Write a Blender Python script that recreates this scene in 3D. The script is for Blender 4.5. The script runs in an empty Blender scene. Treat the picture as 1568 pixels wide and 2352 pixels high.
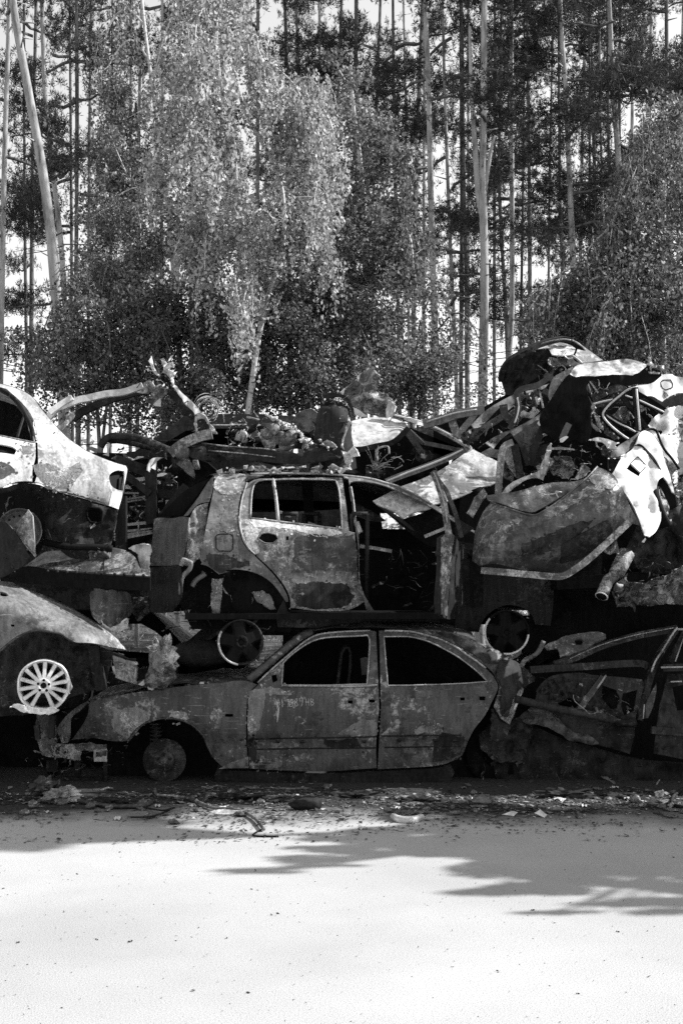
import bpy, math, random
import numpy as np
from mathutils import Vector, Matrix, Euler
from mathutils.geometry import delaunay_2d_cdt
R = math.radians
scene = bpy.context.scene
COL = scene.collection

# ---------------------------------------------------------------- camera, sky, sun, exposure
F, CX, HY, CH = 2750.0, 784.0, 1360.0, 1.6      # focal length / principal column / horizon row (units of a 1568 px wide picture), eye height
cam = bpy.data.cameras.new('camera'); camo = bpy.data.objects.new('camera', cam); COL.objects.link(camo)
cam.sensor_fit = 'HORIZONTAL'; cam.sensor_width = 36.0; cam.lens = 36.0*F/1568
cam.shift_y = (HY-1176.0)/1568; cam.clip_end = 2000
camo.location = (0, 0, CH); camo.rotation_euler = (R(90), 0, 0)
scene.camera = camo

SUN_EL, SUN_BACK = R(40), R(11)                  # sun high on the right, a little behind the pile
sdir = Vector((math.cos(SUN_EL)*math.cos(SUN_BACK), math.cos(SUN_EL)*math.sin(SUN_BACK), math.sin(SUN_EL)))
sl = bpy.data.lights.new('sun', 'SUN'); sl.energy = 5.0; sl.angle = R(0.5)
so = bpy.data.objects.new('sun', sl); COL.objects.link(so)
so.rotation_euler = sdir.to_track_quat('Z', 'Y').to_euler()
so.location = sdir*60

w = bpy.data.worlds.new('World'); scene.world = w; w.use_nodes = True
nt = w.node_tree; nt.nodes.clear()
sky = nt.nodes.new('ShaderNodeTexSky'); sky.sky_type = 'NISHITA'; sky.sun_disc = False
sky.sun_elevation = SUN_EL; sky.sun_rotation = math.atan2(sdir.x, sdir.y); sky.air_density = 2.5; sky.dust_density = 0.0
bw = nt.nodes.new('ShaderNodeRGBToBW'); bg = nt.nodes.new('ShaderNodeBackground'); wo = nt.nodes.new('ShaderNodeOutputWorld')
bg.inputs['Strength'].default_value = 0.12
nt.links.new(sky.outputs[0], bw.inputs[0]); nt.links.new(bw.outputs[0], bg.inputs[0]); nt.links.new(bg.outputs[0], wo.inputs[0])
vs = scene.view_settings
vs.view_transform = 'Standard'; vs.look = 'None'; vs.gamma = 1.0; vs.use_curve_mapping = False; vs.exposure = 0.85
scene.render.engine = 'CYCLES'
scene.cycles.max_bounces = 6; scene.cycles.diffuse_bounces = 3; scene.cycles.transmission_bounces = 3
scene.cycles.use_adaptive_sampling = True; scene.cycles.use_denoising = False

rng = np.random.default_rng(7)
random.seed(7)

# ---------------------------------------------------------------- helpers: pixels to space, noise, outlines
def Wp(px, py, Y): return Vector(((px-CX)/F*Y, Y, CH-(py-HY)/F*Y))
CR = {0: (0, 0, 1), 1: (0, 746.4, 2.731), 2: (516.7, 746.4, 2.731), 3: (993.9, 746.4, 2.731), 4: (0, 1263.1, 2.731),
      5: (516.7, 1263.1, 2.731), 6: (993.9, 1263.1, 2.731), 7: (114.8, 803.8, 3.9014), 8: (401.9, 832.5, 3.9014),
      9: (1148.3, 775.1, 3.736), 10: (315.8, 1062.2, 3.4137)}
def Q(s):
    """'4:548,962 620,932 5:150,815' -> measured outline points (crop number: x,y ...)"""
    out, c = [], 0
    for t in s.split():
        if ':' in t:
            c, t = t.split(':'); c = int(c)
        if not t: continue
        x, y = map(float, t.split(',')); x0, y0, k = CR[c]
        out.append((x0+x/k, y0+y/k))
    return out

def _h(ix, iy, iz, seed):
    n = (ix*374761393 + iy*668265263 + iz*2147483647*3 + seed*974711) & 0x7fffffff
    n = ((n ^ (n >> 13))*1274126177) & 0x7fffffff
    n = n ^ (n >> 16)
    return (n & 0xffff)/32768.0 - 1.0
def vn(x, y, z=0.0, seed=0):
    x = np.asarray(x, float); y = np.asarray(y, float); z = np.asarray(z, float)+0*x
    ix, iy, iz = [np.floor(a).astype(np.int64) for a in (x, y, z)]
    f = [a-b for a, b in zip((x, y, z), (ix, iy, iz))]; f = [a*a*(3-2*a) for a in f]
    r = 0
    for dx in (0, 1):
        for dy in (0, 1):
            for dz in (0, 1):
                r = r + _h(ix+dx, iy+dy, iz+dz, seed)*(f[0] if dx else 1-f[0])*(f[1] if dy else 1-f[1])*(f[2] if dz else 1-f[2])
    return r
def fbm(x, y, z=0.0, seed=0, o=3):
    return sum(vn(np.asarray(x)*2**i, np.asarray(y)*2**i, np.asarray(z)*2**i, seed+i)/2**i for i in range(o))
def prof(pts, soft=8):
    xs = np.array([p[0] for p in pts], float); ys = np.array([p[1] for p in pts], float)
    def f(v):
        v = np.asarray(v, float)
        return sum(np.interp(v+k, xs, ys) for k in np.linspace(-soft, soft, 5))/5
    return f
def sm(pts, closed=True, n=3, corner=42):
    P = [np.array(p, float) for p in pts]; N = len(P); isc = [False]*N
    for i in range(N):
        a, b = P[i]-P[i-1], P[(i+1) % N]-P[i]
        la, lb = np.linalg.norm(a), np.linalg.norm(b)
        if la < 1e-6 or lb < 1e-6 or math.degrees(math.acos(max(-1, min(1, float(a@b)/(la*lb))))) > corner: isc[i] = True
    out = []
    for i in range(N if closed else N-1):
        p1, p2 = P[i], P[(i+1) % N]
        p0 = p1 if (isc[i] or (not closed and i == 0)) else P[i-1]
        p3 = p2 if (isc[(i+1) % N] or (not closed and i == N-2)) else P[(i+2) % N]
        for k in range(n):
            t = k/n
            out.append(0.5*((2*p1)+(p2-p0)*t+(2*p0-5*p1+4*p2-p3)*t*t+(3*p1-p0-3*p2+p3)*t**3))
    if not closed: out.append(P[-1])
    return out
def jag(pts, amp, seed=0, step=5.0):
    """a torn edge: resample a closed outline and push its points about"""
    out = []
    N = len(pts)
    for i in range(N):
        a, b = np.array(pts[i], float), np.array(pts[(i+1) % N], float)
        k = max(1, int(np.linalg.norm(b-a)/step))
        for j in range(k): out.append(a+(b-a)*j/k)
    A = np.array(out)
    A[:, 0] += amp*fbm(A[:, 0]/9, A[:, 1]/9, 0, seed); A[:, 1] += amp*fbm(A[:, 0]/9, A[:, 1]/9, 5.5, seed)
    return [tuple(a) for a in A]
def inpoly(x, y, poly):
    r = np.zeros(len(x), bool); n = len(poly)
    for i in range(n):
        x1, y1 = poly[i]; x2, y2 = poly[(i+1) % n]
        if y1 == y2: continue
        c = ((y1 > y) != (y2 > y)) & (x < (x2-x1)*(y-y1)/(y2-y1)+x1)
        r ^= c
    return r
def area(p): return 0.5*sum(p[i-1][0]*p[i][1]-p[i][0]*p[i-1][1] for i in range(len(p)))
def inset(p, d):
    if not d: return p
    s = 1 if area(p) > 0 else -1; out = []; n = len(p)
    for i in range(n):
        a, b, c = np.array(p[i-1]), np.array(p[i]), np.array(p[(i+1) % n])
        t1, t2 = b-a, c-b; t1 = t1/(np.linalg.norm(t1)+1e-9); t2 = t2/(np.linalg.norm(t2)+1e-9)
        nn = np.array([-(t1+t2)[1], (t1+t2)[0]])*s; l = np.linalg.norm(nn)
        out.append(b+(nn/l*d if l > .2 else 0))
    return out

# ---------------------------------------------------------------- helpers: objects
def tag(o, label=None, cat=None, group=None, kind=None):
    if label: o['label'] = label
    if cat: o['category'] = cat
    if group: o['group'] = group
    if kind: o['kind'] = kind
    return o
def thing(name, label, cat, loc, group=None):
    o = bpy.data.objects.new(name, None); COL.objects.link(o); o.location = loc; o.empty_display_size = .2
    return tag(o, label, cat, group)
def wloc(o):
    v = Vector((0, 0, 0))
    while o is not None: v = v+Vector(o.location); o = o.parent
    return v
def mk(name, V, Fc, mat, par=None, sm_mask=True, label=None, auto=None):
    V = np.asarray(V, float).reshape(-1, 3)
    if par is not None: V = V-np.array(wloc(par))
    me = bpy.data.meshes.new(name); me.from_pydata(V.tolist(), [], Fc); me.update()
    if sm_mask is True: me.polygons.foreach_set('use_smooth', [True]*len(me.polygons))
    elif sm_mask is not False: me.polygons.foreach_set('use_smooth', list(sm_mask))
    if auto: me.set_sharp_from_angle(angle=R(auto))
    me.materials.append(mat)
    o = bpy.data.objects.new(name, me); COL.objects.link(o)
    if par is not None: o.parent = par
    if label: o['label'] = label
    return o
def quads_mesh(name, V4, mat):
    """V4: (N,4,3) array of separate quads"""
    n = len(V4); me = bpy.data.meshes.new(name)
    me.vertices.add(4*n); me.vertices.foreach_set('co', np.ascontiguousarray(V4, np.float32).ravel())
    me.loops.add(4*n); me.loops.foreach_set('vertex_index', np.arange(4*n, dtype=np.int32))
    me.polygons.add(n); me.polygons.foreach_set('loop_start', np.arange(0, 4*n, 4, dtype=np.int32))
    me.update(calc_edges=True); me.materials.append(mat)
    return me
def link(name, me, par=None, loc=(0, 0, 0), rz=0, sc=(1, 1, 1)):
    o = bpy.data.objects.new(name, me); COL.objects.link(o); o.parent = par
    o.location = loc; o.rotation_euler = (0, 0, rz); o.scale = sc
    return o
def copy_tree(o, par=None):
    c = o.copy(); COL.objects.link(c)
    if par is not None: c.parent = par
    for ch in list(o.children): copy_tree(ch, c)
    return c

class MB:
    """collects tubes, bars, boxes and lathes into ONE mesh"""
    def __init__(s): s.V = []; s.F = []; s.S = []
    def add(s, V, Fc, smooth=True):
        b = len(s.V); s.V += [tuple(v) for v in V]; s.F += [tuple(b+i for i in f) for f in Fc]; s.S += [smooth]*len(Fc)
        return s
    def tube(s, P, r, k=6, flat=1.0, smooth=True, up=None):
        P = [Vector(p) for p in P]; n = len(P); rr = r if hasattr(r, '__len__') else [r]*n
        V = []; prev = None
        for i in range(n):
            t = (P[min(i+1, n-1)]-P[max(i-1, 0)])
            t = t.normalized() if t.length > 1e-9 else Vector((0, 0, 1))
            u = (prev if prev is not None else Vector(up) if up else (Vector((0, 1, 0)) if abs(t.y) < .8 else Vector((0, 0, 1))))
            u = u-t*u.dot(t)
            if u.length < 1e-4: u = t.orthogonal()
            u.normalize(); prev = u; v = t.cross(u)
            for j in range(k):
                a = 2*math.pi*(j+.5)/k
                V.append(P[i]+u*(math.cos(a)*rr[i])+v*(math.sin(a)*rr[i]*flat))
        Fc = [(i*k+j, i*k+(j+1) % k, (i+1)*k+(j+1) % k, (i+1)*k+j) for i in range(n-1) for j in range(k)]
        Fc += [tuple(range(k-1, -1, -1)), tuple((n-1)*k+j for j in range(k))]
        return s.add(V, Fc, smooth)
    def bar(s, P, w, h, up=None):
        """rectangular section w (along up) x h"""
        return s.tube(P, w*.7071, 4, h/w, False, up)
    def box(s, c, size, rot=(0, 0, 0), taper=1.0, dent=0, seed=0):
        M = Euler(rot).to_matrix(); c = Vector(c); V = []
        for x in (-.5, .5):
            for y in (-.5, .5):
                for z in (-.5, .5):
                    k = taper if z > 0 else 1
                    p = Vector((x*size[0]*k, y*size[1]*k, z*size[2]))
                    if dent: p += Vector(random.uniform(-dent, dent) for _ in range(3))
                    V.append(c+M @ p)
        return s.add(V, [(0, 1, 3, 2), (4, 6, 7, 5), (0, 4, 5, 1), (2, 3, 7, 6), (0, 2, 6, 4), (1, 5, 7, 3)], False)
    def lathe(s, pr, c, M=None, seg=36, smooth=True, arc=(0, 360), wob=0, seed=0):
        """profile of (radius, depth) about the Y axis through c, turned by matrix M"""
        M = M or Matrix.Identity(3); c = Vector(c); full = abs(arc[1]-arc[0]-360) < 1e-6
        n = seg if full else seg+1; V = []
        for i in range(n):
            a = R(arc[0]+(arc[1]-arc[0])*i/seg)
            for (r, y) in pr:
                rr = r*(1+wob*float(vn(math.cos(a)*2+seed, math.sin(a)*2, r*9)))
                V.append(c+M @ Vector((math.cos(a)*rr, y, math.sin(a)*rr)))
        m = len(pr); Fc = []
        for i in range(seg):
            j = (i+1) % n
            for k in range(m-1): Fc.append((i*m+k, j*m+k, j*m+k+1, i*m+k+1))
        return s.add(V, Fc, smooth)
    def loft(s, rows, smooth=True, closed=False):
        m = len(rows[0]); V = [p for r_ in rows for p in r_]; n = len(rows)
        Fc = [(i*m+j, i*m+j+1, (i+1)*m+j+1, (i+1)*m+j) for i in range(n-1) for j in range(m-1)]
        return s.add(V, Fc, smooth)
    def build(s, name, mat, par=None, label=None, auto=None):
        return mk(name, s.V, s.F, mat, par, s.S, label, auto)

def panel(name, outline, yf, mat, par=None, holes=(), th=.012, res=11, ins=1.3, label=None, n=3, corner=42, hn=3, raw=False, bow=0):
    """sheet metal: measured outline with holes, meshed finely, bent by the depth function yf(px,py), given a real thickness"""
    outer = [np.array(p) for p in outline] if raw else inset(sm(outline, True, n, corner), ins)
    polys = [outer]+[[np.array(p) for p in h] if raw else sm(h, True, hn, corner) for h in holes]
    pts, edges = [], []
    for p in polys:
        b = len(pts); pts += [Vector((float(q[0]), float(q[1]))) for q in p]
        edges += [(b+i, b+(i+1) % len(p)) for i in range(len(p))]
    A = np.array(outer); x0, y0 = A.min(0); x1, y1 = A.max(0)
    gx, gy = np.meshgrid(np.arange(x0+res*.5, x1, res), np.arange(y0+res*.5, y1, res))
    gx = gx.copy(); gx[::2] += res*.5
    gx, gy = gx.ravel(), gy.ravel()
    ok = inpoly(gx, gy, [tuple(q) for q in outer])
    for h in polys[1:]: ok &= ~inpoly(gx, gy, [tuple(q) for q in h])
    gx, gy = gx[ok], gy[ok]
    if len(gx):
        B = np.array([[p.x, p.y] for p in pts])
        d = np.min((gx[:, None]-B[None, :, 0])**2+(gy[:, None]-B[None, :, 1])**2, axis=1)
        gx, gy = gx[d > (res*.45)**2], gy[d > (res*.45)**2]
        pts += [Vector((float(a), float(b))) for a, b in zip(gx, gy)]
    v2, e2, f2, *_ = delaunay_2d_cdt(pts, edges, [], 0, 1e-4)
    P = np.array([[v.x, v.y] for v in v2]); T = np.array([f for f in f2 if len(f) == 3], int)
    c = P[T].mean(1); ok = inpoly(c[:, 0], c[:, 1], [tuple(q) for q in outer])
    for h in polys[1:]: ok &= ~inpoly(c[:, 0], c[:, 1], [tuple(q) for q in h])
    T = T[ok]; used = np.unique(T); rem = -np.ones(len(P), int); rem[used] = np.arange(len(used)); P = P[used]; T = rem[T]
    Y = np.asarray(yf(P[:, 0], P[:, 1]), float)+np.zeros(len(P))
    V = np.stack([(P[:, 0]-CX)/F*Y, Y, CH-(P[:, 1]-HY)/F*Y], 1)
    e1, e2_ = V[T[:, 1]]-V[T[:, 0]], V[T[:, 2]]-V[T[:, 0]]; N = np.cross(e1, e2_)
    flip = ((P[T[:, 1]]-P[T[:, 0]])[:, 0]*(P[T[:, 2]]-P[T[:, 0]])[:, 1]-(P[T[:, 1]]-P[T[:, 0]])[:, 1]*(P[T[:, 2]]-P[T[:, 0]])[:, 0]) < 0
    # picture y runs down, so a clockwise picture triangle faces the camera
    T[flip] = T[flip][:, ::-1]; N[flip] *= -1
    N = -N if False else N
    vnm = np.zeros_like(V)
    for k in range(3): np.add.at(vnm, T[:, k], N)
    vnm /= (np.linalg.norm(vnm, axis=1, keepdims=True)+1e-12)
    if (vnm[:, 1].mean() > 0): vnm = -vnm; T = T[:, ::-1]
    Bk = V-vnm*th; nv = len(V)
    faces = [tuple(t) for t in T]+[tuple(nv+i for i in t[::-1]) for t in T]; sf = [True]*len(faces)
    E = {}
    for t in T:
        for a, b in ((t[0], t[1]), (t[1], t[2]), (t[2], t[0])): E[(a, b)] = 1
    Vr = []; base = 2*nv
    for (a, b) in list(E):
        if (b, a) not in E:
            i = base+len(Vr); Vr += [V[a], V[b], Bk[b], Bk[a]]; faces.append((i+3, i+2, i+1, i)); sf.append(False)
    allV = np.concatenate([V, Bk, np.array(Vr)]) if Vr else np.concatenate([V, Bk])
    return mk(name, allV, faces, mat, par, sf, label)

def edge_tube(mb, pts, yf, r, off=-.004, k=5, n=3, closed=False, flat=1.0, raw=False):
    P = pts if raw else sm(pts, closed, n)
    if closed: P = list(P)+[P[0]]
    X = np.array([p[0] for p in P]); Yp = np.array([p[1] for p in P]); Y = np.asarray(yf(X, Yp))+off+0*X
    return mb.tube([Wp(a, b, c) for a, b, c in zip(X, Yp, Y)], r, k, flat)
def line(pts, Y):
    """polyline of picture points at distance(s) Y"""
    ys = Y if hasattr(Y, '__len__') else [Y]*len(pts)
    return [Wp(p[0], p[1], y) for p, y in zip(pts, ys)]
def sline(pts, Y, n=4):
    ys = Y if hasattr(Y, '__len__') else [Y]*len(pts)
    return [Wp(p[0], p[1], p[2]) for p in sm([(a[0], a[1], b) for a, b in zip(pts, ys)], False, n, 170)]

# ---------------------------------------------------------------- materials (all grey: the photograph is black and white)
def G(v): return (v, v, v, 1)
class NT:
    def __init__(s, name):
        s.m = bpy.data.materials.new(name); s.m.use_nodes = True; s.t = s.m.node_tree; s.t.nodes.clear()
        s.out = s.n('ShaderNodeOutputMaterial'); s.tc = s.n('ShaderNodeTexCoord')
    def n(s, t, **k):
        x = s.t.nodes.new(t)
        for a, b in k.items(): setattr(x, a, b)
        return x
    def l(s, a, b): s.t.links.new(a, b)
    def noise(s, scale, detail=6, rough=.6, dist=0, vec=None, stretch=None, off=0):
        x = s.n('ShaderNodeTexNoise'); x.inputs['Scale'].default_value = scale; x.inputs['Detail'].default_value = detail
        x.inputs['Roughness'].default_value = rough; x.inputs['Distortion'].default_value = dist
        mp = s.n('ShaderNodeMapping'); mp.inputs['Location'].default_value = (off, off*.7, off*1.3)
        if stretch: mp.inputs['Scale'].default_value = stretch
        s.l(s.tc.outputs['Object'], mp.inputs[0]); s.l(mp.outputs[0], x.inputs['Vector'])
        return x.outputs['Fac']
    def ramp(s, f, *st):
        x = s.n('ShaderNodeValToRGB'); e = x.color_ramp.elements
        while len(e) < len(st): e.new(.5)
        for a, (p, v) in zip(e, st): a.position = p; a.color = G(v)
        s.l(f, x.inputs[0]); return x.outputs[0]
    def mix(s, f, a, b, typ='MIX'):
        x = s.n('ShaderNodeMix', data_type='RGBA', blend_type=typ)
        for i, v in ((0, f), (6, a), (7, b)):
            if isinstance(v, (int, float)): x.inputs[i].default_value = v if i == 0 else G(v)
            else: s.l(v, x.inputs[i])
        return x.outputs[2]
    def bsdf(s, col, rough=.6, metal=0, bump=None, bs=.3, bd=.01, spec=.5):
        b = s.n('ShaderNodeBsdfPrincipled')
        for k, v in (('Base Color', col), ('Roughness', rough), ('Metallic', metal)):
            if isinstance(v, (int, float)): b.inputs[k].default_value = G(v) if k == 'Base Color' else v
            else: s.l(v, b.inputs[k])
        b.inputs['Specular IOR Level'].default_value = spec
        if bump is not None:
            bp = s.n('ShaderNodeBump'); bp.inputs['Strength'].default_value = bs; bp.inputs['Distance'].default_value = bd
            s.l(bump, bp.inputs['Height']); s.l(bp.outputs[0], b.inputs['Normal'])
        s.l(b.outputs[0], s.out.inputs[0]); return s.m

def burnt(name, dark, mid, light, la=.45, sc=1.0, off=0.0, rough=(.35, .75), metal=.0, bs=.5, streak=True, speck=1.0, spec=.35):
    """fire-scaled sheet steel: soot clouds, ash bloom, flaking patches, fine pitting"""
    t = NT(name)
    a = t.noise(2.0*sc, 9, .68, .5, off=off)
    base = t.ramp(a, (.36, dark*1.3), (.50, mid*.85), (.64, mid*1.45))
    if streak:                                                            # soot and rust runs down the sheet
        st = t.noise(7.0*sc, 6, .65, .2, stretch=(3.0, 3.0, .45), off=off+3)
        base = t.mix(.40, base, t.ramp(st, (.40, dark*.8), (.60, mid*1.5)))
    big = t.noise(1.5*sc, 3, .5, .3, off=off+19)
    f1 = t.mix(.45, t.noise(15*sc, 10, .78, .4, off=off+11), big)         # fine flakes, gathered into patches
    flake = t.ramp(f1, (.585-.10*la, 0), (.635-.10*la, 1))
    fine = t.noise(70*sc, 5, .75, 0, off=off+5)
    lcol = t.ramp(fine, (.35, light*.45), (.62, light))
    c = t.mix(flake, base, lcol)
    d = t.mix(.5, t.noise(10*sc, 9, .75, .3, off=off+29), t.noise(1.3*sc, 3, .5, 0, off=off+37))
    c = t.mix(t.ramp(d, (.535, 0), (.575, .85)), c, dark*.7)
    scr = t.ramp(t.noise(26*sc, 3, .6, .6, stretch=(.25, .25, 3.5), off=off+51), (.66, 0), (.70, .7))   # scratches
    c = t.mix(scr, c, light*.75)
    sp = t.ramp(fine, (.38, .55), (.62, 1.35))
    c = t.mix(.6*speck, c, sp, 'MULTIPLY')
    hb = t.mix(.5, fine, flake)
    return t.bsdf(c, t.ramp(a, (.3, rough[0]), (.7, rough[1])), metal, hb, bs, .004, spec)
M = {}
M['sedan'] = burnt('burnt_sedan_steel', .012, .055, .32, .62, 1.0, 0)
M['sedan_door'] = burnt('burnt_door_steel', .014, .058, .34, .62, 1.1, 4.4)
M['hatch'] = burnt('burnt_hatchback_steel', .025, .10, .40, .55, .9, 8.0, bs=.35)
M['hatch_door'] = burnt('burnt_hatchback_door', .03, .13, .44, .62, 1.0, 31.0, bs=.35)
M['pale'] = burnt('ash_white_steel', .14, .48, .78, .66, .9, 14.0, bs=.3, speck=.45)
M['white'] = burnt('white_paint_and_sunlight', .42, .56, .74, .35, .7, 22.0, bs=.12, streak=False, speck=.2)  # car paint; on bare pillars and edges it paints sunlight as white
M['grey'] = burnt('grey_scaled_steel', .018, .07, .32, .5, 1.0, 17.0)
M['midgrey'] = burnt('mid_grey_steel', .04, .14, .46, .5, 1.2, 41.0)
M['dark'] = burnt('sooty_steel', .006, .020, .08, .25, 1.4, 9.0, (.5, .8), spec=.10)
M['sooty'] = burnt('soot_and_shade_steel', .008, .032, .15, .35, 1.3, 61.0, (.45, .8), spec=.10)  # soot; on the saloon tail and hatchback door it stands in for shade
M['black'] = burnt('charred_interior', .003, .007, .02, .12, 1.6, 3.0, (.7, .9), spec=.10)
M['edge'] = burnt('bare_and_lit_metal_edge', .12, .30, .60, .45, 3.0, 6.0, (.3, .55))  # pale metal; along frames and rails its tone paints the edge highlights
M['alloy'] = burnt('ash_white_alloy', .45, .66, .78, .3, 4.0, 2.0, (.4, .6), bs=.2, streak=False, speck=.4)
M['bumper'] = burnt('scuffed_bumper_plastic', .02, .065, .28, .42, .9, 51.0, (.3, .5), bs=.25)
M['crust'] = burnt('crumbled_foam', .04, .18, .60, .6, 3.5, 12.0, (.7, .9), bs=1.0)
M['molten'] = burnt('molten_aluminium', .30, .55, .80, .4, 3.0, 8.0, (.25, .5), bs=.4, streak=False, speck=.4)

def clutter(par, name, poly, Y, n, seed, mats=('edge', 'grey', 'sooty'), big=1.0):
    """tangle of torn strips, rods and wires inside a measured region: part of the wreck it hangs on"""
    n = n*.55; rr_ = np.random.default_rng(seed); P = [np.array(p) for p in poly]; A = np.array(P); x0, y0 = A.min(0); x1, y1 = A.max(0)
    for mi, mn in enumerate(mats):
        mb = MB(); k = 0; tries = 0
        while k < n/len(mats) and tries < 4000:
            tries += 1; x, y = rr_.uniform(x0, x1), rr_.uniform(y0, y1)
            if not inpoly(np.array([x]), np.array([y]), [tuple(q) for q in P])[0]: continue
            k += 1; p = Wp(x, y, rr_.uniform(*Y)); d = Vector(rr_.normal(size=3)*[1, .5, .7]).normalized(); typ = rr_.random(); pts = [p]
            L = rr_.uniform(.03, .16)*big; m = int(rr_.integers(3, 6))
            for _ in range(m):
                d = (d+Vector(rr_.normal(size=3)*.45)).normalized(); pts.append(pts[-1]+d*(L/m))
            if typ < .55: mb.tube(pts, [rr_.uniform(.004, .022)*big*(.3 if i in (0, m) else 1) for i in range(m+1)], 4, rr_.uniform(.04, .12), False, tuple(rr_.normal(size=3)))
            elif typ < .65: mb.tube(pts[:3], rr_.uniform(.003, .007), 5)
            else: mb.tube(pts, rr_.uniform(.0015, .003), 3)
        tag(mb.build(name, M[mn], par), kind='stuff')

def ridge(x, y, sc, seed):
    """sharp creases of crumpled sheet"""
    x = np.asarray(x)/sc; y = np.asarray(y)/sc; w_ = fbm(x*.7, y*.7, 3.3, seed+9)*.5
    return np.abs(vn(x+w_, y, 0, seed))+.5*np.abs(vn(x*2.1, y*2.1+w_, 0, seed+1))
def crumple(par, pts, Y, mat, seed, amp=.13, sc=13, tilt=0.0):
    """a crumpled torn sheet hanging in the heap"""
    ym = np.mean([p[1] for p in pts])
    return panel('crumpled_sheet', jag(sm(pts, n=1), 1.5, seed, 4.0), lambda x, y: Y+amp*ridge(x, y, sc, seed)+tilt*(ym-np.asarray(y))/275, M[mat], par, raw=True, res=4)
def patch(par, name, outline, yf, mat, seed, off=-.003, amp=2.6, flakes=30):
    """a scab of scale or ash, at some calls painted light and shade, with a ragged edge, standing 3 mm proud of the sheet, with loose flakes round it"""
    o = jag(sm(outline), amp, seed, 3.0); panel(name, o, lambda x, y: yf(x, y)+off, M[mat], par, raw=True, res=6, th=.002)
    rr_ = np.random.default_rng(seed+500); A = np.array(o); V = []; Fc = []
    for _ in range(flakes):
        p = A[rr_.integers(0, len(A))]+rr_.normal(size=2)*7; r = rr_.uniform(1.2, 4.0); k = int(rr_.integers(4, 7)); b = len(V)
        for i in range(k):
            a = 6.283*i/k; q = p+np.array([math.cos(a), math.sin(a)])*r*rr_.uniform(.5, 1.2); V.append(tuple(Wp(q[0], q[1], float(np.ravel(yf(np.array([q[0]]), np.array([q[1]])))[0])+off-.001)))
        Fc.append(tuple(range(b, b+k)))
    tag(mk('loose_flakes', V, Fc, M[mat], par, False), kind='stuff')
# ---------------------------------------------------------------- ground
def asphalt():
    t = NT('pale_asphalt')
    g1 = t.noise(150, 4, .7); g2 = t.noise(260, 2, .6, off=4); big = t.noise(.5, 5, .6, off=9)
    c = t.ramp(g1, (.32, .09), (.41, .32), (.60, .45))
    c = t.mix(.6, c, t.ramp(g2, (.30, .5), (.55, 1.1)), 'MULTIPLY')
    c = t.mix(.35, c, t.ramp(big, (.35, .55), (.65, 1.2)), 'MULTIPLY')
    sx = t.n('ShaderNodeSeparateXYZ'); t.l(t.tc.outputs['Object'], sx.inputs[0])
    ad = t.n('ShaderNodeMath', operation='MULTIPLY_ADD'); ad.inputs[1].default_value = 1.6
    t.l(t.noise(1.4, 7, .65, off=2), ad.inputs[0]); t.l(sx.outputs[1], ad.inputs[2])       # Y + noise: soot trodden out round the wrecks
    mr = t.n('ShaderNodeMapRange'); mr.inputs[1].default_value = 8.95; mr.inputs[2].default_value = 9.7; t.l(ad.outputs[0], mr.inputs[0])
    c = t.mix(mr.outputs[0], c, t.ramp(t.noise(30, 6, .7, off=7), (.35, .01), (.65, .05)))
    return t.bsdf(c, .9, 0, g1, .35, .004, .2)
def sheet(name, x0, x1, y0, y1, z, mat, nx=2, ny=2, dz=0, kind='structure'):
    xs = np.linspace(x0, x1, nx); ys = np.linspace(y0, y1, ny); X, Y = np.meshgrid(xs, ys)
    Z = z+dz*np.maximum(0, fbm(X*.35, Y*.35, 0, 3))
    V = np.stack([X, Y, Z], 2).reshape(-1, 3)
    Fc = [(j*nx+i, j*nx+i+1, (j+1)*nx+i+1, (j+1)*nx+i) for j in range(ny-1) for i in range(nx-1)]
    return tag(mk(name, V, Fc, mat), kind=kind)
t = NT('forest_soil'); c = t.ramp(t.noise(3, 8, .7), (.3, .02), (.55, .06), (.75, .12)); M['soil'] = t.bsdf(c, .95, 0, t.noise(14, 6, .7), .8, .04, .1)
sheet('ground', -700, 700, -60, 1100, -.05, M['soil'])
sheet('asphalt_lot', -40, 40, -30, 14.2, 0, asphalt())
sheet('forest_floor', -60, 60, 14.0, 120, .004, M['soil'], 120, 110, .35)

# ---------------------------------------------------------------- foliage and bark materials
def leafmat(name, lo, hi, trans=.45, tcol=None):
    t = NT(name)
    oi = t.n('ShaderNodeNewGeometry')
    c = t.ramp(oi.outputs['Random Per Island'], (0, lo), (1, hi))
    d = t.n('ShaderNodeBsdfPrincipled'); t.l(c, d.inputs['Base Color']); d.inputs['Roughness'].default_value = .55; d.inputs['Specular IOR Level'].default_value = .3 if 'needle' not in name else .05
    tr = t.n('ShaderNodeBsdfTranslucent'); t.l(c, tr.inputs['Color'])
    mx = t.n('ShaderNodeMixShader'); mx.inputs[0].default_value = trans
    t.l(d.outputs[0], mx.inputs[1]); t.l(tr.outputs[0], mx.inputs[2]); t.l(mx.outputs[0], t.out.inputs[0])
    return t.m
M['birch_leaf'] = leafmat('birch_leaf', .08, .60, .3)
M['shade_leaf'] = leafmat('shaded_birch_leaf', .05, .26, .35)  # darker copy of birch_leaf: shade of the left half put into the colour
M['shrub_leaf'] = leafmat('shrub_leaf', .04, .26, .4)
M['needle'] = leafmat('pine_needle', .02, .085, .3)
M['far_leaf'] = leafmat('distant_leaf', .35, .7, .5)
def bark(name, lo, hi, sc, off=0):
    t = NT(name)
    a = t.noise(sc, 7, .7, .4, stretch=(1, 1, .22), off=off); b = t.noise(sc*.3, 4, .6, off=off+7)
    c = t.mix(.4, t.ramp(a, (.40, lo*.25), (.47, (lo+hi)*.4), (.60, hi)), t.ramp(b, (.3, lo), (.7, hi)))
    return t.bsdf(c, .9, 0, a, .9, .02, .2)
M['pine_bark'] = bark('pine_bark', .16, .46, 5)
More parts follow.
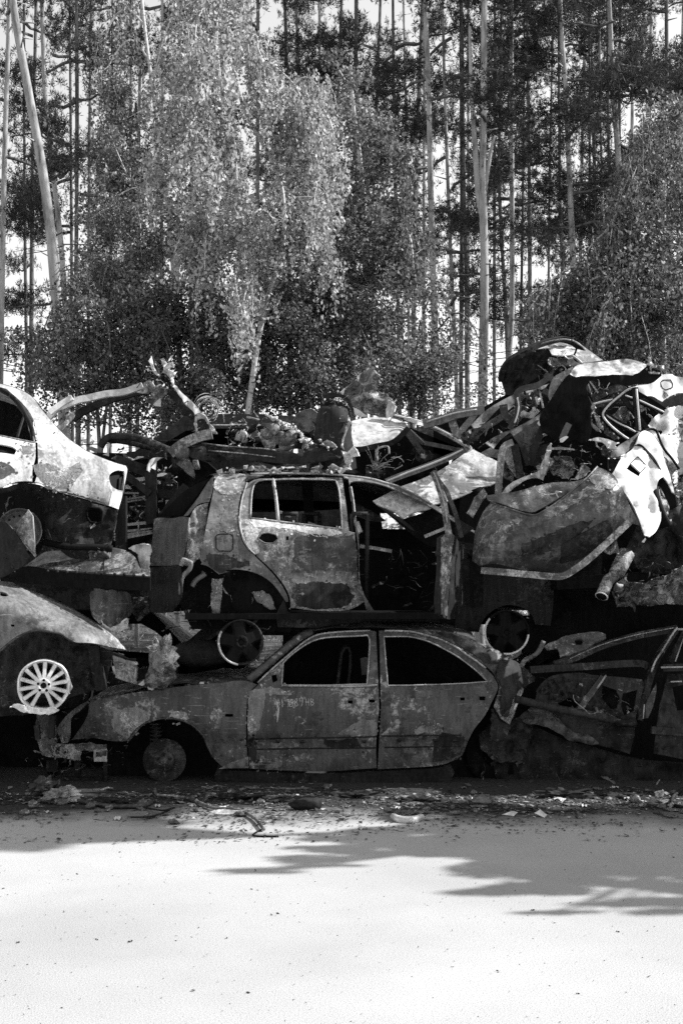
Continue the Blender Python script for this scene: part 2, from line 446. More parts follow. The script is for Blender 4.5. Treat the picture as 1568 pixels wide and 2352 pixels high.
M['pine_bark_dark'] = bark('dark_pine_bark', .06, .18, 10, 5)
t = NT('birch_bark'); a = t.noise(7, 5, .6, .3, stretch=(1, 1, 3.2))
M['birch_bark'] = t.bsdf(t.ramp(a, (.36, .07), (.46, .45), (.7, .62)), .8, 0, a, .4, .01, .2)

def trunk_mesh(P, r0, r1, stubs=0, seed=0, k=9):
    """P: list of world points bottom to top; bumpy taper plus short broken stubs"""
    rr = np.random.default_rng(seed); mb = MB()
    S = sm([tuple(p) for p in P], False, 5, 170); n = len(S)
    rad = [(r0+(r1-r0)*i/(n-1))*(1+.07*float(vn(i*.9, seed*.37)))*(1.25 if i == 0 else 1) for i in range(n)]
    mb.tube([Vector(s) for s in S], rad, k)
    for _ in range(stubs):
        i = rr.integers(int(n*.2), n-1); a = rr.uniform(0, 6.283); L = rr.uniform(.08, .3)
        p = Vector(S[i]); d = Vector((math.cos(a), math.sin(a), rr.uniform(-.1, .5))).normalized()
        mb.tube([p, p+d*(rad[i]+L)], [.022, .008], 4)
    return mb

def leaf_quads(C, A, L, Wd, rr):
    """rhombic leaves at C along unit axes A"""
    N = len(C); rnd = rr.normal(size=(N, 3)); B = np.cross(A, rnd); B /= (np.linalg.norm(B, axis=1, keepdims=True)+1e-9)
    L = np.asarray(L).reshape(-1, 1)*np.ones((N, 1)); Wd = np.asarray(Wd).reshape(-1, 1)*np.ones((N, 1))
    return np.stack([C-A*L/2, C+B*Wd/2+A*L*.08, C+A*L/2, C-B*Wd/2+A*L*.08], 1)
def unit(v): return v/(np.linalg.norm(v, axis=1, keepdims=True)+1e-9)

# ---------------------------------------------------------------- pines: shared crowns (needle tufts in flat clumps on boughs), individual trunks
def pine_crown(seed, z0, z1, nb, rmax):
    rr = np.random.default_rng(seed); tw = MB(); quads = []
    for b in range(nb):
        f = (b+rr.uniform(0, 1))/nb; z = z0+(z1-z0)*f; a = rr.uniform(0, 6.283)
        L = rmax*rr.uniform(.5, 1.0)*(1-.35*f)
        d = Vector((math.cos(a), math.sin(a), 0)); pts = []
        droop = rr.uniform(-.25, .35)
        for k in range(6):
            s = k/5; pts.append(Vector((0, 0, z))+d*(L*s)+Vector((rr.normal()*.05, rr.normal()*.05, droop*L*s*(1-.6*s)+rr.normal()*.03)))
        tw.tube(pts, [.035*(1-.8*k/5)+.004 for k in range(6)], 4)
        ends = []
        for k in (2, 3, 4, 5):
            for _ in range(1):
                p = pts[k]; a2 = a+rr.uniform(-1.2, 1.2); l2 = rr.uniform(.2, .65)
                e = p+Vector((math.cos(a2)*l2, math.sin(a2)*l2, rr.uniform(0, .22)))
                tw.tube([p, e], [.010, .004], 3); ends.append(e)
        for e in ends:
            m = rr.integers(24, 44); rad = rr.uniform(.22, .40)
            c = np.array(e)+rr.normal(size=(m, 3))*[rad, rad, rad*.38]
            nn = 16; cc = np.repeat(c, nn, 0); dv = rr.normal(size=(len(cc), 3)); dv[:, 2] += .5; dv = unit(dv)
            Ln = rr.uniform(.08, .15, len(cc))
            quads.append(leaf_quads(cc+dv*Ln[:, None]*.5, dv, Ln, .016, rr))
    return tw, np.concatenate(quads)
CROWNS = []
for sd, nb, rm in ((1, 11, 2.1), (2, 9, 1.8), (3, 13, 2.3), (4, 7, 1.6)):
    tw, q = pine_crown(sd, 0, 9.0, nb, rm)
    twm = tw.build('limbs', M['pine_bark_dark']).data
    bpy.data.objects.remove(bpy.data.objects['limbs'])
    CROWNS.append((twm, quads_mesh('needles', q, M['needle'])))
def dead_twigs(seed, z0, z1, n):
    rr = np.random.default_rng(seed); mb = MB()
    for _ in range(n):
        z = rr.uniform(z0, z1); a = rr.uniform(0, 6.283); L = rr.uniform(.35, 1.5); p = Vector((0, 0, z)); pts = [p]
        for k in range(3):
            p = p+Vector((math.cos(a), math.sin(a), rr.uniform(-.35, .25)))*(L/3); a += rr.uniform(-.4, .4); pts.append(p)
        mb.tube(pts, [.014, .010, .007, .003], 3)
        for k in (1, 2):
            a2 = a+rr.uniform(-1, 1); mb.tube([pts[k], pts[k]+Vector((math.cos(a2), math.sin(a2), rr.uniform(-.3, .3)))*L*.3], [.006, .003], 3)
    o = mb.build('x', M['pine_bark_dark']); me = o.data; bpy.data.objects.remove(o); return me
TWIGS = [dead_twigs(20+i, 0, 6, 26) for i in range(3)]
npine = [0]
def pine(pts, Y, w, label, group=None, crown=1, cz=None, mat='pine_bark', ztop=None, twz=2.0, sc=1.0, ci=None):
    """pts: picture points of the stem from top to bottom; w: stem width in picture px low down"""
    i = npine[0]; npine[0] += 1; rr = np.random.default_rng(100+i)
    P = [Wp(x, y, Y) for x, y in pts]; P.sort(key=lambda v: v.z)
    base = Vector((P[0].x-(P[1].x-P[0].x)/max(.3, P[1].z-P[0].z)*P[0].z*.6, Y, -.05)); top = P[-1]
    zt = ztop or (1.6+1360*Y/F+3.0)
    ext = Vector((top.x+(top.x-P[-2].x)/max(.5, top.z-P[-2].z)*(zt-top.z)*.6, Y, zt))
    r = w/F*Y/2
    tr = thing('pine_tree', label, 'tree', (base.x, Y, 0), group)
    path = [base]+P+[ext] if zt > top.z+.4 else [base]+P
    trunk_mesh(path, r, r*.5, 10, i, 9).build('trunk', M[mat], tr)
    def xat(z):
        for a, b in zip(path, path[1:]):
            if a.z <= z <= b.z: return a.x+(b.x-a.x)*(z-a.z)/(b.z-a.z)
        return path[-1].x
    if crown:
        cz = cz if cz is not None else rr.uniform(6.5, 8.5)*Y/27
        cr = CROWNS[ci if ci is not None else rr.integers(0, 4)]; hs = (zt+1.0-cz)/9.0
        link('crown', cr[1], tr, (xat(cz+3)-base.x, 0, cz), a := rr.uniform(0, 6.28), (sc, sc, hs))
        link('limbs', cr[0], tr, (xat(cz+3)-base.x, 0, cz), a, (sc, sc, hs))
    link('dead_twigs', TWIGS[i % 3], tr, (xat(twz+3)-base.x, 0, twz), rr.uniform(0, 6.28), (1, 1, 1))
    return tr
NEAR = [
 ([(30,0),(60,180),(105,440),(135,760)], 21, 29, 'thick leaning pale trunk at the far left of the forest edge', 0, None, 'pine_bark'),
 ([(22,0),(12,300),(5,620),(0,880)], 24, 17, 'pale bowed pine at the left edge behind the leaning trunk', 1, 8.5, 'pine_bark'),
 ([(96,0),(104,225),(120,380),(143,600),(146,820)], 27, 16, 'pine with a crooked stem close behind the leaning trunk', 1, 8.0, 'pine_bark'),
 ([(176,0),(177,300),(175,700),(178,860)], 29, 13, 'straight dark pine left of the weeping birch', 1, 7.2, 'pine_bark_dark'),
 ([(160,0),(163,350),(166,860)], 33, 9, 'thin pine standing just left of the straight dark pine', 1, 8.8, 'pine_bark_dark'),
 ([(56,300),(58,600),(62,900)], 33, 10, 'thin dark pine near the left edge with many dead twigs', 1, 9.5, 'pine_bark_dark'),
 ([(325,0),(320,230),(318,520)], 30, 10, 'pine half hidden behind the left side of the weeping birch', 1, 7.5, 'pine_bark'),
 ([(372,350),(371,590),(374,860)], 30, 12, 'stem showing through the gap low in the weeping birch', 0, None, 'pine_bark'),
 ([(592,180),(591,560),(590,860)], 28, 13, 'dark pine stem directly right of the weeping birch stem', 1, 9.0, 'pine_bark_dark'),
 ([(655,0),(660,200),(662,360)], 32, 14, 'pine whose upper stem shows above the right birch boughs', 1, 8.5, 'pine_bark_dark'),
 ([(733,0),(735,250),(738,600)], 30, 9, 'thin pine over the bright drooping birch tips', 1, 8.0, 'pine_bark'),
 ([(818,0),(816,220),(812,700)], 30, 14, 'pine rising behind the leafy tree in the middle', 1, 8.4, 'pine_bark_dark'),
 ([(902,0),(904,240),(909,520),(916,840)], 30, 10, 'thin straight dark pine right of the leafy middle tree', 1, 8.8, 'pine_bark_dark'),
 ([(976,0),(983,180),(989,450),(996,700),(999,850)], 25, 18, 'tall pale sunlit pine with slight bow right of the leafy middle tree', 1, 10.3, 'pine_bark'),
 ([(973,560),(972,840)], 29, 11, 'pale stem close beside the tall bowed pine', 0, None, 'pine_bark'),
 ([(1018,100),(1026,360),(1036,620),(1048,900)], 29, 11, 'slim pale pine leaning right beside the tall bowed one', 1, 8.5, 'pine_bark'),
 ([(1058,130),(1060,480),(1058,900)], 31, 12, 'dark pine left of the forked pine', 1, 8.0, 'pine_bark_dark'),
 ([(1066,450),(1070,640),(1072,920)], 29, 12, 'second dark pine between its neighbour and the forked pine', 0, None, 'pine_bark_dark'),
 ([(1110,240),(1108,420),(1112,640),(1107,960)], 23, 25, 'thickest pine whose stem forks, in front of the bright gap', 1, 9.0, 'pine_bark'),
 ([(1150,120),(1146,380),(1152,560),(1164,780)], 30, 11, 'dark thin pine right of the forked pine', 1, 8.2, 'pine_bark_dark'),
 ([(1174,0),(1175,360),(1175,700),(1167,860)], 26, 15, 'pale straight pine at the right side of the bright gap', 1, 9.6, 'pine_bark'),
 ([(1202,260),(1199,540),(1194,860)], 33, 8, 'thin black pine at the right rim of the bright gap', 1, 8.8, 'pine_bark_dark'),
 ([(1283,150),(1286,480),(1292,640)], 31, 10, 'thin pine just left of the bowed pine on the right', 1, 8.5, 'pine_bark_dark'),
 ([(1288,50),(1299,220),(1310,480),(1320,740)], 25, 17, 'pale bowed pine above the topmost crushed car', 1, 9.5, 'pine_bark'),
 ([(1353,160),(1354,540),(1356,700)], 33, 9, 'thin dark pine right of the bowed pine', 1, 8.4, 'pine_bark_dark'),
 ([(1375,0),(1380,330),(1386,700)], 31, 9, 'thin pale pine left of the tall sunlit right pine', 1, 8.6, 'pine_bark'),
 ([(1396,260),(1400,560),(1402,740)], 32, 10, 'dark pine close behind the tall sunlit right pine', 1, 8.2, 'pine_bark_dark'),
 ([(1398,0),(1408,200),(1420,380),(1432,640)], 25, 18, 'tall pale pine above the crumpled black bonnet on the right', 1, 9.2, 'pine_bark'),
 ([(1530,0),(1531,220),(1536,500)], 31, 13, 'dark pine over the right birch near the right edge', 1, 7.6, 'pine_bark_dark'),
 ([(1424,0),(1422,240)], 34, 9, 'thin pine top just right of the tall right pine', 1, 8.0, 'pine_bark_dark'),
]
for p, Y, w_, lab, cr, cz, mt in NEAR:
    pine(p, Y, w_, lab, 'pines at the forest edge', cr, cz, mt)
# the fork of the forked pine
fk = [o for o in bpy.data.objects if o.get('label', '').startswith('thickest pine')][0]
mb = MB(); mb.tube(sline([(1110, 500), (1098, 440), (1090, 330), (1082, 200), (1078, 60)], 23, 4), [.075-.003*i for i in range(17)], 8)
mb.tube(sline([(1112, 440), (1126, 350), (1136, 310)], 23, 4), [.05-.004*i for i in range(9)], 6)
mb.build('fork', M['pine_bark'], fk)
rr = np.random.default_rng(55)
DX = [-30, 75, 205, 255, 300, 410, 440, 690, 770, 860, 935, 955, 1075, 1135, 1215, 1262, 1335, 1365, 1450, 1490, 1560, 1600]
for i in range(22):
    Y = rr.uniform(38, 66); x = DX[i]; lean = rr.uniform(-20, 20)
    pine([(x+lean, 0), (x, 400), (x-lean*.4, 800)], Y, rr.uniform(.16, .26)*F/Y, 'slim pine deep in the forest behind the first row', 'pines deep in the forest', i % 2,
         rr.uniform(13, 18), 'pine_bark_dark' if rr.random() < .7 else 'pine_bark', None, 3.0, 1.15)
# the wood goes on beyond the right edge of the picture and shades the thicket
for i in range(4):
    X = 7+i*3.0+rr.uniform(-.5, .5); Y = 20+.5*(X-4)+rr.uniform(0, 4)
    px = CX+X*F/Y
    pine([(px, 100), (px+5, 500), (px, 800)], Y, .26*F/Y, 'pine of the wood continuing past the right edge', 'pines past the right edge', 1, rr.uniform(4, 7), 'pine_bark', 17, 1.0, 1.15)

# ---------------------------------------------------------------- birches and thicket: stems, arching limbs, hanging strands of leaves
def strand_leaves(S, D, n, L, rr, size, spread=.05):
    """S starts, D (N,3) horizontal drift, L lengths -> leaf quads along hanging strands"""
    N = len(S); t = rr.uniform(0, 1, (N, n)); t.sort(1)
    P = S[:, None, :]+D[:, None, :]*(t**.6)[:, :, None]; P[:, :, 2] -= L[:, None]*t
    P = P.reshape(-1, 3)+rr.normal(size=(N*n, 3))*spread
    A = rr.normal(size=(N*n, 3))*.55; A[:, 2] -= .8; A = unit(A)
    s = rr.uniform(.6, 1.25, N*n)*size
    return leaf_quads(P, A, s, s*.62, rr)
def blob_leaves(c, rad, n, rr, size):
    v = unit(rr.normal(size=(n, 3)))*(rr.uniform(0, 1, (n, 1))**.45)
    P = np.array(c)+v*np.array(rad); A = unit(rr.normal(size=(n, 3))+[0, 0, -.4]); s = rr.uniform(.6, 1.25, n)*size
    return leaf_quads(P, A, s, s*.66, rr)
def broadleaf(name, label, base, stems, limbs, blobs, seed, Y, leaf, size, barkm, group=None, hang=.9, dens=1.0, cat='tree'):
    """stems: list of (points, radius px); limbs: arching branches (points px) that carry hanging strands; blobs: (px,py,rx,ry,count) leaf clumps"""
    rr = np.random.default_rng(seed); tr = thing(name, label, cat, (base[0], base[1], 0), group)
    mb = MB()
    for pts, r in stems:
        P = sline(pts, [Y+rr.normal()*.05 for _ in pts], 4); mb.tube(P, [r*Y/F*(1-.75*i/(len(P)-1))+.004 for i in range(len(P))], 7)
    mb.build('trunk', M[barkm], tr)
    br = MB(); qs = []
    for pts, depth, n in limbs:
        Ys = [Y+depth*k/(len(pts)-1) for k in range(len(pts))]
        P = sline(pts, Ys, 4); br.tube(P, [.018*(1-.8*i/(len(P)-1))+.003 for i in range(len(P))], 4)
        A = np.array(P); m = int(n*dens*.52); u = rr.uniform(.18, 1, m)*(len(A)-1); i0 = np.minimum(u.astype(int), len(A)-2)
        S = A[i0]+(A[i0+1]-A[i0])*(u-i0)[:, None]+rr.normal(size=(m, 3))*[.07, .16, .05]
        D = rr.normal(size=(m, 3))*[.09, .12, 0]; L = rr.uniform(.3, 1.0, m)*hang
        qs.append(strand_leaves(S, D, 32, L*1.15, rr, size, .035))
        for k in range(0, m, 3):
            s = Vector(S[k]); br.tube([Vector(A[i0[k]]), s, s+Vector(D[k])*.7-Vector((0, 0, L[k]*.5)), s+Vector(D[k])-Vector((0, 0, L[k]))], .003, 3)
    for (x, y, rx, ry, n) in blobs:
        c = Wp(x, y, Y+rr.uniform(-.5, .6)); k = Y/F
        m = max(1, int(n*(.8 if leaf == 'shrub_leaf' else 1)/220))
        sp = min(([Vector(Wp(q[0], q[1], Y)) for st_ in stems for q in st_[0]]), key=lambda v: (v-Vector(c)).length)
        br.tube([sp, (sp+Vector(c))/2+Vector((0, 0, .12)), Vector(c)], [.02, .015, .010], 4)
        for _ in range(m):   # clumps within the clump
            cc = np.array(c)+rr.normal(size=3)*[rx*k*.55, .45, ry*k*.55]
            qs.append(blob_leaves(cc, (rr.uniform(.16, .42), rr.uniform(.18, .42), rr.uniform(.14, .34)), int(220*dens), rr, size))
            br.tube([Vector(c), Vector(cc)], [.010, .004], 3)
    br.build('limbs', M['birch_bark'] if barkm == 'birch_bark' else M['pine_bark_dark'], tr)
    link('crown', quads_mesh('crown', np.concatenate(qs)-np.array(wloc(tr)), M[leaf]), tr)
    return tr
# weeping birch: bright right-hand cascade, left half a separate tree with shade in its leaf colour
Yb = 16.0
broadleaf('birch_tree', 'large weeping birch with sunlit drooping boughs left of centre', (Wp(560, 900, Yb).x, Yb),
  [([(560, 1010), (590, 800), (612, 690), (650, 560), (640, 400), (560, 250), (520, 60), (510, -140)], 6.5),
   ([(505, -120), (510, 120), (508, 260), (500, 330), (520, 470), (560, 640), (575, 760)], 5),
   ([(500, 330), (480, 250), (470, 200)], 5)],
  [([(510, -60), (470, -80), (420, -20), (370, 110), (340, 250)], -.7, 100), ([(510, -40), (545, -60), (560, 20), (575, 150)], -.6, 90),
   ([(505, -20), (470, -30), (440, 40), (420, 160)], -1.3, 110), ([(510, 20), (480, 0), (450, 60), (455, 150)], -1.6, 90),
   ([(520, 60), (560, 60), (600, 130), (615, 240)], -.8, 110), ([(515, 40), (500, 30), (500, 110), (510, 200)], -1.7, 80),
   ([(505, 250), (450, 235), (420, 260), (370, 330), (345, 400)], -1.3, 120),
   ([(500, 300), (470, 265), (440, 280), (420, 350)], -1.8, 110), ([(500, 310), (520, 290), (540, 330), (545, 430)], -1.5, 110),
   ([(520, 300), (490, 280), (480, 320), (500, 420)], -1.9, 90),
   ([(560, 250), (600, 150), (640, 160), (690, 220), (700, 330)], -.5, 120), ([(600, 320), (650, 250), (720, 230), (765, 300), (770, 420)], -.8, 140),
   ([(620, 360), (670, 290), (720, 290), (745, 360), (740, 460)], -1.3, 130), ([(640, 420), (690, 350), (730, 370), (720, 470)], -1.7, 100),
   ([(630, 260), (690, 180), (730, 200), (750, 270)], .2, 80),
  
   ([(560, 520), (500, 480), (440, 500), (400, 580)], -1.0, 70),
   ([(580, 560), (540, 500), (480, 520), (470, 620)], -1.2, 100), ([(600, 640), (560, 600), (540, 640), (560, 740)], -1.6, 60),
   ([(610, 680), (580, 640), (560, 690), (570, 760)], -1.8, 50), ([(640, 560), (690, 500), (740, 520), (760, 620)], -.2, 110),
   ([(640, 520), (600, 480), (570, 520), (560, 600)], -.9, 90)],
  [(600, 700, 50, 60, 700), (640, 620, 50, 50, 700), (610, 500, 70, 80, 1500), (700, 500, 50, 60, 900)], 11, Yb, 'birch_leaf', .060, 'birch_bark', hang=.75)
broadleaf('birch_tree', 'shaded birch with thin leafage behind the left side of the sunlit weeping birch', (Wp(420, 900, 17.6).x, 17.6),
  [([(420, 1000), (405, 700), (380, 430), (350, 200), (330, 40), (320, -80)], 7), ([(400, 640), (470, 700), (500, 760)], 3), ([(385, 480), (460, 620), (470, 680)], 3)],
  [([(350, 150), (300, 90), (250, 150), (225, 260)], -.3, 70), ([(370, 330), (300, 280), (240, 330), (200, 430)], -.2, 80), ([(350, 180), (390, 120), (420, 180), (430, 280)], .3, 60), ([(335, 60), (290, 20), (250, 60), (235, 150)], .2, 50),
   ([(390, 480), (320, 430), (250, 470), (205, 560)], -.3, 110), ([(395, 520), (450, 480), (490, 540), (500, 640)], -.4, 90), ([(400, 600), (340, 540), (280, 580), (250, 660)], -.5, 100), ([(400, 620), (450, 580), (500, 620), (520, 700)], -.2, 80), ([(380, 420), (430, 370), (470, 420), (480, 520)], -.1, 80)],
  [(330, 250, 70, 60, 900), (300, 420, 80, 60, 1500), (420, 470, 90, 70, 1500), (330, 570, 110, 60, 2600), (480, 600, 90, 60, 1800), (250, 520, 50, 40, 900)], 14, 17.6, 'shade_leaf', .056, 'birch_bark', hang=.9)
broadleaf('leafy_tree', 'leafy young tree with upright twigs in the middle of the forest edge', (Wp(830, 900, 17.5).x, 17.5),
  [([(836, 1000), (838, 700), (835, 450), (812, 250), (805, 150)], 8), ([(836, 640), (860, 420), (840, 250)], 5), ([(836, 700), (780, 480), (770, 330)], 5)],
  [([(836, 400), (880, 330), (920, 350), (940, 430)], -.6, 90), ([(836, 450), (790, 380), (760, 410), (745, 500)], -.7, 90), ([(836, 560), (900, 500), (940, 540), (950, 620)], -.8, 90)],
  [(808, 210, 40, 60, 1700), (830, 300, 70, 70, 3000), (850, 420, 95, 80, 4200), (840, 540, 110, 90, 5000), (850, 660, 110, 90, 5200), (880, 770, 100, 80, 4200), (780, 640, 80, 110, 4000), (790, 780, 100, 80, 4200), (930, 640, 40, 70, 1500)],
  12, 17.5, 'shrub_leaf', .062, 'birch_bark', hang=.8)
broadleaf('birch_tree', 'dark hanging birch at the right edge with a sunlit top', (Wp(1520, 900, 15.5).x, 15.5),
  [([(1530, 1000), (1520, 700), (1525, 450), (1530, 240)], 8), ([(1500, 1000), (1440, 760), (1400, 640), (1330, 650), (1230, 668)], 6)],
  [([(1525, 330), (1490, 270), (1460, 320), (1440, 420)], -.6, 110), ([(1530, 280), (1560, 260), (1590, 330), (1600, 430)], -.5, 110), ([(1525, 420), (1460, 380), (1420, 450), (1400, 560)], -.6, 120),
   ([(1520, 480), (1570, 430), (1610, 500), (1620, 620)], -.5, 120), ([(1520, 560), (1440, 510), (1360, 560), (1300, 660)], -.4, 150), ([(1500, 640), (1420, 590), (1330, 620), (1250, 690)], -.8, 160),
   ([(1440, 640), (1360, 600), (1270, 640), (1215, 710)], -1.1, 130), ([(1500, 660), (1450, 620), (1400, 660), (1370, 750)], -1.2, 140), ([(1520, 660), (1560, 620), (1590, 690), (1600, 780)], -.9, 130), ([(1520, 620), (1480, 580), (1450, 640), (1450, 740)], -1.0, 130)],
  [(1530, 300, 60, 60, 2400), (1500, 450, 90, 80, 3800), (1490, 600, 110, 90, 4800), (1440, 700, 140, 70, 5200), (1310, 720, 90, 60, 3400), (1540, 740, 80, 90, 4400), (1420, 800, 140, 60, 4400)],
  13, 15.5, 'shrub_leaf', .055, 'birch_bark', hang=.9)
k = 0
for (lab, x, Y, blobs, sd) in [
  ('dense dark bush behind the left pale car', 230, 16.5, [(180, 800, 90, 70, 4200), (260, 740, 100, 80, 4600), (200, 900, 100, 60, 4200), (300, 860, 100, 90, 4600), (110, 880, 70, 60, 2400)], 31),
  ('dense dark bush under the weeping birch behind the twisted pillars', 430, 16.8, [(400, 700, 100, 80, 4800), (480, 780, 100, 90, 5000), (370, 820, 100, 90, 5000), (440, 900, 120, 70, 5000), (350, 960, 120, 40, 3600), (550, 880, 90, 80, 4600), (290, 650, 70, 60, 2600)], 32),
  ('dense dark bush behind the bare engine', 690, 17.0, [(640, 700, 90, 90, 4800), (690, 800, 100, 90, 5000), (620, 880, 90, 80, 4600), (720, 900, 110, 70, 4800), (580, 780, 80, 70, 3600), (700, 620, 70, 60, 2600)], 33),
  ('low leafy bush between the pine stems left of the bright gap', 950, 18.5, [(900, 860, 80, 60, 3600), (980, 870, 70, 60, 3000), (1010, 820, 40, 40, 1000), (850, 880, 60, 60, 2400), (960, 930, 110, 40, 3200)], 34),
  ('leafy bush under the dark hanging birch behind the crumpled bonnet', 1420, 17.5, [(1330, 800, 80, 60, 3000), (1400, 820, 90, 60, 3600), (1500, 840, 90, 60, 3600), (1560, 800, 60, 90, 3200), (1260, 760, 50, 60, 1300)], 35)]:
    broadleaf('bush', lab, (Wp(x, 1000, Y).x, Y), [([(x, 1060), (x-10, 900), (x-30, 740)], 5), ([(x, 1060), (x+20, 900), (x+50, 760)], 4)], [([(x+dx*.3, y0+60), (x+dx*.7, y0), (x+dx, y0+20), (x+dx*1.25, y0+90)], dp, 45) for dx, y0, dp in ((-110, 690, -.4), (70, 660, .2), (-60, 620, .3), (130, 720, -.5), (-150, 760, -.2), (20, 740, -.6))], blobs, sd, Y, 'shrub_leaf', .055, 'pine_bark_dark', 'bushes along the forest edge', cat='bush')
# distant wood as one pale mass; sunlight and haze put into its leaf colour
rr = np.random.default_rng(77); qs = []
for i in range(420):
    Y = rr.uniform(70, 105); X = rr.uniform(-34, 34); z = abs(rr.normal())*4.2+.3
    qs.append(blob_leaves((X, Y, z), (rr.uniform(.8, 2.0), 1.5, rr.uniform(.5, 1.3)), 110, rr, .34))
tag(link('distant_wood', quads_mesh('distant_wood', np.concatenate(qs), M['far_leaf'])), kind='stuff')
# undergrowth on the forest floor
rr = np.random.default_rng(78); n = 26000
P = np.stack([rr.uniform(-16, 16, n), rr.uniform(14.2, 44, n), np.abs(rr.normal(size=n))*.16+.02], 1)
tag(link('undergrowth', quads_mesh('undergrowth', leaf_quads(P, unit(rr.normal(size=(n, 3))+[0, 0, 1.2]), rr.uniform(.08, .25, n), .03, rr), M['shrub_leaf'])), kind='stuff')
# ================================================================ THE PILE
def dents(amp, sc, seed): return lambda x, y: amp*fbm(np.asarray(x)/sc, np.asarray(y)/sc, seed*1.7, seed, 3)
def clip01(v): return np.clip(v, 0, 1)
def far_copy(yf, d): return lambda x, y: yf(x, y)*0+yf(np.asarray(x), np.asarray(y))*0+d(x, y)

# ---------------------------------------------------------------- wheels
def rot_to(nrm):
    """matrix whose -Y axis looks along nrm"""
    y = -Vector(nrm).normalized(); z = Vector((0, 0, 1)); x = y.cross(z).normalized(); z = x.cross(y)
    return Matrix((x, y, z)).transposed()
def spoked_wheel(par, c, r, nsp, nrm, mat, rimmat, w=.15, spw=.030, hubr=.3, twin=False, arc=None, melt=0, seed=0):
    Mx = rot_to(nrm); c = Vector(c)
    rim = MB().lathe([(r*.90, w), (r*.97, w), (r, w*.92), (r*.93, w*.75), (r*.90, w*.45), (r*.93, w*.15), (r*1.0, .012), (r*1.0, 0), (r*.955, -.004), (r*.915, .010), (r*.87, .03), (r*.87, w*.9), (r*.90, w)], c, Mx, 48, wob=melt*.035, seed=seed)
    rim.build('rim', rimmat, par)
    sp = MB()
    for i in range(nsp):
        a = 2*math.pi*(i+.35)/nsp
        if melt and i in (int(nsp*.72), ): continue
        u = Vector((math.cos(a), 0, math.sin(a))); t = Vector((-math.sin(a), 0, math.cos(a)))
        V = []
        for (q, y, hw) in ((hubr*.8, -.012, spw*1.1), (.55, -.006, spw*.9), (.9, .006, spw*1.05)):
            for s in (-1, 1): V += [c+Mx @ (u*(r*q)+t*(s*hw*.5)+Vector((0, y, 0))), c+Mx @ (u*(r*q)+t*(s*hw*.72)+Vector((0, y+.028, 0)))]
        f = []
        for k in (0, 4): f += [(k, k+2, k+6, k+4), (k+1, k, k+4, k+5), (k+2, k+3, k+7, k+6), (k+3, k+1, k+5, k+7)]
        sp.add(V, f, False)
    sp.build('spokes', mat, par)
    h = MB().lathe([(r*.11, .03), (r*.11, -.002), (r*.14, -.016), (r*hubr*.9, -.014), (r*hubr, .0), (r*hubr, .03)], c, Mx, 28)
    h.build('hub', mat, par)
    nb = MB()
    for i in range(5):
        a = 2*math.pi*(i+.2)/5; p = c+Mx @ Vector((math.cos(a)*r*.21, -.018, math.sin(a)*r*.21))
        nb.lathe([(.001, -.002), (r*.052, -.002), (r*.052, .01)], p, Mx, 10)
    nb.lathe([(.001, .0), (r*.10, .0)], c+Mx @ Vector((0, -.004, 0)), Mx, 14)
    nb.build('lug_holes', M['black'], par)
def disc_wheel(par, c, r, nrm, name='brake_disc'):
    Mx = rot_to(nrm)
    MB().lathe([(r*.35, .03), (r, .03), (r, 0), (r*.52, 0), (r*.50, -.03), (r*.46, -.05), (r*.20, -.05), (r*.18, -.075), (.001, -.075)], c, Mx, 40).build(name, M['grey'], par)
    b = MB()
    for i in range(5):
        a = 2*math.pi*i/5+.3; b.lathe([(.001, -.062), (.012, -.062), (.014, -.045)], Vector(c)+Mx @ Vector((math.cos(a)*r*.33, 0, math.sin(a)*r*.33)), Mx, 8)
    b.build('wheel_studs', M['dark'], par)
def steel_wheel(par, c, r, nrm, mat=None):
    Mx = rot_to(nrm)
    MB().lathe([(r*.88, .16), (r, .16), (r*.93, .12), (r*.93, .04), (r, .01), (r*.985, -.002), (r*.93, .012), (r*.88, .05), (r*.80, .055), (r*.72, .02), (r*.55, .004), (r*.42, .016), (r*.30, -.02), (r*.16, -.022), (r*.14, .0), (.001, .0)], c, Mx, 48).build('rim', mat or M['grey'], par)
    h = MB()
    for i in range(16):
        a = 2*math.pi*i/16; p = Vector(c)+Mx @ Vector((math.cos(a)*r*.64, .004, math.sin(a)*r*.64))
        h.lathe([(.001, .0), (r*.045, .0), (r*.06, .02)], p, Mx, 10)
    h.build('vent_holes', M['black'], par)

# ================================================================ 1. the burnt saloon at the bottom
sed = thing('burnt_sedan', 'burnt saloon on the ground under the pile, number scratched on its door', 'car', (0, 10.8, 0))
s_sec = prof([(1425, .40), (1440, .33), (1455, .26), (1500, .16), (1550, .07), (1575, .03), (1600, 0), (1650, -.02), (1690, -.01), (1700, .012), (1760, .03), (1800, .08)])
s_dent = dents(.012, 70, 1)
def s_y(x, y):
    x = np.asarray(x, float)
    return 9.95+s_sec(y)+.55*clip01((250-x)/170)**2+.38*clip01((x-1060)/170)**2+s_dent(x, y)
fender = Q('4:553,960 640,930 750,908 900,885 1100,858 1300,838 1411,828 5:70,818 150,822 205,845 160,892 140,960 137,1190 150,1375 60,1375 4:1410,1376 1365,1340 1330,1300 1300,1230 1270,1165 1200,1100 1120,1068 1030,1060 950,1075 880,1110 830,1170 800,1205 690,1203 600,1185 510,1190 440,1198 470,1160 505,1110 535,1060 552,1010')
panel('front_wing', fender, s_y, M['sedan'], sed, [Q('4:1412,1030 1462,1030 1462,1048 1412,1048')])
mb = MB(); edge_tube(mb, Q('4:802,1203 832,1168 882,1108 950,1073 1030,1058 1120,1066 1200,1098 1270,1162 1302,1228 1335,1302'), s_y, .010); mb.build('wing_lip', M['sedan'], sed)
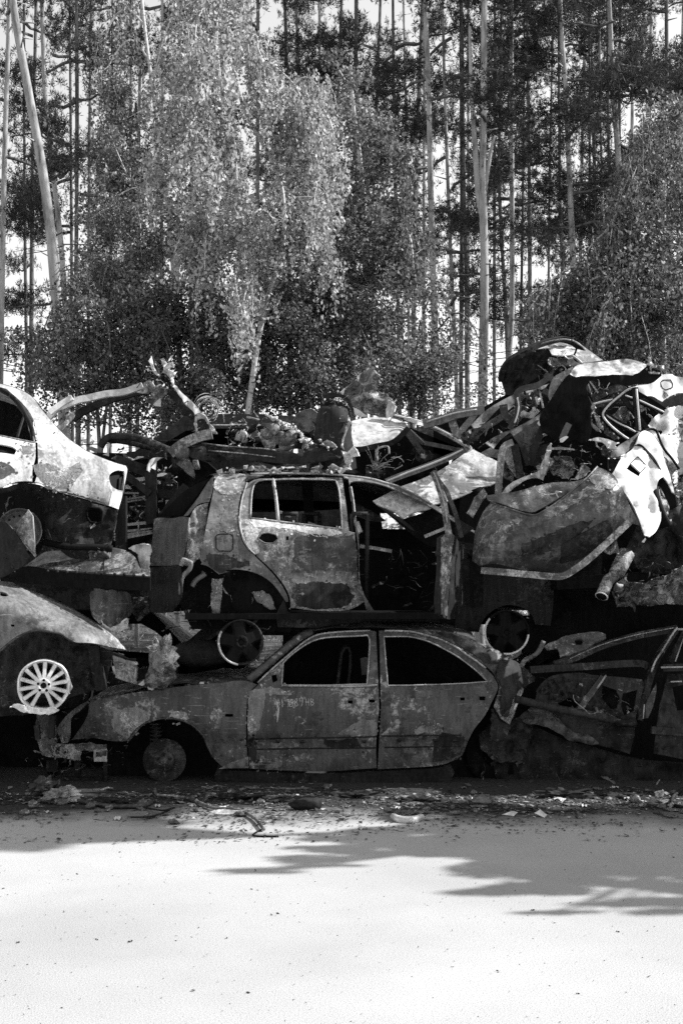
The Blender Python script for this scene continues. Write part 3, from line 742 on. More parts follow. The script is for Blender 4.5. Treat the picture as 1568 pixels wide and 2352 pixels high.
d1 = Q('5:205,832 280,760 330,715 370,682 450,614 520,560 600,525 750,510 910,503 950,512 958,700 965,860 968,1000 955,1150 950,1250 953,1372 600,1395 250,1382 153,1375 139,1200 141,960 160,892 205,845')
w1 = Q('5:355,848 364,725 372,702 440,640 540,577 640,550 800,542 890,537 905,560 905,640 890,843 620,850')
door = panel('front_door', d1, s_y, M['sedan_door'], sed, [w1, Q('5:770,946 800,946 800,966 770,964'), Q('5:898,938 940,940 940,958 905,958'), Q('5:290,790 320,780 330,820 300,835')])
mb = MB(); edge_tube(mb, w1, s_y, .007, closed=True); mb.build('window_frame', M['edge'], door)
mb = MB(); edge_tube(mb, Q('5:355,852 620,854 790,858 955,850'), s_y, .010, -.010); mb.build('waist_trim', M['edge'], door)
mb = MB(); edge_tube(mb, Q('5:205,834 280,762 370,684 450,616 520,562 600,528 750,513 910,507'), s_y, .008, -.006); mb.build('door_gutter', M['edge'], door)
# the scratched-on number and the scribble under it
sc_ = MB()
for st in ('320,975 335,935 345,975', '325,960 343,958', '358,938 360,990', '390,945 398,937 398,985', '425,940 412,942 410,955 424,962 422,982 408,985 406,972 424,960 428,946', '440,938 452,934 452,950 440,958 436,972 446,984 456,975 452,962 440,956 438,942',
           '482,948 470,950 466,936 476,928 486,934 486,958 478,984', '508,935 510,978', '510,957 525,955', '524,932 526,978', '537,934 540,976', '537,934 552,938 550,950 540,953 556,960 552,974 540,976', '437,965 438,966',
           '322,985 330,955 336,985', '324,1000 334,960 326,1085 340,985 332,1060 326,1085', '322,1010 325,1050'):
    edge_tube(sc_, Q('5:'+st), s_y, .0023, -.003, 4, n=2)
sc_.build('scratched_number', M['white'], door)
mb = MB()
for s_ in ('5:150,1188 400,1182 700,1178 950,1172', '5:200,1252 500,1246 800,1244 950,1242'): edge_tube(mb, Q(s_), s_y, .006, -.002)
for x in (330, 485, 700, 870): edge_tube(mb, Q(f'5:{x-12},1204 {x+12},1204'), s_y, .012, -.004)
mb.build('rubbing_strip', M['dark'], door)
d2 = Q('5:962,502 990,503 1150,507 1250,528 1350,558 1450,606 1520,656 1568,688 6:330,738 380,790 410,850 400,900 370,960 330,1040 260,1130 215,1220 190,1285 120,1330 0,1362 5:955,1380 960,1250 966,1150 976,1000 972,900 968,700')
w2 = Q('5:996,545 1150,545 1260,570 1350,610 1450,665 1540,730 6:290,775 342,826 5:1500,838 1250,848 1020,852 1008,700')
d2o = panel('rear_door', d2, s_y, M['sedan_door'], sed, [w2, Q('6:170,928 200,926 200,944 172,946'), Q('6:290,920 330,920 330,944 292,944')])
mb = MB(); edge_tube(mb, w2, s_y, .006, closed=True); edge_tube(mb, Q('5:1000,508 1150,511 1250,532 1350,562 1450,611 1520,661 6:265,692 330,742'), s_y, .009, -.006); mb.build('window_frame', M['edge'], d2o)
mb = MB()
for s_ in ('5:985,1168 1200,1166 1480,1162', '5:1000,1240 1250,1236 1470,1230'): edge_tube(mb, Q(s_), s_y, .006, -.002)
for x in (1090, 1320, 1440): edge_tube(mb, Q(f'5:{x-12},1195 {x+12},1195'), s_y, .012, -.004)
mb.build('rubbing_strip', M['dark'], d2o)
quart = Q('5:1150,498 1300,503 1400,515 1500,540 1568,566 6:320,596 400,630 520,700 600,760 640,800 640,830 590,850 545,930 505,1040 480,1095 430,1060 395,1000 380,985 408,905 418,850 385,786 335,732 265,684 5:1520,650 1450,600 1350,552 1250,522')
panel('rear_wing', jag(sm(quart), 1.2, 4), lambda x, y: s_y(x, y)+.02*fbm(np.asarray(x)/25, np.asarray(y)/25, 0, 5), M['sedan'], sed, raw=True)
panel('torn_wing_metal', jag(sm(Q('6:370,1000 420,985 480,1090 520,1060 560,1075 500,1110 470,1150 440,1200 390,1205 360,1160 365,1080')), 2, 5), lambda x, y: s_y(x, y)+.04+.04*fbm(np.asarray(x)/14, np.asarray(y)/14, 0, 15), M['sooty'], sed, raw=True)  # darkened steel stands in for shade missing on this piece
panel('sill', Q('4:1370,1342 1411,1382 5:250,1390 600,1402 955,1388 6:0,1370 110,1340 140,1400 100,1470 5:955,1472 500,1478 4:1360,1465 1340,1420'), lambda x, y: s_y(x, y)+.03, M['dark'], sed)
panel('wing_patch', Q('4:1370,1376 1420,1345 1470,1325 1560,1295 1562,1372'), lambda x, y: s_y(x, y)-.012, M['midgrey'], sed)
def s_roofline(ws):
    top = Q('5:150,818 300,690 390,612 480,545 580,505 700,492 830,484 960,484 1150,492 1300,498 1400,512 1500,535 1568,562 6:320,594 400,630')
    S = np.array(sm(top, False, 3)); Y = s_y(S[:, 0], S[:, 1]); return [Wp(a, b, c) for (a, b), c in zip(S, Y)]
edge0 = s_roofline(0); W_ = 1.5
mid = [i for i, p in enumerate(edge0) if 10 <= i <= 36]
rows = []
for k in range(7):
    f = k/6; rows.append([edge0[i]+Vector((0, f*(W_-.55), .06*math.sin(math.pi*f)+.012*float(vn(i*.4, f*4)))) for i in mid])
MB().loft(rows).build('roof', M['sedan'], sed)
mb = MB(); mb.tube(edge0[:12], .035, 6); mb.build('windscreen_pillar', M['sedan'], sed); mb = MB(); mb.tube([p+Vector((0, W_-.5, 0)) for p in edge0[:12]], .035, 6); mb.build('windscreen_pillar', M['sedan'], sed)
hood = Q('4:553,958 640,928 750,906 900,883 1100,856 1300,836 1411,826 5:70,816 150,820'); S = np.array(sm(hood, False, 3)); Yh = s_y(S[:, 0], S[:, 1])
rows = []
for k in range(8):
    f = k/7; rows.append([Wp(a, b, c)+Vector((0, f*1.5, .05*math.sin(math.pi*f)+.03*float(fbm(a/60, f*3, 0, 3)))) for (a, b), c in zip(S, Yh)])
MB().loft(rows).build('bonnet', M['sedan'], sed)
# front end: grille surround, crash bar, bare lamp cavity
panel('grille_surround', Q('4:318,1190 340,1140 395,1060 470,990 550,945 556,965 500,1010 455,1045 440,1090 438,1180 420,1215 385,1215 360,1150 345,1195'), lambda x, y: s_y(x, y)-.03+.02*fbm(x/9, y/9, 0, 2), M['midgrey'], sed)
panel('bumper_side', jag(sm(Q('0:84,1640 100,1625 116,1640 122,1690 135,1720 118,1740 96,1735 85,1700')), 1.2, 6), lambda x, y: 10.25+.03*fbm(x/9, y/9, 0, 3), M['grey'], sed, raw=True)
panel('bumper_support', jag(sm(Q('4:315,1055 330,1040 350,1100 345,1180 325,1190')), 1, 7), lambda x, y: 10.15+0*x, M['midgrey'], sed, raw=True)
panel('lamp_cavity', Q('4:440,1190 460,1060 560,975 548,1060 500,1140'), lambda x, y: s_y(x, y)+.16, M['black'], sed)
panel('crash_bar', jag(sm(Q('4:320,1215 470,1222 560,1215 665,1228 668,1330 640,1325 590,1325 588,1262 505,1258 500,1325 420,1312 330,1300')), 1.6, 3), lambda x, y: s_y(x, y)-.06+.05*fbm(x/9, y/9, 0, 3), M['midgrey'], sed, [Q('4:345,1265 357,1265 357,1282 345,1282'), Q('4:400,1262 415,1262 415,1280 400,1280')], raw=True)
mb = MB(); mb.bar(line(Q('4:490,1320 488,1440'), 10.2), .07, .05); mb.bar(line(Q('4:660,1330 668,1450'), 10.1), .03, .03); mb.bar(line(Q('4:390,1440 530,1448 670,1440'), 10.15), .04, .05)
mb.bar([Wp(120, 1760, 10.3), Wp(120, 1760, 11.4)], .1, .1); mb.build('front_frame', M['dark'], sed)
panel('lamp_bracket', jag(sm(Q('4:585,1255 668,1250 668,1330 590,1330')), .8, 6), lambda x, y: s_y(x, y)-.08, M['edge'], sed, [Q('4:600,1268 640,1268 640,1300 600,1300')], raw=True)
# wheel housings, underside, far side, cabin
panel('wheel_house', Q('4:660,1240 800,1080 960,1030 1150,1030 1320,1200 1400,1470 640,1470'), lambda x, y: 0*x+10.42, M['black'], sed)
panel('rear_wheel_house', Q('6:0,1200 300,1050 560,1000 660,1200 640,1480 0,1480'), lambda x, y: 0*x+10.35, M['black'], sed)
disc_wheel(sed, Wp(4+1020/2.731, 1263.1+1320/2.731, 10.12), .182, (0, -1, 0))
b2 = MB(); b2.lathe([(.10, 0), (.23, 0), (.25, .03), (.25, .14), (.10, .14)], Wp(1135, 1735, 10.28), rot_to((0, -1, 0)), 30); b2.build('rear_brake_drum', M['black'], sed)  # black tone puts the wheel arch shade into the drum
mb = MB(); mb.tube(line(Q('4:975,1080 985,1240'), 10.3), .035, 8); mb.tube(line(Q('4:985,1200 1020,1320'), 10.28), .03, 6)
for z in range(6): mb.lathe([(.05, 0), (.062, .01), (.05, .02)], Wp(359, 1665+z*9, 10.3), Matrix.Rotation(R(90), 3, 'X'), 14)
mb.build('front_strut', M['grey'], sed)
far = [q for q in Q('4:500,1180 553,958 900,885 1411,826 5:150,818 390,612 580,505 830,484 1150,492 1400,512 6:320,594 600,760 600,1520 0,1520 5:300,1520 4:1300,1510 300,1510')]
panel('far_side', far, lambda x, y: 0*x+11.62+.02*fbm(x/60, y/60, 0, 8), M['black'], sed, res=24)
mb = MB(); mb.box(Wp(640, 1780, 10.85), (3.9, 1.3, .05)); mb.box(Wp(540, 1660, 10.9), (.06, 1.3, .7)); mb.box(Wp(1010, 1660, 10.9), (.08, 1.2, .8), (0, .25, 0)); mb.build('floor_pan', M['black'], sed)
for (px, y) in ((770, 10.45), (770, 11.2)):
    mb = MB(); P = sline(Q(f'0:{px-30},1740 {px},1610 {px+15},1500 {px+35},1500 {px+25},1610 {px},1740'), y, 3); mb.tube(P, .014, 5); mb.tube([p+Vector((0, .42, 0)) for p in P], .014, 5)
    for k in range(2, len(P)-2, 2): mb.tube([P[k], P[k]+Vector((0, .42, 0))], .007, 4)
    mb.build('seat_frame', M['dark'], sed)
panel('headrest', Q('5:845,680 880,670 905,680 890,785 855,790'), lambda x, y: 0*x+10.42, M['grey'], sed)
mb = MB(); mb.lathe([(.185, 0), (.2, .012), (.185, .024)], Wp(620, 1600, 10.9), rot_to((1, 0, .5)), 24); mb.build('steering_wheel', M['dark'], sed)
mb = MB(); edge_tube(mb, Q('5:100,1430 400,1480 600,1478 800,1470'), s_y, .02, .05); mb.build('brake_pipe', M['dark'], sed)

patch(sed, 'ash_crust', Q('4:640,1010 760,1000 850,990 945,1020 940,1060 880,1100 830,1150 800,1195 740,1150 700,1100 690,1050'), s_y, 'crust', 41)
patch(sed, 'scale_patch', Q('4:1320,870 1410,860 1400,1000 1380,1130 1330,1120 1315,1000'), s_y, 'grey', 42)
patch(sed, 'ash_sunlit_patch', Q('4:1080,1010 1160,1020 1190,1060 1120,1070 1060,1050'), s_y, 'midgrey', 43)
patch(sed, 'soot_shade_patch', Q('6:420,690 520,700 590,770 600,840 540,880 500,960 470,1050 430,1040 420,960 430,860 400,780'), lambda x, y: s_y(x, y)-.02, 'sooty', 56)  # dark tone stands in for shade on the sunlit rear wing
patch(sed, 'soot_shade_patch', Q('5:1300,508 1400,520 1568,580 6:320,612 400,650 400,720 320,700 5:1480,600 1380,545'), lambda x, y: s_y(x, y)-.006, 'sooty', 57)  # shade over the upper wing, put into the colour
panel('tail_shade_sheet', jag(sm(Q('6:380,1080 470,1090 600,1000 640,1060 600,1200 560,1320 420,1330 300,1250 290,1160')), 2, 8), lambda x, y: 10.16+.08*fbm(x/16, y/16, 0, 3), M['sooty'], sed, raw=True)  # added dark sheet in place of the shade that hides the rear wheel
patch(door, 'ash_sunlit_patch', Q('5:150,890 200,870 260,880 250,960 230,1050 200,1150 165,1190 145,1100 145,980'), s_y, 'midgrey', 44)
patch(door, 'ash_sunlit_patch', Q('5:250,860 330,870 420,905 400,915 300,905 255,900'), s_y, 'midgrey', 45)
patch(door, 'scale_patch', Q('5:860,1060 950,1080 950,1165 830,1168 700,1160 760,1120'), s_y, 'midgrey', 46)
patch(door, 'soot_shade_patch', Q('5:620,1185 700,1195 830,1180 850,1235 720,1240 630,1228'), s_y, 'dark', 47)
patch(door, 'ash_sunlit_patch', Q('5:200,1205 330,1215 430,1215 470,1235 350,1245 215,1240'), s_y, 'midgrey', 48)
patch(door, 'scale_patch', Q('5:420,1290 520,1270 580,1310 500,1330 440,1325'), s_y, 'grey', 49)
patch(door, 'ash_sunlit_patch', Q('5:240,1350 330,1330 360,1345 320,1370 250,1372'), s_y, 'midgrey', 50)
patch(door, 'soot_shade_patch', Q('5:145,1190 195,1195 200,1260 190,1330 160,1330 150,1260'), s_y, 'dark', 51)
patch(d2o, 'ash_crust', Q('5:1180,1130 1250,1100 1320,1120 1320,1160 1260,1150 1200,1160'), s_y, 'crust', 52)
patch(d2o, 'ash_sunlit_patch', Q('5:985,880 1030,880 1040,950 1020,1100 985,1160 978,1000'), s_y, 'grey', 53)
patch(d2o, 'scale_patch', Q('5:1150,890 1280,880 1350,900 1250,920 1170,930'), s_y, 'grey', 54)
patch(d2o, 'soot_shade_patch', Q('6:60,1150 200,1180 190,1270 100,1320 0,1330 0,1200'), s_y, 'dark', 55)
# ================================================================ 2. the burnt hatchback on top of it
hat = thing('burnt_hatchback', 'grey burnt hatchback standing on the saloon roof with its front door open', 'car', (0, 11, 1.3))
h_sec = prof([(1080, .40), (1088, .33), (1098, .27), (1120, .20), (1160, .12), (1195, .05), (1212, .0), (1225, -.025), (1250, -.035), (1300, -.01), (1350, .01), (1390, .03), (1430, .08)])
h_dent = dents(.014, 60, 2)
def h_y(x, y):
    x = np.asarray(x, float)
    return 9.86+.25*(x-345)/275+h_sec(y)+h_dent(x, y)+.16*clip01((480-x)/110)**2+.07*(x-345)/275+.10*(1300-np.asarray(y, float))/275
hq = Q('1:1345,945 1365,935 1450,930 1568,927 2:180,931 250,940 170,965 130,985 100,1080 83,1200 105,1340 150,1412 190,1442 5:190,38 285,128 355,215 395,290 400,330 380,330 330,255 280,200 200,152 100,128 0,128 4:1440,138 1372,158 1310,110 1255,92 1:1262,1490 1250,1462 1262,1400 1282,1300 1302,1200 1318,1120 1335,1040')
panel('rear_wing', hq, h_y, M['hatch'], hat)
fd = Q('1:1355,1325 1375,1312 1445,1312 1462,1328 1462,1405 1445,1420 1372,1418 1355,1400')
panel('fuel_flap', fd, lambda x, y: h_y(x, y)-.003, M['hatch'], hat, th=.004, ins=2)
mb = MB(); edge_tube(mb, fd, h_y, .004, -.001, closed=True); mb.build('fuel_flap_gap', M['black'], hat)
hd = Q('2:150,985 200,962 300,958 500,953 700,953 738,958 745,1010 765,1150 780,1290 815,1300 5:826,0 832,130 838,200 862,270 880,325 800,372 700,388 560,384 420,368 408,372 405,310 375,235 300,138 195,40 2:195,1440 155,1408 112,1340 92,1200 108,1085 136,990')
hw = Q('2:160,1210 164,1100 175,1022 198,985 240,972 300,970 500,967 692,973 716,1050 735,1280 500,1252')
hh = Q('2:205,1340 225,1312 270,1304 320,1318 333,1342 300,1370 250,1368')
hdo = panel('rear_door', hd, h_y, M['hatch_door'], hat, [hw, hh, Q('2:383,1325 400,1325 400,1350 384,1350')], res=10)
mb = MB(); edge_tube(mb, hw, h_y, .008, -.004, closed=True); edge_tube(mb, Q('2:302,968 320,1090 334,1232'), h_y, .016, .0); mb.build('window_frame', M['edge'], hdo)
mb = MB(); edge_tube(mb, hh, h_y, .006, -.002, closed=True); mb.build('handle_recess_rim', M['hatch'], hdo)
panel('handle_recess', [(p[0], p[1]) for p in Q('2:190,1340 270,1290 350,1340 270,1385')], lambda x, y: h_y(x, y)+.035, M['black'], hdo)
mb = MB(); edge_tube(mb, Q('2:138,990 108,1085 92,1200 112,1340 155,1408 190,1440'), h_y, .007, -.006); edge_tube(mb, Q('2:86,1200 100,1300 150,1410'), h_y, .006, -.008); mb.build('door_edge', M['edge'], hat)
roofstrip = Q('2:738,946 760,944 900,957 1000,983 1100,1013 1200,1058 1300,1118 1360,1150 1450,1215 1568,1290 1568,1310 1440,1240 1340,1175 1260,1128 1180,1090 1100,1052 1000,1012 900,988 820,982 790,990 785,1010 800,1100 815,1250 840,1300 5:842,0 846,130 850,200 872,270 905,330 940,385 890,390 862,300 836,200 834,0 2:818,1290 800,1150 780,1020 770,965 745,962')
panel('side_frame', roofstrip, h_y, M['hatch'], hat, res=9)
mb = MB(); edge_tube(mb, Q('2:160,934 300,932 500,932 700,940 900,962 1000,988 1100,1018 1200,1064 1300,1122'), h_y, .010, -.002); mb.build('roof_gutter', M['edge'], hat)
mb = MB(); edge_tube(mb, Q('2:790,1015 806,1110 822,1250 842,1310'), h_y, .008, .0); mb.build('door_seal_flange', M['edge'], hat)
sill = Q('5:395,385 480,402 800,402 1000,418 1390,428 1460,440 1450,500 1380,505 900,496 500,492 330,488 320,440 330,380 370,300')
panel('sill', sill, lambda x, y: h_y(x, y)+.02, M['dark'], hat)
rl = np.array(sm(Q('1:1345,945 1450,928 1568,925 2:300,926 500,926 700,933 900,957 1000,983 1100,1013 1200,1058 1300,1118'), False, 3)); Yr = h_y(rl[:, 0], rl[:, 1])
rows = []
for k in range(9):
    f = k/8; rows.append([Wp(a, b, c)+Vector((-.22*f*1.2, f*1.2, .07*math.sin(math.pi*f)+.02*float(fbm(a/70, f*3, 0, 9)))) for (a, b), c in zip(rl, Yr)])
MB().loft(rows).build('roof', M['hatch'], hat)
panel('tail_pillar', Q('1:1340,948 1335,1035 1312,1112 1240,1130 1180,1195 1145,1200 1170,1170 1240,1080 1290,1000 1325,955'), lambda x, y: 9.95+.2*clip01((430-x)/60)+0*x, M['hatch'], hat)
panel('lamp_recess', jag(sm(Q('1:1305,1115 1240,1135 1200,1190 1180,1260 1170,1400 1130,1505 1190,1510 1250,1460 1262,1400 1285,1290 1300,1200')), 1.5, 9), lambda x, y: h_y(x, y)+.05+.03*fbm(x/8, y/8, 0, 6), M['crust'], hat, raw=True, res=5)
tg = Q('1:962,1218 990,1205 1080,1208 1140,1198 1190,1205 1178,1290 1160,1400 1132,1508 1040,1514 945,1514 950,1380')
panel('tail_panel', tg, lambda x, y: 9.84+.55*clip01((437-x)/90)+.10*clip01((1205-np.asarray(y))/20)+.02*fbm(x/18, y/30, 0, 4), M['grey'], hat)
panel('tail_bumper', Q('4:940,108 1040,100 1128,92 1140,200 1138,300 1080,395 1000,400 918,392 925,240'), lambda x, y: 9.9+.5*clip01((420-x)/90)+.012*fbm(x/20, y/20, 0, 5), M['dark'], hat)
mb = MB(); edge_tube(mb, Q('4:1135,100 1150,60 1200,80 1190,120 1140,180 1132,280'), lambda x, y: 9.95+0*x, .02, 0); edge_tube(mb, Q('4:1205,230 1230,190 1290,150'), lambda x, y: 10.1+0*x, .022); mb.build('lamp_bracket', M['midgrey'], hat)
panel('rear_window_frame', Q('1:985,1205 1060,1130 1140,1050 1220,1000 1330,950 1290,1000 1240,1070 1160,1165 1135,1198'), lambda x, y: 10.5+0*x, M['black'], hat)
patch(hdo, 'soot_shade_patch', Q('2:440,1330 560,1310 700,1330 800,1310 825,1400 5:830,80 820,140 700,130 560,130 470,110 430,60'), h_y, 'grey', 61)  # darker tone paints the open door's shadow onto this door
patch(hdo, 'soot_shade_patch', Q('5:430,215 600,205 760,215 810,290 760,350 600,375 460,350 420,300'), h_y, 'sooty', 62)  # shade on the lower door, put into the colour
patch(hdo, 'ash_sunlit_patch', Q('5:402,180 425,170 440,220 465,290 455,305 425,260'), h_y, 'midgrey', 63)
patch(hdo, 'ash_sunlit_patch', Q('2:450,1440 510,1400 500,1470 530,1500 470,1490'), h_y, 'midgrey', 64)
patch(hdo, 'ash_sunlit_patch', Q('2:160,1215 300,1235 500,1262 720,1290 735,1310 600,1330 450,1290 300,1270 180,1265'), h_y, 'pale', 65)  # pale tone also paints the sunlit shoulder under the window
patch(hat, 'soot_shade_patch', Q('1:1390,1180 1450,1130 1500,1180 1490,1290 1440,1300 1380,1290'), h_y, 'grey', 66)
patch(hat, 'soot_shade_patch', Q('1:1290,1440 1400,1440 1500,1480 1568,1480 4:1568,100 1450,120 1372,150 1310,100'), h_y, 'sooty', 67)
patch(hat, 'ash_sunlit_patch', Q('1:1350,950 1450,938 1540,940 1540,1010 1480,1060 1380,1060 1345,1020'), h_y, 'midgrey', 68)  # lighter tone also paints the sunlit top of the rear pillar
# open front door seen nearly edge-on, far wing, wheel housings
def dy(x, y): return 9.50+1.0*(np.asarray(x, float)-1015)/75
panel('open_front_door', Q('2:1362,1335 1400,1312 1430,1308 1450,1330 1500,1400 1568,1470 6:180,60 190,330 150,430 110,440 70,430 45,400 5:1350,400 1345,300 1358,150 1362,0 2:1358,1450'), dy, M['dark'], hat, th=.05)
panel('door_shut_face', jag(sm(Q('2:1362,1335 1395,1312 1425,1308 1438,1330 1420,1420 1425,1568 5:1420,20 1415,150 1400,300 1392,415 1350,405 1345,300 1358,150 1362,0 2:1356,1450')), 1, 8), lambda x, y: 9.47+.09*(x-1012)/25, M['grey'], hat, raw=True, res=6)
mb = MB()
mb.bar(sline(Q('2:1303,918 1322,960 1352,1050 1375,1140 1390,1240 1405,1330'), [9.5]*6, 3), .035, .05)
mb.bar(sline(Q('2:1305,920 1340,975 1385,1035 1415,1110 1440,1170 1465,1260 1480,1330'), [9.5, 9.56, 9.66, 9.76, 9.84, 9.95, 10.0], 3), .03, .03); mb.build('door_window_frame', M['grey'], hat)
mb = MB(); mb.tube(sline(Q('2:1306,922 1326,964 1356,1054 1378,1142 1393,1240'), 9.47, 3), .006, 5); mb.build('door_frame_edge', M['edge'], hat)
panel('front_wing', Q('2:1440,1200 1568,1275 6:150,-60 330,-20 420,60 700,100 760,260 740,480 640,470 600,390 500,350 400,370 320,440 290,520 130,510 150,300 140,100'), lambda x, y: 10.55+.25*(x-1050)/275, M['dark'], hat, res=16)
panel('wheel_house', Q('4:1110,300 1370,140 1568,110 5:120,110 350,220 420,400 410,520 4:1200,500'), lambda x, y: 10.32+0*x+.02*fbm(x/20, y/20, 0, 3), M['black'], hat)
panel('inner_arch_crust', jag(sm(Q('5:165,270 230,255 290,300 315,370 300,380 250,350 200,320')), 2, 3), lambda x, y: 10.26+.03*fbm(x/6, y/6, 0, 3), M['crust'], hat, raw=True, res=5)
panel('arch_flange', jag(sm(Q('4:1330,180 1395,180 1390,300 1370,420 1330,425 1320,330')), 2, 7), lambda x, y: 10.15+.03*fbm(x/6, y/6, 0, 13), M['crust'], hat, raw=True, res=5)
spoked_wheel(hat, Wp(553.5, 1475.5, 10.0), .192, 5, (.2, -1, .05), M['black'], M['dark'], .15, .085, .34)
spoked_wheel(hat, Wp(1163, 1453, 10.36), .196, 5, (-.15, -1, 0), M['black'], M['black'], .15, .08, .34)
for (cx_, cy_, Y, nm) in ((553.5, 1475.5, 10.09, (.2, -1, .05)), (1163, 1453, 10.44, (-.15, -1, 0))):
    MB().lathe([(.001, 0), (.166, 0), (.166, .05), (.001, .05)], Wp(cx_, cy_, Y), rot_to(nm), 28).build('dark_backing_disc', M['black'], hat)  # black disc added behind the spokes as painted shade
for (cx_, cy_, Y, a0, a1, nm) in ((553.5, 1475.5, 9.99, 150, 262, (.2, -1, .05)), (1163, 1453, 10.35, 140, 235, (-.15, -1, 0)), (1163, 1453, 10.35, 262, 355, (-.15, -1, 0))):
    mb = MB(); mb.lathe([(.178, .004), (.183, -.006), (.194, -.006), (.196, .006)], Wp(cx_, cy_, Y), rot_to(nm), 24, arc=(a0, a1)); mb.build('bare_rim_lip', M['molten'], hat)
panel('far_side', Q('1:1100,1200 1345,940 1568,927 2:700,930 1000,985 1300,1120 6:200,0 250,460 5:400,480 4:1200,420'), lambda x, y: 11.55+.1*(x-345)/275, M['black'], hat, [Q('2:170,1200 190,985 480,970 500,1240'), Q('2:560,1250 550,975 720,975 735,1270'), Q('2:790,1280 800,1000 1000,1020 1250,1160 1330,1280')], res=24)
mb = MB(); mb.box(Wp(720, 1412, 10.85), (2.3, 1.4, .05), (0, 0, .12)); mb.box(Wp(1080, 1330, 10.9), (.08, 1.3, .5)); mb.build('floor_pan', M['black'], hat)
for px, Y in ((640, 10.6), (690, 11.1), (800, 10.5)):
    mb = MB()
    mb.tube(line([(px, 1400), (px+8, 1180)], Y), .02, 5); mb.tube(line([(px+40, 1400), (px+44, 1180)], Y), .02, 5); mb.tube(line([(px+8, 1180), (px+44, 1180)], Y), .02, 5)
    for k in range(5): mb.tube(line([(px+3, 1390-k*35), (px+42, 1390-k*35)], Y), .006, 4)
    mb.build('seat_frame', M['dark'], hat)
mb = MB(); mb.bar(line(Q('2:340,1175 415,1198'), 10.9), .02, .035); mb.bar(line(Q('2:845,1388 950,1402 1045,1420'), 10.6), .025, .03); mb.bar(line(Q('2:970,1135 1080,1210 1195,1298 1300,1368'), 11.2), .02, .03); mb.bar(line(Q('2:1250,1328 1380,1275'), 10.9), .02, .03); mb.bar(line(Q('2:520,1240 640,1280'), 11.1), .02, .02); mb.build('bare_brackets', M['edge'], hat)
mb = MB(); random.seed(4)
for i in range(22):
    x, y = random.uniform(860, 1010), random.uniform(1280, 1415); p = Wp(x, y, random.uniform(10.5, 11.1)); L = random.uniform(.03, .16)
    d = Vector((random.gauss(0, 1), random.gauss(0, .6), random.gauss(0, .6))).normalized()*L; mb.tube([p, p+d*.5+Vector((0, 0, random.uniform(-.02, .03))), p+d], random.uniform(.002, .007), 4)
mb.build('cabin_debris', M['dark'], hat)
clutter(hat, 'cabin_tangle', [(900, 1260), (1000, 1260), (1012, 1420), (860, 1420)], (10.6, 11.2), 46, 1, ('sooty', 'sooty', 'dark'))
clutter(hat, 'axle_tangle', [(350, 1400), (500, 1350), (640, 1430), (620, 1460), (360, 1450)], (10.1, 10.6), 70, 2, ('grey', 'sooty', 'sooty'))
clutter(hat, 'front_axle_tangle', [(1090, 1350), (1260, 1380), (1240, 1520), (1100, 1480)], (10.5, 10.9), 50, 3, ('sooty', 'dark'))
clutter(sed, 'nose_tangle', [(110, 1690), (290, 1710), (280, 1790), (130, 1790)], (9.95, 10.4), 110, 4, ('grey', 'sooty', 'dark'), .7)
clutter(sed, 'tail_tangle', [(1120, 1640), (1190, 1600), (1230, 1700), (1200, 1790), (1080, 1790)], (10.0, 10.3), 60, 5, ('grey', 'sooty', 'dark'))
# ================================================================ 3. pale saloon tail on the upper left
pal = thing('pale_sedan', 'ash white saloon tail high on the left with an empty tail lamp hole', 'car', (-2.4, 10.2, 2.2))
p_sec = prof([(870, .70), (920, .56), (980, .40), (1030, .25), (1065, .13), (1095, .07), (1120, .04), (1150, .05), (1175, .10), (1210, .2)], 12)
def p_y(x, y):
    x = np.asarray(x, float); return 9.35+.30*x/275+p_sec(np.asarray(y)-.10*(x-140))+.25*clip01((x-235)/60)**2+.012*fbm(x/55, np.asarray(y)/55, 0, 21)
pq = [(-90, 862)]+Q('1:0,365 60,380 130,405 180,430 220,465 250,510 300,570 360,640 420,700 480,745 550,790 640,830 720,860 790,880 802,905 795,950 785,1000 770,1080 745,1160 680,1138 600,1115 500,1085 400,1060 340,1040 300,1015 250,995 215,988 235,900 232,735 222,640 190,560 140,495 70,430 0,392')+[(-90, 885)]
panel('rear_wing', pq, p_y, M['pale'], pal, [Q('1:690,990 685,950 702,925 740,912 780,916 783,950 772,1040 740,1035 705,1015'), Q('1:330,678 345,666 348,674 334,686')], res=9)
dq = [(-90, 990)]+Q('1:0,690 100,712 212,733 226,738 226,830 208,900 205,985 180,983 120,984 50,1003 0,1022')+[(-90, 1135)]
pdo = panel('rear_door', dq, p_y, M['pale'], pal, [[(-40, 1015)]+Q('1:0,748 80,765 105,785 90,812 0,800')+[(-40, 1035)]])
panel('door_handle_recess', [(-60, 1005)]+Q('1:0,735 130,770 110,830 0,815')+[(-60, 1040)], lambda x, y: p_y(x, y)+.05, M['black'], pdo)
mb = MB(); edge_tube(mb, Q('1:0,398 60,432 122,492 162,560 194,625 210,690 214,728'), p_y, .016, .02); edge_tube(mb, Q('1:0,412 55,445 112,502 150,565 182,630 196,690 200,725'), p_y, .008, .03); edge_tube(mb, Q('1:155,560 130,635 108,712'), p_y, .012, .03); mb.build('window_frame', M['dark'], pal)
mb = MB(); edge_tube(mb, Q('1:208,700 216,735 112,715 0,692'), p_y, .006, -.004); mb.build('window_bead', M['edge'], pal)
panel('lamp_cavity', Q('1:670,1000 670,930 740,900 800,910 785,1060 700,1040'), lambda x, y: p_y(x, y)+.10, M['black'], pal)
panel('lamp_seat', Q('1:745,960 785,930 782,1000 768,1045 742,1036'), lambda x, y: p_y(x, y)+.06, M['dark'], pal)
panel('tail_corner', Q('1:700,1040 740,1042 770,1048 765,1085 745,1160 680,1136 690,1085'), lambda x, y: p_y(x, y)-.006-.03*clip01((x-255)/20), M['white'], pal)
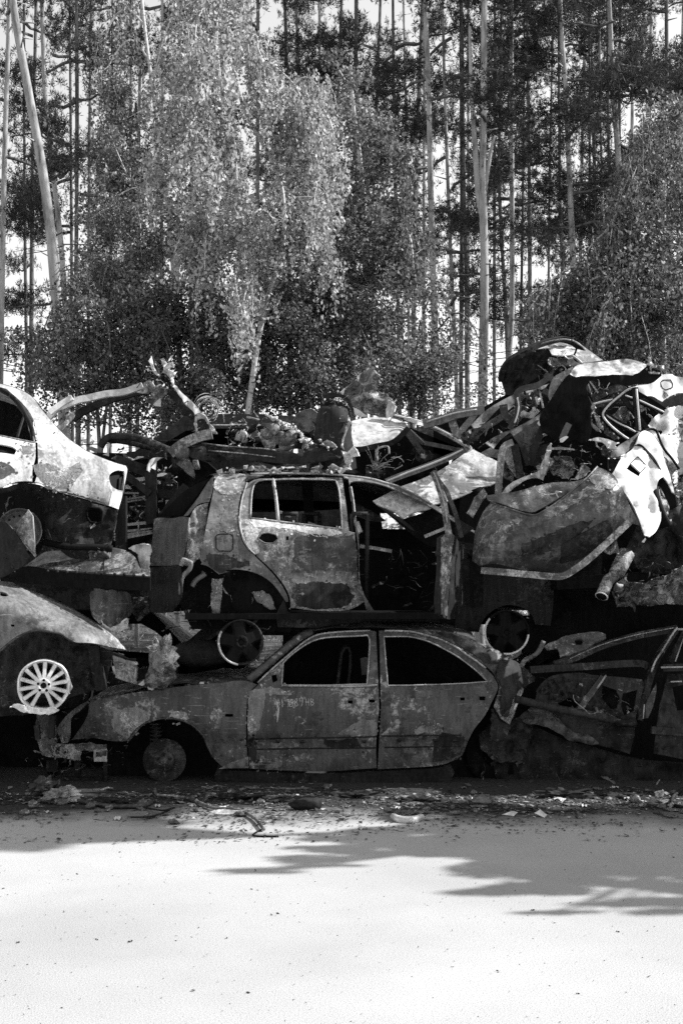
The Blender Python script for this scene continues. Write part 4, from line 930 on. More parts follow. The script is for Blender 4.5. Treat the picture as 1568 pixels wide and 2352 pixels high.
panel('underbody', [(-90, 1130)]+Q('1:0,1025 120,990 250,1000 340,1045 500,1090 680,1142 745,1165 730,1250 690,1400 420,1420 270,1420 0,1420')+[(-90, 1265)], lambda x, y: 9.95+.25*x/275+.04*fbm(x/35, y/35, 0, 6), M['sooty'], pal, [Q('1:548,1165 570,1150 620,1155 640,1170 635,1225 620,1238 565,1232 545,1210')])
panel('underbody_pocket', Q('1:530,1130 660,1140 650,1250 530,1245'), lambda x, y: 10.35+0*x, M['black'], pal)
mb = MB(); edge_tube(mb, Q('1:545,1205 546,1165 570,1148 625,1152 642,1170 638,1228 618,1242 565,1236 545,1205'), lambda x, y: 9.93+.25*x/275, .012); edge_tube(mb, Q('1:270,1360 420,1390 620,1395 705,1405'), lambda x, y: 9.8+.2*x/275, .03); mb.build('bumper_beam', M['black'], pal)
panel('inner_boot_side', [(-90, 900)]+Q('1:0,420 150,560 200,730 400,760 620,860 720,1100 300,1000 0,1000')+[(-90, 1100)], lambda x, y: 10.9+.3*x/275, M['black'], pal, res=20)
lid = np.array(sm(Q('1:230,475 300,570 360,640 420,700 480,745 550,790 640,830 720,860 790,880'), False, 3)); Yl = p_y(lid[:, 0], lid[:, 1])
MB().loft([[Wp(a, b, c)+Vector((-.33*f, 1.25*f, .03*math.sin(3*f)-.03*f)) for (a, b), c in zip(lid, Yl)] for f in np.linspace(0.001, 1, 6)]).build('boot_lid', M['pale'], pal)
rf = np.array(sm([(-90, 862)]+Q('1:0,365 60,380 130,405 180,430 230,475'), False, 3)); Yl = p_y(rf[:, 0], rf[:, 1])
MB().loft([[Wp(a, b, c)+Vector((-.33*f, 1.15*f, .04*math.sin(3*f)-.03*f)) for (a, b), c in zip(rf, Yl)] for f in np.linspace(0.001, 1, 6)]).build('roof', M['pale'], pal)
panel('wheel_house', [(-40, 1140)]+Q('1:0,1060 130,1020 250,1100 290,1300 250,1440 0,1440')+[(-40, 1270)], lambda x, y: 9.93+0*x, M['black'], pal)
steel_wheel(pal, Wp(45, 1217, 9.6), .175, (.25, -1, 0))
patch(pal, 'scale_patch', Q('1:200,880 300,870 400,900 500,860 525,910 470,990 440,1030 340,1015 250,970'), p_y, 'crust', 71)
patch(pdo, 'scale_patch', Q('1:130,760 190,755 190,800 150,815'), p_y, 'midgrey', 72)
patch(pdo, 'soot_shade_patch', [(-60, 1085)]+Q('1:0,850 60,880 100,910 40,950 0,965')+[(-60, 1115)], p_y, 'grey', 73)
patch(pal, 'soot_shade_patch', Q('1:260,1000 420,1050 600,1095 680,1130 560,1095 400,1055 300,1030'), p_y, 'grey', 74)
# 3b. folded scrap at the left edge
fs = thing('folded_sheet', 'bent triangular sheet with a bright lit face propped before the left steel wheel', 'scrap metal', (-2.6, 9.3, 1.9))
panel('lit_face', Q('1:75,1282 120,1222 176,1160 205,1200 214,1320 222,1454 130,1350 45,1243'), lambda x, y: 9.25-.10*(x-20)/60+.0*y, M['midgrey'], fs, th=.012)  # lighter steel than the dark face: sunlight put into the colour
panel('dark_face', [(-60, 1195)]+Q('1:0,1228 45,1240 130,1348 188,1450 150,1510 60,1565 0,1590')+[(-60, 1330)], lambda x, y: 9.2-.0008*x*1.0+.03*fbm(x/16, y/16, 0, 3), M['dark'], fs, th=.02)
mb = MB(); mb.tube(line(Q('1:75,1282 45,1243 130,1350 222,1454 214,1320 205,1200 176,1160'), [9.22, 9.24, 9.2, 9.13, 9.13, 9.13, 9.16]), .006, 5); mb.build('folded_rim', M['edge'], fs)
# 3c. flattened roof slab under it
slab = thing('flattened_roof', 'flattened riveted car roof wedged below the left pale saloon tail', 'car roof', (-2, 10, 1.6))
panel('roof_skin', Q('4:150,100 215,55 280,10 380,0 440,45 520,55 560,58 590,0 640,-25 700,-20 790,0 850,45 880,110 945,120 945,168 800,160 640,150 420,132 280,118'), lambda x, y: 9.72+(1330-np.asarray(y, float))/275*1.3+.03*fbm(x/40, y/40, 0, 4), M['grey'], slab)
panel('roof_edge', [(-60, 1298)]+Q('4:0,108 150,102 420,134 640,152 800,162 945,170 945,262 700,250 400,235 0,200')+[(-60, 1338)], lambda x, y: 9.7+.05*(np.asarray(y)-1310)/40+0*x, M['black'], slab, th=.03)
mb = MB(); mb.tube(line(Q('4:655,-10 652,80 650,150'), [10.2, 9.9, 9.7]), .006, 4)
for x in range(300, 940, 60): mb.lathe([(.001, -.012), (.010, -.008), (.014, 0)], Wp(x/2.731, 1263+(120+x*.045)/2.731, 9.7), None, 8)
mb.build('rivets', M['dark'], slab)
panel('pale_end_flap', jag(sm(Q('1:805,1405 850,1380 945,1378 945,1450 935,1500 945,1535 890,1530 872,1490 868,1440')), 1.5, 4), lambda x, y: 10.0+.06*fbm(x/18, y/18, 0, 4), M['pale'], slab, raw=True)
fl = thing('torn_sheet', 'hanging curved sheet with a bright torn lower edge beside the pale wing', 'scrap metal', (-1.8, 10.1, 1.2))
panel('sheet', jag(sm(Q('4:565,262 640,250 800,262 825,310 828,380 800,440 810,480 740,525 690,490 640,450 630,470 570,400')), 2, 9), lambda x, y: 9.95+.003*((np.asarray(x)-245)/6)**2+.04*fbm(x/20, y/20, 0, 4), M['grey'], fl, raw=True)
panel('bright_lip', jag(sm(Q('4:632,445 690,490 735,470 770,450 805,430 795,490 740,528 690,500 660,480')), 1.5, 3), lambda x, y: 9.9+.05*fbm(x/9, y/9, 0, 7), M['white'], fl, raw=True, res=5)
# ================================================================ 4. car with the alloy wheel at the lower left
al = thing('front_wing_car', 'car front at the lower left with a pale alloy wheel', 'car', (-2.4, 9.9, .6))
a_sec = prof([(1320, .75), (1350, .45), (1380, .2), (1400, .08), (1430, 0), (1470, .0), (1520, .05)], 8)
def a_y(x, y):
    x = np.asarray(x, float); return 9.28+.20*x/275+a_sec(np.asarray(y)-.42*(x-80))+.3*clip01((x-190)/100)**2+.012*fbm(x/45, np.asarray(y)/45, 0, 31)
aq = [(-90, 1315)]+Q('4:0,178 20,205 100,225 165,245 250,285 340,320 420,355 500,395 560,435 620,470 700,525 760,580 798,630 700,615 600,592 540,586 470,582 420,555 380,530 300,515 220,510 150,530 90,565 30,612 0,640')+[(-90, 1580)]
panel('front_wing', aq, a_y, M['midgrey'], al, [Q('4:68,468 92,470 90,482 70,482'), Q('4:0,262 40,272 55,290 20,292 0,286')])
mb = MB(); edge_tube(mb, Q('4:0,638 30,610 90,563 150,528 220,508 300,513 380,528 420,553 470,580'), a_y, .010); mb.build('wing_lip', M['grey'], al)
panel('wheel_house', [(-80, 1400)]+Q('4:0,600 200,480 420,540 620,600 720,640 660,860 570,890 440,930 340,990 200,1030 0,1050')+[(-80, 1655)], lambda x, y: 9.85+.05*fbm(x/20, y/20, 0, 3), M['sooty'], al)
spoked_wheel(al, Wp(100, 1575, 9.25), .204, 14, (.22, -1, 0), M['alloy'], M['alloy'], .14, .024, .30, melt=1, seed=5)
MB().lathe([(.10, 0), (.16, 0), (.16, .02), (.10, .02)], Wp(100, 1575, 9.36), rot_to((.22, -1, 0)), 30).build('brake_disc', M['dark'], al)
panel('melted_rim_drip', jag(sm(Q('4:62,985 110,965 170,985 250,1000 330,990 372,1010 350,1022 250,1030 150,1020 90,995')), 2, 12), lambda x, y: 9.2+.02*fbm(x/8, y/8, 0, 7), M['alloy'], al, raw=True, res=5)
panel('melted_rim_edge', jag(sm(Q('4:415,800 435,795 446,860 440,890 425,915 415,885 428,850')), 1.5, 15), lambda x, y: 9.3+.02*fbm(x/8, y/8, 0, 9), M['alloy'], al, raw=True, res=5)
panel('bonnet', [(-90, 1300)]+Q('4:0,165 100,210 250,270 420,345 560,425 700,515 640,490 420,380 200,280 0,230')+[(-90, 1345)], lambda x, y: 10.15+.3*x/275, M['grey'], al)
mb = MB()
mb.bar(line(Q('4:590,605 600,700 640,880'), 9.75), .06, .09); mb.bar(line(Q('4:600,705 700,712'), 9.75), .03, .05); mb.bar(line(Q('4:705,660 800,700 850,700'), 9.7), .04, .05)
mb.tube(line(Q('4:640,880 655,760 720,660'), 9.9), .02, 5); mb.bar(line(Q('4:330,1040 322,1180'), 9.8), .05, .05); mb.bar(line(Q('4:230,1100 240,1190'), 9.8), .04, .04); mb.build('front_frame', M['dark'], al)
panel('underside', [(-90, 1620), (120, 1630), (300, 1600), (330, 1810), (-90, 1815)], lambda x, y: 10.95+.05*fbm(x/20, y/20, 0, 3), M['black'], al, res=20)  # added black sheet: puts shade where bright ground showed through
panel('radiator', jag(sm(Q('4:712,690 770,700 862,722 845,835 790,825 725,800')), 1, 3), lambda x, y: 9.62+.01*fbm(x/6, y/6, 0, 2), M['grey'], al, raw=True, th=.05)
panel('radiator_cap_plate', jag(sm(Q('4:705,665 730,670 780,690 860,705 866,720 820,720 760,705 712,700')), 1, 13), lambda x, y: 9.58+0*x, M['crust'], al, raw=True, th=.03)
mb = MB(); mb.tube(line(Q('4:710,730 722,780'), 9.6), .012, 5); mb.tube(line(Q('4:850,740 840,840'), 9.6), .010, 5); mb.build('radiator_edge', M['edge'], al)
def lump(name, label, cat, c, size, mat, seed, group=None, sub=4, dis=.35, fq=3.0):
    """irregular charred lump or stone: displaced icosphere, really solid"""
    import bmesh
    bm = bmesh.new(); bmesh.ops.create_icosphere(bm, subdivisions=sub, radius=1)
    co = np.array([v.co[:] for v in bm.verts]); n = fbm(co[:, 0]*fq*.5+seed, co[:, 1]*fq*.5, co[:, 2]*fq*.5, seed, 4)
    co = co*(1+dis*n)[:, None]*np.array(size)
    V = co+np.array(c); Fc = [tuple(v.index for v in f.verts) for f in bm.faces]; bm.free()
    return tag(mk(name, V, Fc, mat, None, True, auto=40), label, cat, group)
lump('foam_chunk', 'torn lump of charred foam standing between the radiator and the bottom saloon bonnet', 'debris', Wp(372, 1508, 9.9), (.10, .08, .13), M['crust'], 3, fq=5, dis=.6)
lump('foam_chunk', 'low charred foam block leaning on the saloon bonnet beside the torn lump', 'debris', Wp(370, 1555, 9.95), (.13, .08, .09), M['grey'], 8, dis=.4)
lump('silencer', 'sooty oval silencer lying behind the hatchback rear wheel', 'car part', Wp(460, 1500, 10.4), (.27, .12, .12), M['dark'], 5, dis=.06)
clutter(al, 'front_tangle', [(215, 1490), (310, 1500), (330, 1590), (230, 1600), (60, 1680), (60, 1790), (150, 1790), (160, 1700)], (9.7, 10.1), 130, 8, ('grey', 'sooty', 'dark'), .8)
clutter(pal, 'underbody_tangle', [(0, 1150), (250, 1190), (240, 1270), (0, 1260)], (9.85, 9.95), 60, 9, ('sooty', 'grey'), .8)
bt = thing('scrap_heap', 'charred scraps strewn on the bonnet of the bottom saloon', 'debris', Wp(330, 1590, 10.2))
mb = MB(); random.seed(9)
for i in range(150):
    x = random.uniform(205, 500); yb = 1263+(962-.24*(x*2.731-553)/1.55)/2.731-2; Y = random.uniform(10.0, 10.4)
    p = Wp(x, yb+random.uniform(-7, 2), Y); mb.box(p, (random.uniform(.01, .07), random.uniform(.01, .05), random.uniform(.004, .02)), (random.uniform(-1, 1), random.uniform(-1, 1), random.uniform(0, 3)), 1, .006)
mb.build('scraps', M['grey'], bt)
panel('pale_scrap', jag(sm(Q('4:865,845 915,805 922,830 895,855')), .8, 3), lambda x, y: 9.9+0*x, M['white'], bt, raw=True)
panel('pale_scrap', jag(sm(Q('4:925,862 970,870 955,882 930,880')), .8, 4), lambda x, y: 9.92+0*x, M['white'], bt, raw=True)
panel('pale_scrap', jag(sm(Q('4:1252,830 1280,828 1280,842 1252,842')), .8, 5), lambda x, y: 9.98+0*x, M['white'], bt, raw=True)

# ================================================================ 5. stripped wreck at the lower right
sw = thing('stripped_car', 'stripped dark car with bare door shells at the lower right behind the saloon', 'car', (2.2, 10.8, 0))
def w_y(x, y):
    x = np.asarray(x, float); return 10.12-.06*(x-1200)/275+s_sec(np.asarray(y)-20)*.8+.04*fbm(x/24, np.asarray(y)/24, 0, 41)
ds = Q('6:640,930 660,860 720,800 800,775 900,772 1040,785 1180,795 1310,810 1320,850 1300,960 1270,1070 1260,1180 1235,1285 1120,1250 1000,1222 920,1205 830,1190 790,1110 760,1055 690,1010 600,1000')
dso = panel('rear_door_shell', ds, w_y, M['sooty'], sw, [Q('6:1062,850 1150,880 1170,930 1150,1000 1110,1000 1060,930'), Q('6:780,960 850,925 940,960 930,1020 880,1020 820,1000'), Q('6:1190,900 1280,880 1260,1010 1200,1040 1180,980')])
panel('door_cavity', Q('6:640,900 760,790 1300,820 1250,1270 850,1180 640,980'), lambda x, y: w_y(x, y)+.14, M['black'], dso)
mb = MB(); mb.tube(sline(Q('6:515,935 650,968 800,1002 950,1028 1100,1062 1200,1088 1272,1078'), 9.98, 3), .035, 8); mb.build('side_impact_bar', M['sooty'], dso)
mb = MB(); mb.bar(line(Q('6:910,1015 960,935 1010,870 1060,800'), [10.02, 10.04, 10.06, 10.1]), .05, .05); mb.build('window_channel', M['grey'], dso)
mb = MB(); mb.tube(line(Q('6:1028,870 1060,825 1084,788'), [9.98, 10.0, 10.04]), .008, 5); mb.tube(sline(Q('6:880,910 890,950 950,1000 985,1030 1030,1020'), 9.95, 4), .004, 4); mb.tube(line(Q('6:1318,1060 1325,970'), 9.95), .006, 4); mb.build('bright_trims', M['edge'], dso)
panel('torn_lower_skin', jag(sm(Q('6:600,1000 650,985 720,1010 790,1060 830,1110 900,1150 980,1165 1040,1215 1000,1225 920,1205 850,1195 790,1150 700,1110 600,1090 570,1075 600,1045')), 2, 4), lambda x, y: w_y(x, y)-.06+.07*fbm(x/12, y/12, 0, 4), M['grey'], sw, raw=True)
panel('lower_side', Q('6:480,1090 600,1090 830,1190 1000,1230 1240,1300 1568,1340 1568,1520 400,1500 380,1300'), lambda x, y: w_y(x, y)+.1+.05*fbm(x/30, y/30, 0, 4), M['dark'], sw)
mb = MB()
mb.bar(sline(Q('6:610,752 800,740 1000,728 1150,716 1300,712 1345,735'), 10.3, 3), .06, .06)
mb.bar(sline(Q('6:760,720 900,672 1050,605 1250,545 1400,515 1530,492'), [10.35, 10.38, 10.42, 10.45, 10.45, 10.42], 3), .05, .06)
mb.bar(sline(Q('6:1530,490 1480,560 1430,640 1380,740 1345,850 1320,960 1290,1070'), [10.4, 10.35, 10.3, 10.2, 10.12, 10.1, 10.08], 3), .05, .05); mb.build('roof_frame', M['sooty'], sw)
mb = MB(); mb.tube(sline(Q('6:1530,488 1485,555 1440,630 1395,700 1368,770'), [10.37, 10.32, 10.27, 10.2, 10.15], 3), .010, 5); mb.tube(sline(Q('6:860,682 1050,598 1250,539 1400,509 1525,487'), [10.32, 10.36, 10.4, 10.4, 10.38], 3), .006, 4); mb.tube(line(Q('6:1530,498 1620,500'), 10.36), .010, 5); mb.build('frame_edges', M['edge'], sw)
panel('pillar', Q('6:1385,860 1400,830 1405,880 1385,980 1350,1060 1330,1060 1335,960'), lambda x, y: 10.0+0*x, M['grey'], sw)
panel('front_door_shell', Q('6:1470,780 1640,770 1640,1330 1380,1280 1400,1100 1440,900'), lambda x, y: w_y(x, y)-.02, M['sooty'], sw, [Q('6:1500,860 1620,840 1620,1000 1530,1010')])
mb = MB(); mb.bar(line(Q('6:1440,740 1640,735'), 10.05), .05, .06); mb.bar(line(Q('6:1370,1130 1640,1150'), 10.0), .04, .06); mb.bar(line(Q('6:1580,505 1520,620 1480,720'), [10.4, 10.3, 10.15]), .06, .05); mb.build('door_rails', M['sooty'], sw)
mb = MB(); mb.tube(line(Q('6:1430,738 1640,735'), 9.99), .008, 5); mb.tube(line(Q('6:1568,560 1520,700'), [10.3, 10.1]), .006, 4); mb.tube(line(Q('6:1490,828 1560,826'), 9.98), .008, 4); mb.build('door_trims', M['edge'], sw)
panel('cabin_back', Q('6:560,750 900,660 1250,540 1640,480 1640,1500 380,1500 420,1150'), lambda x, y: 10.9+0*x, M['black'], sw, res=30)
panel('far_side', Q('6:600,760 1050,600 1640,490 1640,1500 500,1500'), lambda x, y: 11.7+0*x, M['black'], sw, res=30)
clutter(sw, 'door_tangle', [(1230, 1560), (1470, 1570), (1450, 1720), (1250, 1660)], (10.05, 10.2), 110, 6, ('grey', 'sooty', 'edge'), .8)
clutter(sw, 'floor_tangle', [(1200, 1700), (1568, 1760), (1568, 1815), (1180, 1815)], (9.9, 10.4), 110, 7, ('grey', 'sooty', 'dark'))
MB().box(Wp(1400, 1790, 10.8), (2.4, 1.5, .06)).build('floor_pan', M['black'], sw)
rc = thing('reinforcement_plate', 'flat grey pressed plate with a round hole lying on the stripped car roof', 'car part', (1.7, 10.2, 1.2))
panel('plate', jag(sm(Q('6:700,600 740,580 790,562 830,540 960,518 1040,512 1085,530 1085,556 1020,580 960,622 880,650 795,670 788,632 775,618 720,620')), .8, 3), lambda x, y: 10.05+(1490-np.asarray(y))/275*.8+.01*fbm(x/12, y/12, 0, 3), M['grey'], rc, [Q('6:885,575 900,558 930,556 945,575 930,596 900,596')], raw=True, th=.02)
mb = MB(); mb.tube(sline(Q('6:552,735 575,695 620,672 660,640 695,572'), 10.0, 3), [.02]*13, 6); tag(mb.build('twisted_strap', M['grey']), 'bent metal strap sticking up between the saloon tail and the pressed plate', 'scrap metal')
# ================================================================ 6. white saloon with its bumper hanging, right
wc = thing('white_car', 'crushed sunlit white car on its side at the right with square number plate recess', 'car', (2.4, 10.6, 2.2))
def wc_y(x, y):
    x = np.asarray(x, float); y = np.asarray(y, float)
    return 9.75+.55*(x-1410)/275+.62*(1210-y)/275+.035*fbm(x/24, y/24, 0, 51)+.05*np.abs((x-1440)/60)**1.5*.3
wq = Q('9:960,1175 990,1110 1030,1040 1090,985 1140,945 1165,900 1190,830 1215,800 1250,795 1310,830 1360,900 1390,960 1410,1040 1440,1120 1470,1220 1490,1290 1500,1340 1470,1330 1440,1260 1400,1200 1365,1225 1348,1280 1350,1340 1360,1420 1375,1500 3:1432,1170 1432,1230 1400,1300 1360,1333 1325,1322 1300,1250 1260,1150 1215,1075 1190,1040 1150,970')
panel('tail', wq, wc_y, M['white'], wc, [Q('9:1083,1128 1118,1078 1205,1158 1190,1193')], res=8)
panel('plate_recess', Q('9:1075,1130 1118,1068 1215,1158 1192,1203'), lambda x, y: wc_y(x, y)+.05, M['dark'], wc)
mb = MB(); edge_tube(mb, Q('9:1118,1078 1180,1022 1255,1100 1205,1160'), wc_y, .004, -.002); mb.build('plate_edge', M['dark'], wc)
panel('boot_gap', Q('9:1145,930 1180,908 1215,915 1250,945 1320,1020 1380,1120 1385,1135 1350,1110 1290,1030 1225,955 1190,938'), lambda x, y: wc_y(x, y)-.012, M['black'], wc, res=7)
panel('boot_corner', Q('9:945,990 1020,920 1100,870 1160,830 1190,800 1225,815 1215,850 1160,905 1140,945 1090,985 1030,1020 980,1035 945,1030'), lambda x, y: wc_y(x, y)+.03+.02*fbm(x/12, y/12, 0, 5), M['grey'], wc)
panel('tail_side', Q('9:1250,800 1310,785 1335,800 1400,950 1470,1030 1530,1125 1500,1150 1450,1230 1430,1130 1400,1040 1375,950'), lambda x, y: wc_y(x, y)+.10+.04*np.sin(np.asarray(y)/9), M['grey'], wc, res=7)
mb = MB(); edge_tube(mb, Q('9:1340,800 1400,950 1470,1035 1532,1125'), wc_y, .012, .02); edge_tube(mb, Q('9:1225,800 1300,785 1340,800'), wc_y, .012, .02); mb.build('boot_seal', M['black'], wc)
def rp_y(x, y):
    x = np.asarray(x, float); y = np.asarray(y, float); return 10.55+.35*(x-1500)/275+.75*(1080-y)/275+.06*fbm(x/26, y/34, 0, 61)
rpq = Q('9:1255,765 1310,690 1370,640 1440,600 1500,590 1568,582')+[(1660, 930), (1660, 1130)]+Q('9:1568,1170 1540,1190 1520,1270 1480,1250 1510,1150 1530,1120 1480,1040 1410,950 1340,800')
panel('roof_side', rpq, rp_y, M['white'], wc, [Q('9:1345,795 1375,790 1395,812 1375,835')], res=9)
panel('hinge_pocket', Q('9:1335,790 1380,780 1405,815 1375,845'), lambda x, y: rp_y(x, y)+.05, M['black'], wc)
Mx = rot_to((.88, -.40, .30)); cw = Wp(1148.3+1418/3.736, 775.1+1440/3.736, 10.22)
MB().lathe([(.15, .12), (.175, .10), (.182, .08), (.182, .03), (.170, .0), (.145, .01)], cw, Mx, 36).build('tyre', M['black'], wc)
steel_wheel(wc, cw, .148, (.88, -.40, .30))
panel('wheel_house', Q('9:1340,1300 1400,1190 1470,1260 1520,1440 1500,1568 1380,1568'), lambda x, y: 10.35+0*x, M['black'], wc)
panel('underside', Q('3:1290,1230 1440,1180 1568,1120 1640,1100 1640,1500 1568,1568 1300,1560 1200,1420'), lambda x, y: 10.35+.10*fbm(x/28, y/28, 0, 7), M['sooty'], wc, [Q('6:1212,140 1305,130 1310,205 1215,210')])
panel('underside_pocket', Q('6:1190,120 1330,110 1330,225 1190,230'), lambda x, y: 10.6+0*x, M['black'], wc)
panel('lower_frame', jag(sm(Q('6:1130,230 1190,180 1300,215 1420,170 1480,150 1600,80 1600,340 1400,340 1150,360')), 2, 4), lambda x, y: 10.2+.12*fbm(x/16, y/16, 0, 7), M['grey'], wc, raw=True)
mb = MB(); mb.box((2.75, 11.1, 1.72), (1.7, 1.35, .14), (0, -.05, 0), 1, .03); mb.build('floor_pan', M['black'], wc)  # no real floor: unseen box added to stop sun reaching the saloon tail
panel('underbody_back', [(1220, 1380), (1600, 1370), (1600, 1500), (1200, 1500)], lambda x, y: 11.2+0*x, M['black'], wc, res=30)
panel('drip_corner', jag(sm(Q('3:1310,1362 1330,1335 1338,1345 1325,1365')), .8, 3), lambda x, y: 9.75+0*x, M['white'], wc, raw=True, res=5)
patch(wc, 'soot_shade_patch', Q('9:1500,720 1568,680 1600,760 1560,900 1520,860'), rp_y, 'midgrey', 92)
patch(wc, 'soot_shade_patch', Q('9:1440,1060 1500,1100 1530,1190 1480,1240 1460,1160'), lambda x, y: rp_y(x, y)-.01, 'midgrey', 94)
# the bumper cover
bm_ = thing('bumper_cover', 'large crumpled grey bumper cover hanging in front of the crushed white car', 'bumper', (1.7, 9.6, 1.8))
b_ax = prof([(1040, .95), (1075, .66), (1100, .44), (1125, .24), (1150, .09), (1175, .0), (1200, -.04), (1240, -.02), (1290, .10), (1335, .28)], 8)
def b_y(x, y):
    x = np.asarray(x, float); y = np.asarray(y, float); u = y+.38*(x-1250)       # the cover hangs askew, its right end higher
    return 9.55+b_ax(u)*.9+.32*clip01((1140-x)/60)**2+.25*clip01((x-1390)/60)**2+.022*fbm(x/50, y/28, 0, 71)+.02*np.sin((u-1150)/9)*np.exp(-((u-1165)/40)**2)
bq = Q('3:242,1482 256,1330 270,1270 312,1170 360,1112 420,1125 480,1152 560,1182 620,1190 690,1165 760,1120 830,1070 900,1020 960,960 1030,885 1108,920 1160,980 1200,1040 1245,1150 1290,1225 1300,1262 1230,1245 1150,1300 1080,1370 1000,1440 900,1512 800,1562 700,1568 6:480,110 380,90 290,105 260,80')
panel('skin', bq, b_y, M['bumper'], bm_, res=8)
panel('upper_ledge', Q('3:345,1105 330,1068 420,1052 500,1045 640,1010 740,985 880,978 960,955 900,1015 820,1072 740,1118 660,1165 600,1178 500,1150 420,1120'), lambda x, y: 9.85+(1130-np.asarray(y))/275*.9+.03*fbm(x/30, y/20, 0, 5), M['bumper'], bm_)
panel('lower_cavity', Q('3:800,1380 1000,1270 1160,1180 1230,1240 1100,1340 950,1460 800,1500'), lambda x, y: b_y(x, y)-.012, M['dark'], bm_)
mb = MB(); edge_tube(mb, Q('3:362,1112 480,1154 620,1192 700,1163 830,1072 960,962 1030,888'), b_y, .008, -.002); edge_tube(mb, Q('3:340,1075 500,1060 640,1015'), lambda x, y: 9.95+0*x, .010); mb.build('crease_edge', M['bumper'], bm_)
mb = MB(); mb.bar(sline(Q('6:302,128 380,135 480,143 640,158 780,168 840,153 900,115 960,72 1040,2 3:1130,1330 1232,1235'), [9.75, 9.72, 9.68, 9.65, 9.63, 9.63, 9.62, 9.6, 9.58, 9.56, 9.55], 3), .018, .055, (0, 1, 0)); mb.build('lower_lip', M['midgrey'], bm_)
mb = MB(); mb.tube(sline(Q('3:642,1005 650,1040 690,1062 740,1062 790,1050'), 9.6, 4), .005, 5); mb.tube(line(Q('3:768,1045 784,1084'), 9.6), .006, 5); mb.tube(line(Q('3:768,1043 808,1050'), 9.6), .006, 5); tag(mb.build('loose_wire', M['edge']), 'thin bent wire dangling over the top edge of the bumper cover', 'wire')
ex = thing('exhaust_pipe', 'short bright ended exhaust pipe pointing down below the bumper cover', 'car part', Wp(1390, 1330, 9.9))
mb = MB(); P = line(Q('6:1215,20 1180,90 1150,150'), [10.1, 10.05, 10.0]); mb.tube(P, [.07, .068, .066], 14); P2 = line(Q('6:1150,150 1100,190 1080,230 1058,290'), [10.0, 9.98, 9.95, 9.9]); mb.tube(P2, [.045, .05, .05, .052], 14); mb.build('pipe', M['midgrey'], ex)
mb = MB(); mb.tube([P2[-1], P2[-1]+(P2[-1]-P2[-2])*.04], [.054, .056], 14); mb.build('pipe_rim', M['molten'], ex)
mb = MB(); mb.tube([P2[-1]+(P2[-1]-P2[-2])*.045, P2[-1]+(P2[-1]-P2[-2])*.05], [.046, .046], 14); mb.build('pipe_mouth', M['black'], ex)
hb = thing('bracket', 'rusty bracket with a hole hanging beside the exhaust pipe', 'car part', Wp(1405, 1250, 9.9))
panel('plate', jag(sm(Q('3:1075,1390 1130,1345 1150,1340 1165,1400 1165,1440 1140,1425 1100,1438 1080,1425')), 1, 3), lambda x, y: 9.85+.03*fbm(x/8, y/8, 0, 3), M['midgrey'], hb, [Q('3:1100,1375 1120,1372 1122,1388 1104,1392')], raw=True, res=5)

patch(bm_, 'scuff_patch', Q('3:560,1230 700,1180 830,1090 980,1010 1060,1000 1080,1040 960,1080 840,1150 700,1240 600,1270'), b_y, 'grey', 81)
patch(bm_, 'ash_sunlit_patch', Q('3:980,960 1030,900 1100,930 1160,1000 1110,1030 1020,1000'), b_y, 'midgrey', 82)  # lighter tone also paints the sunlit upper right of the cover
patch(bm_, 'ash_sunlit_patch', Q('3:495,1225 530,1200 560,1225 530,1255'), b_y, 'midgrey', 83, flakes=12)
patch(bm_, 'ash_sunlit_patch', Q('3:440,1280 465,1270 465,1300 448,1305'), b_y, 'midgrey', 84, flakes=12)
patch(bm_, 'soot_shade_patch', Q('3:560,1380 760,1300 900,1240 1000,1230 900,1330 760,1400 620,1470 560,1450'), b_y, 'sooty', 85)
# ================================================================ 7. crumpled bonnet with a black underside
cb = thing('crumpled_bonnet', 'torn bonnet bent over the right of the pile, pale on top and black underneath', 'bonnet', (2.0, 10.6, 3.2))
def tb_y(x, y): return 10.25+(895-np.asarray(y, float))/275*2.2+.06*fbm(np.asarray(x)/28, np.asarray(y)/16, 0, 81)
panel('top_skin', jag(sm(Q('9:600,315 640,250 720,222 800,215 900,205 1000,190 1060,182 1130,190 1200,208 1255,232 1235,262 1190,300 1140,326 1080,318 960,318 880,330 780,330 700,328 650,342')), .8, 3), tb_y, M['pale'], cb, raw=True, res=6)
panel('hanging_underside', jag(sm(Q('9:600,316 650,340 740,330 800,336 760,360 740,420 750,480 770,540 780,600 770,680 785,760 770,850 740,890 700,905 640,880 560,900 480,880 430,850 400,820 360,790 345,720 355,660 400,590 440,530 480,470 530,390 570,345')), 1.0, 6), lambda x, y: 10.2+.12*np.cos((np.asarray(x)-1300)/40)+.05*fbm(x/20, y/20, 0, 8), M['black'], cb, raw=True)
panel('black_fold', jag(sm(Q('9:800,345 880,332 960,320 1080,320 1140,328 1200,298 1240,262 1258,240 1290,250 1340,275 1390,290 1380,330 1320,375 1270,395 1180,400 1080,412 1000,400 920,380 870,365')), .8, 7), lambda x, y: 10.22+.1*(np.asarray(y)-870)/20*.3+.03*fbm(x/20, y/20, 0, 18), M['black'], cb, raw=True)
panel('grey_fold', Q('9:425,560 410,500 415,440 440,360 480,320 540,285 600,255 635,248 602,310 560,345 520,400 470,480 435,535'), lambda x, y: 10.3+.3*(1340-np.asarray(x))/275+.02*fbm(x/14, y/14, 0, 28), M['midgrey'], cb)
panel('torn_end', jag(sm(Q('9:1255,232 1275,200 1300,150 1290,195 1310,220 1345,240 1330,255 1390,240 1440,250 1425,280 1395,270 1385,320 1375,300 1310,305 1260,290')), 1.2, 9), lambda x, y: 10.2+.08*fbm(x/8, y/8, 0, 38), M['edge'], cb, raw=True, res=5)
mb = MB(); mb.bar(sline(Q('9:590,740 560,800 530,870'), 10.0, 3), .03, .05); mb.build('hinge_arm', M['grey'], cb)
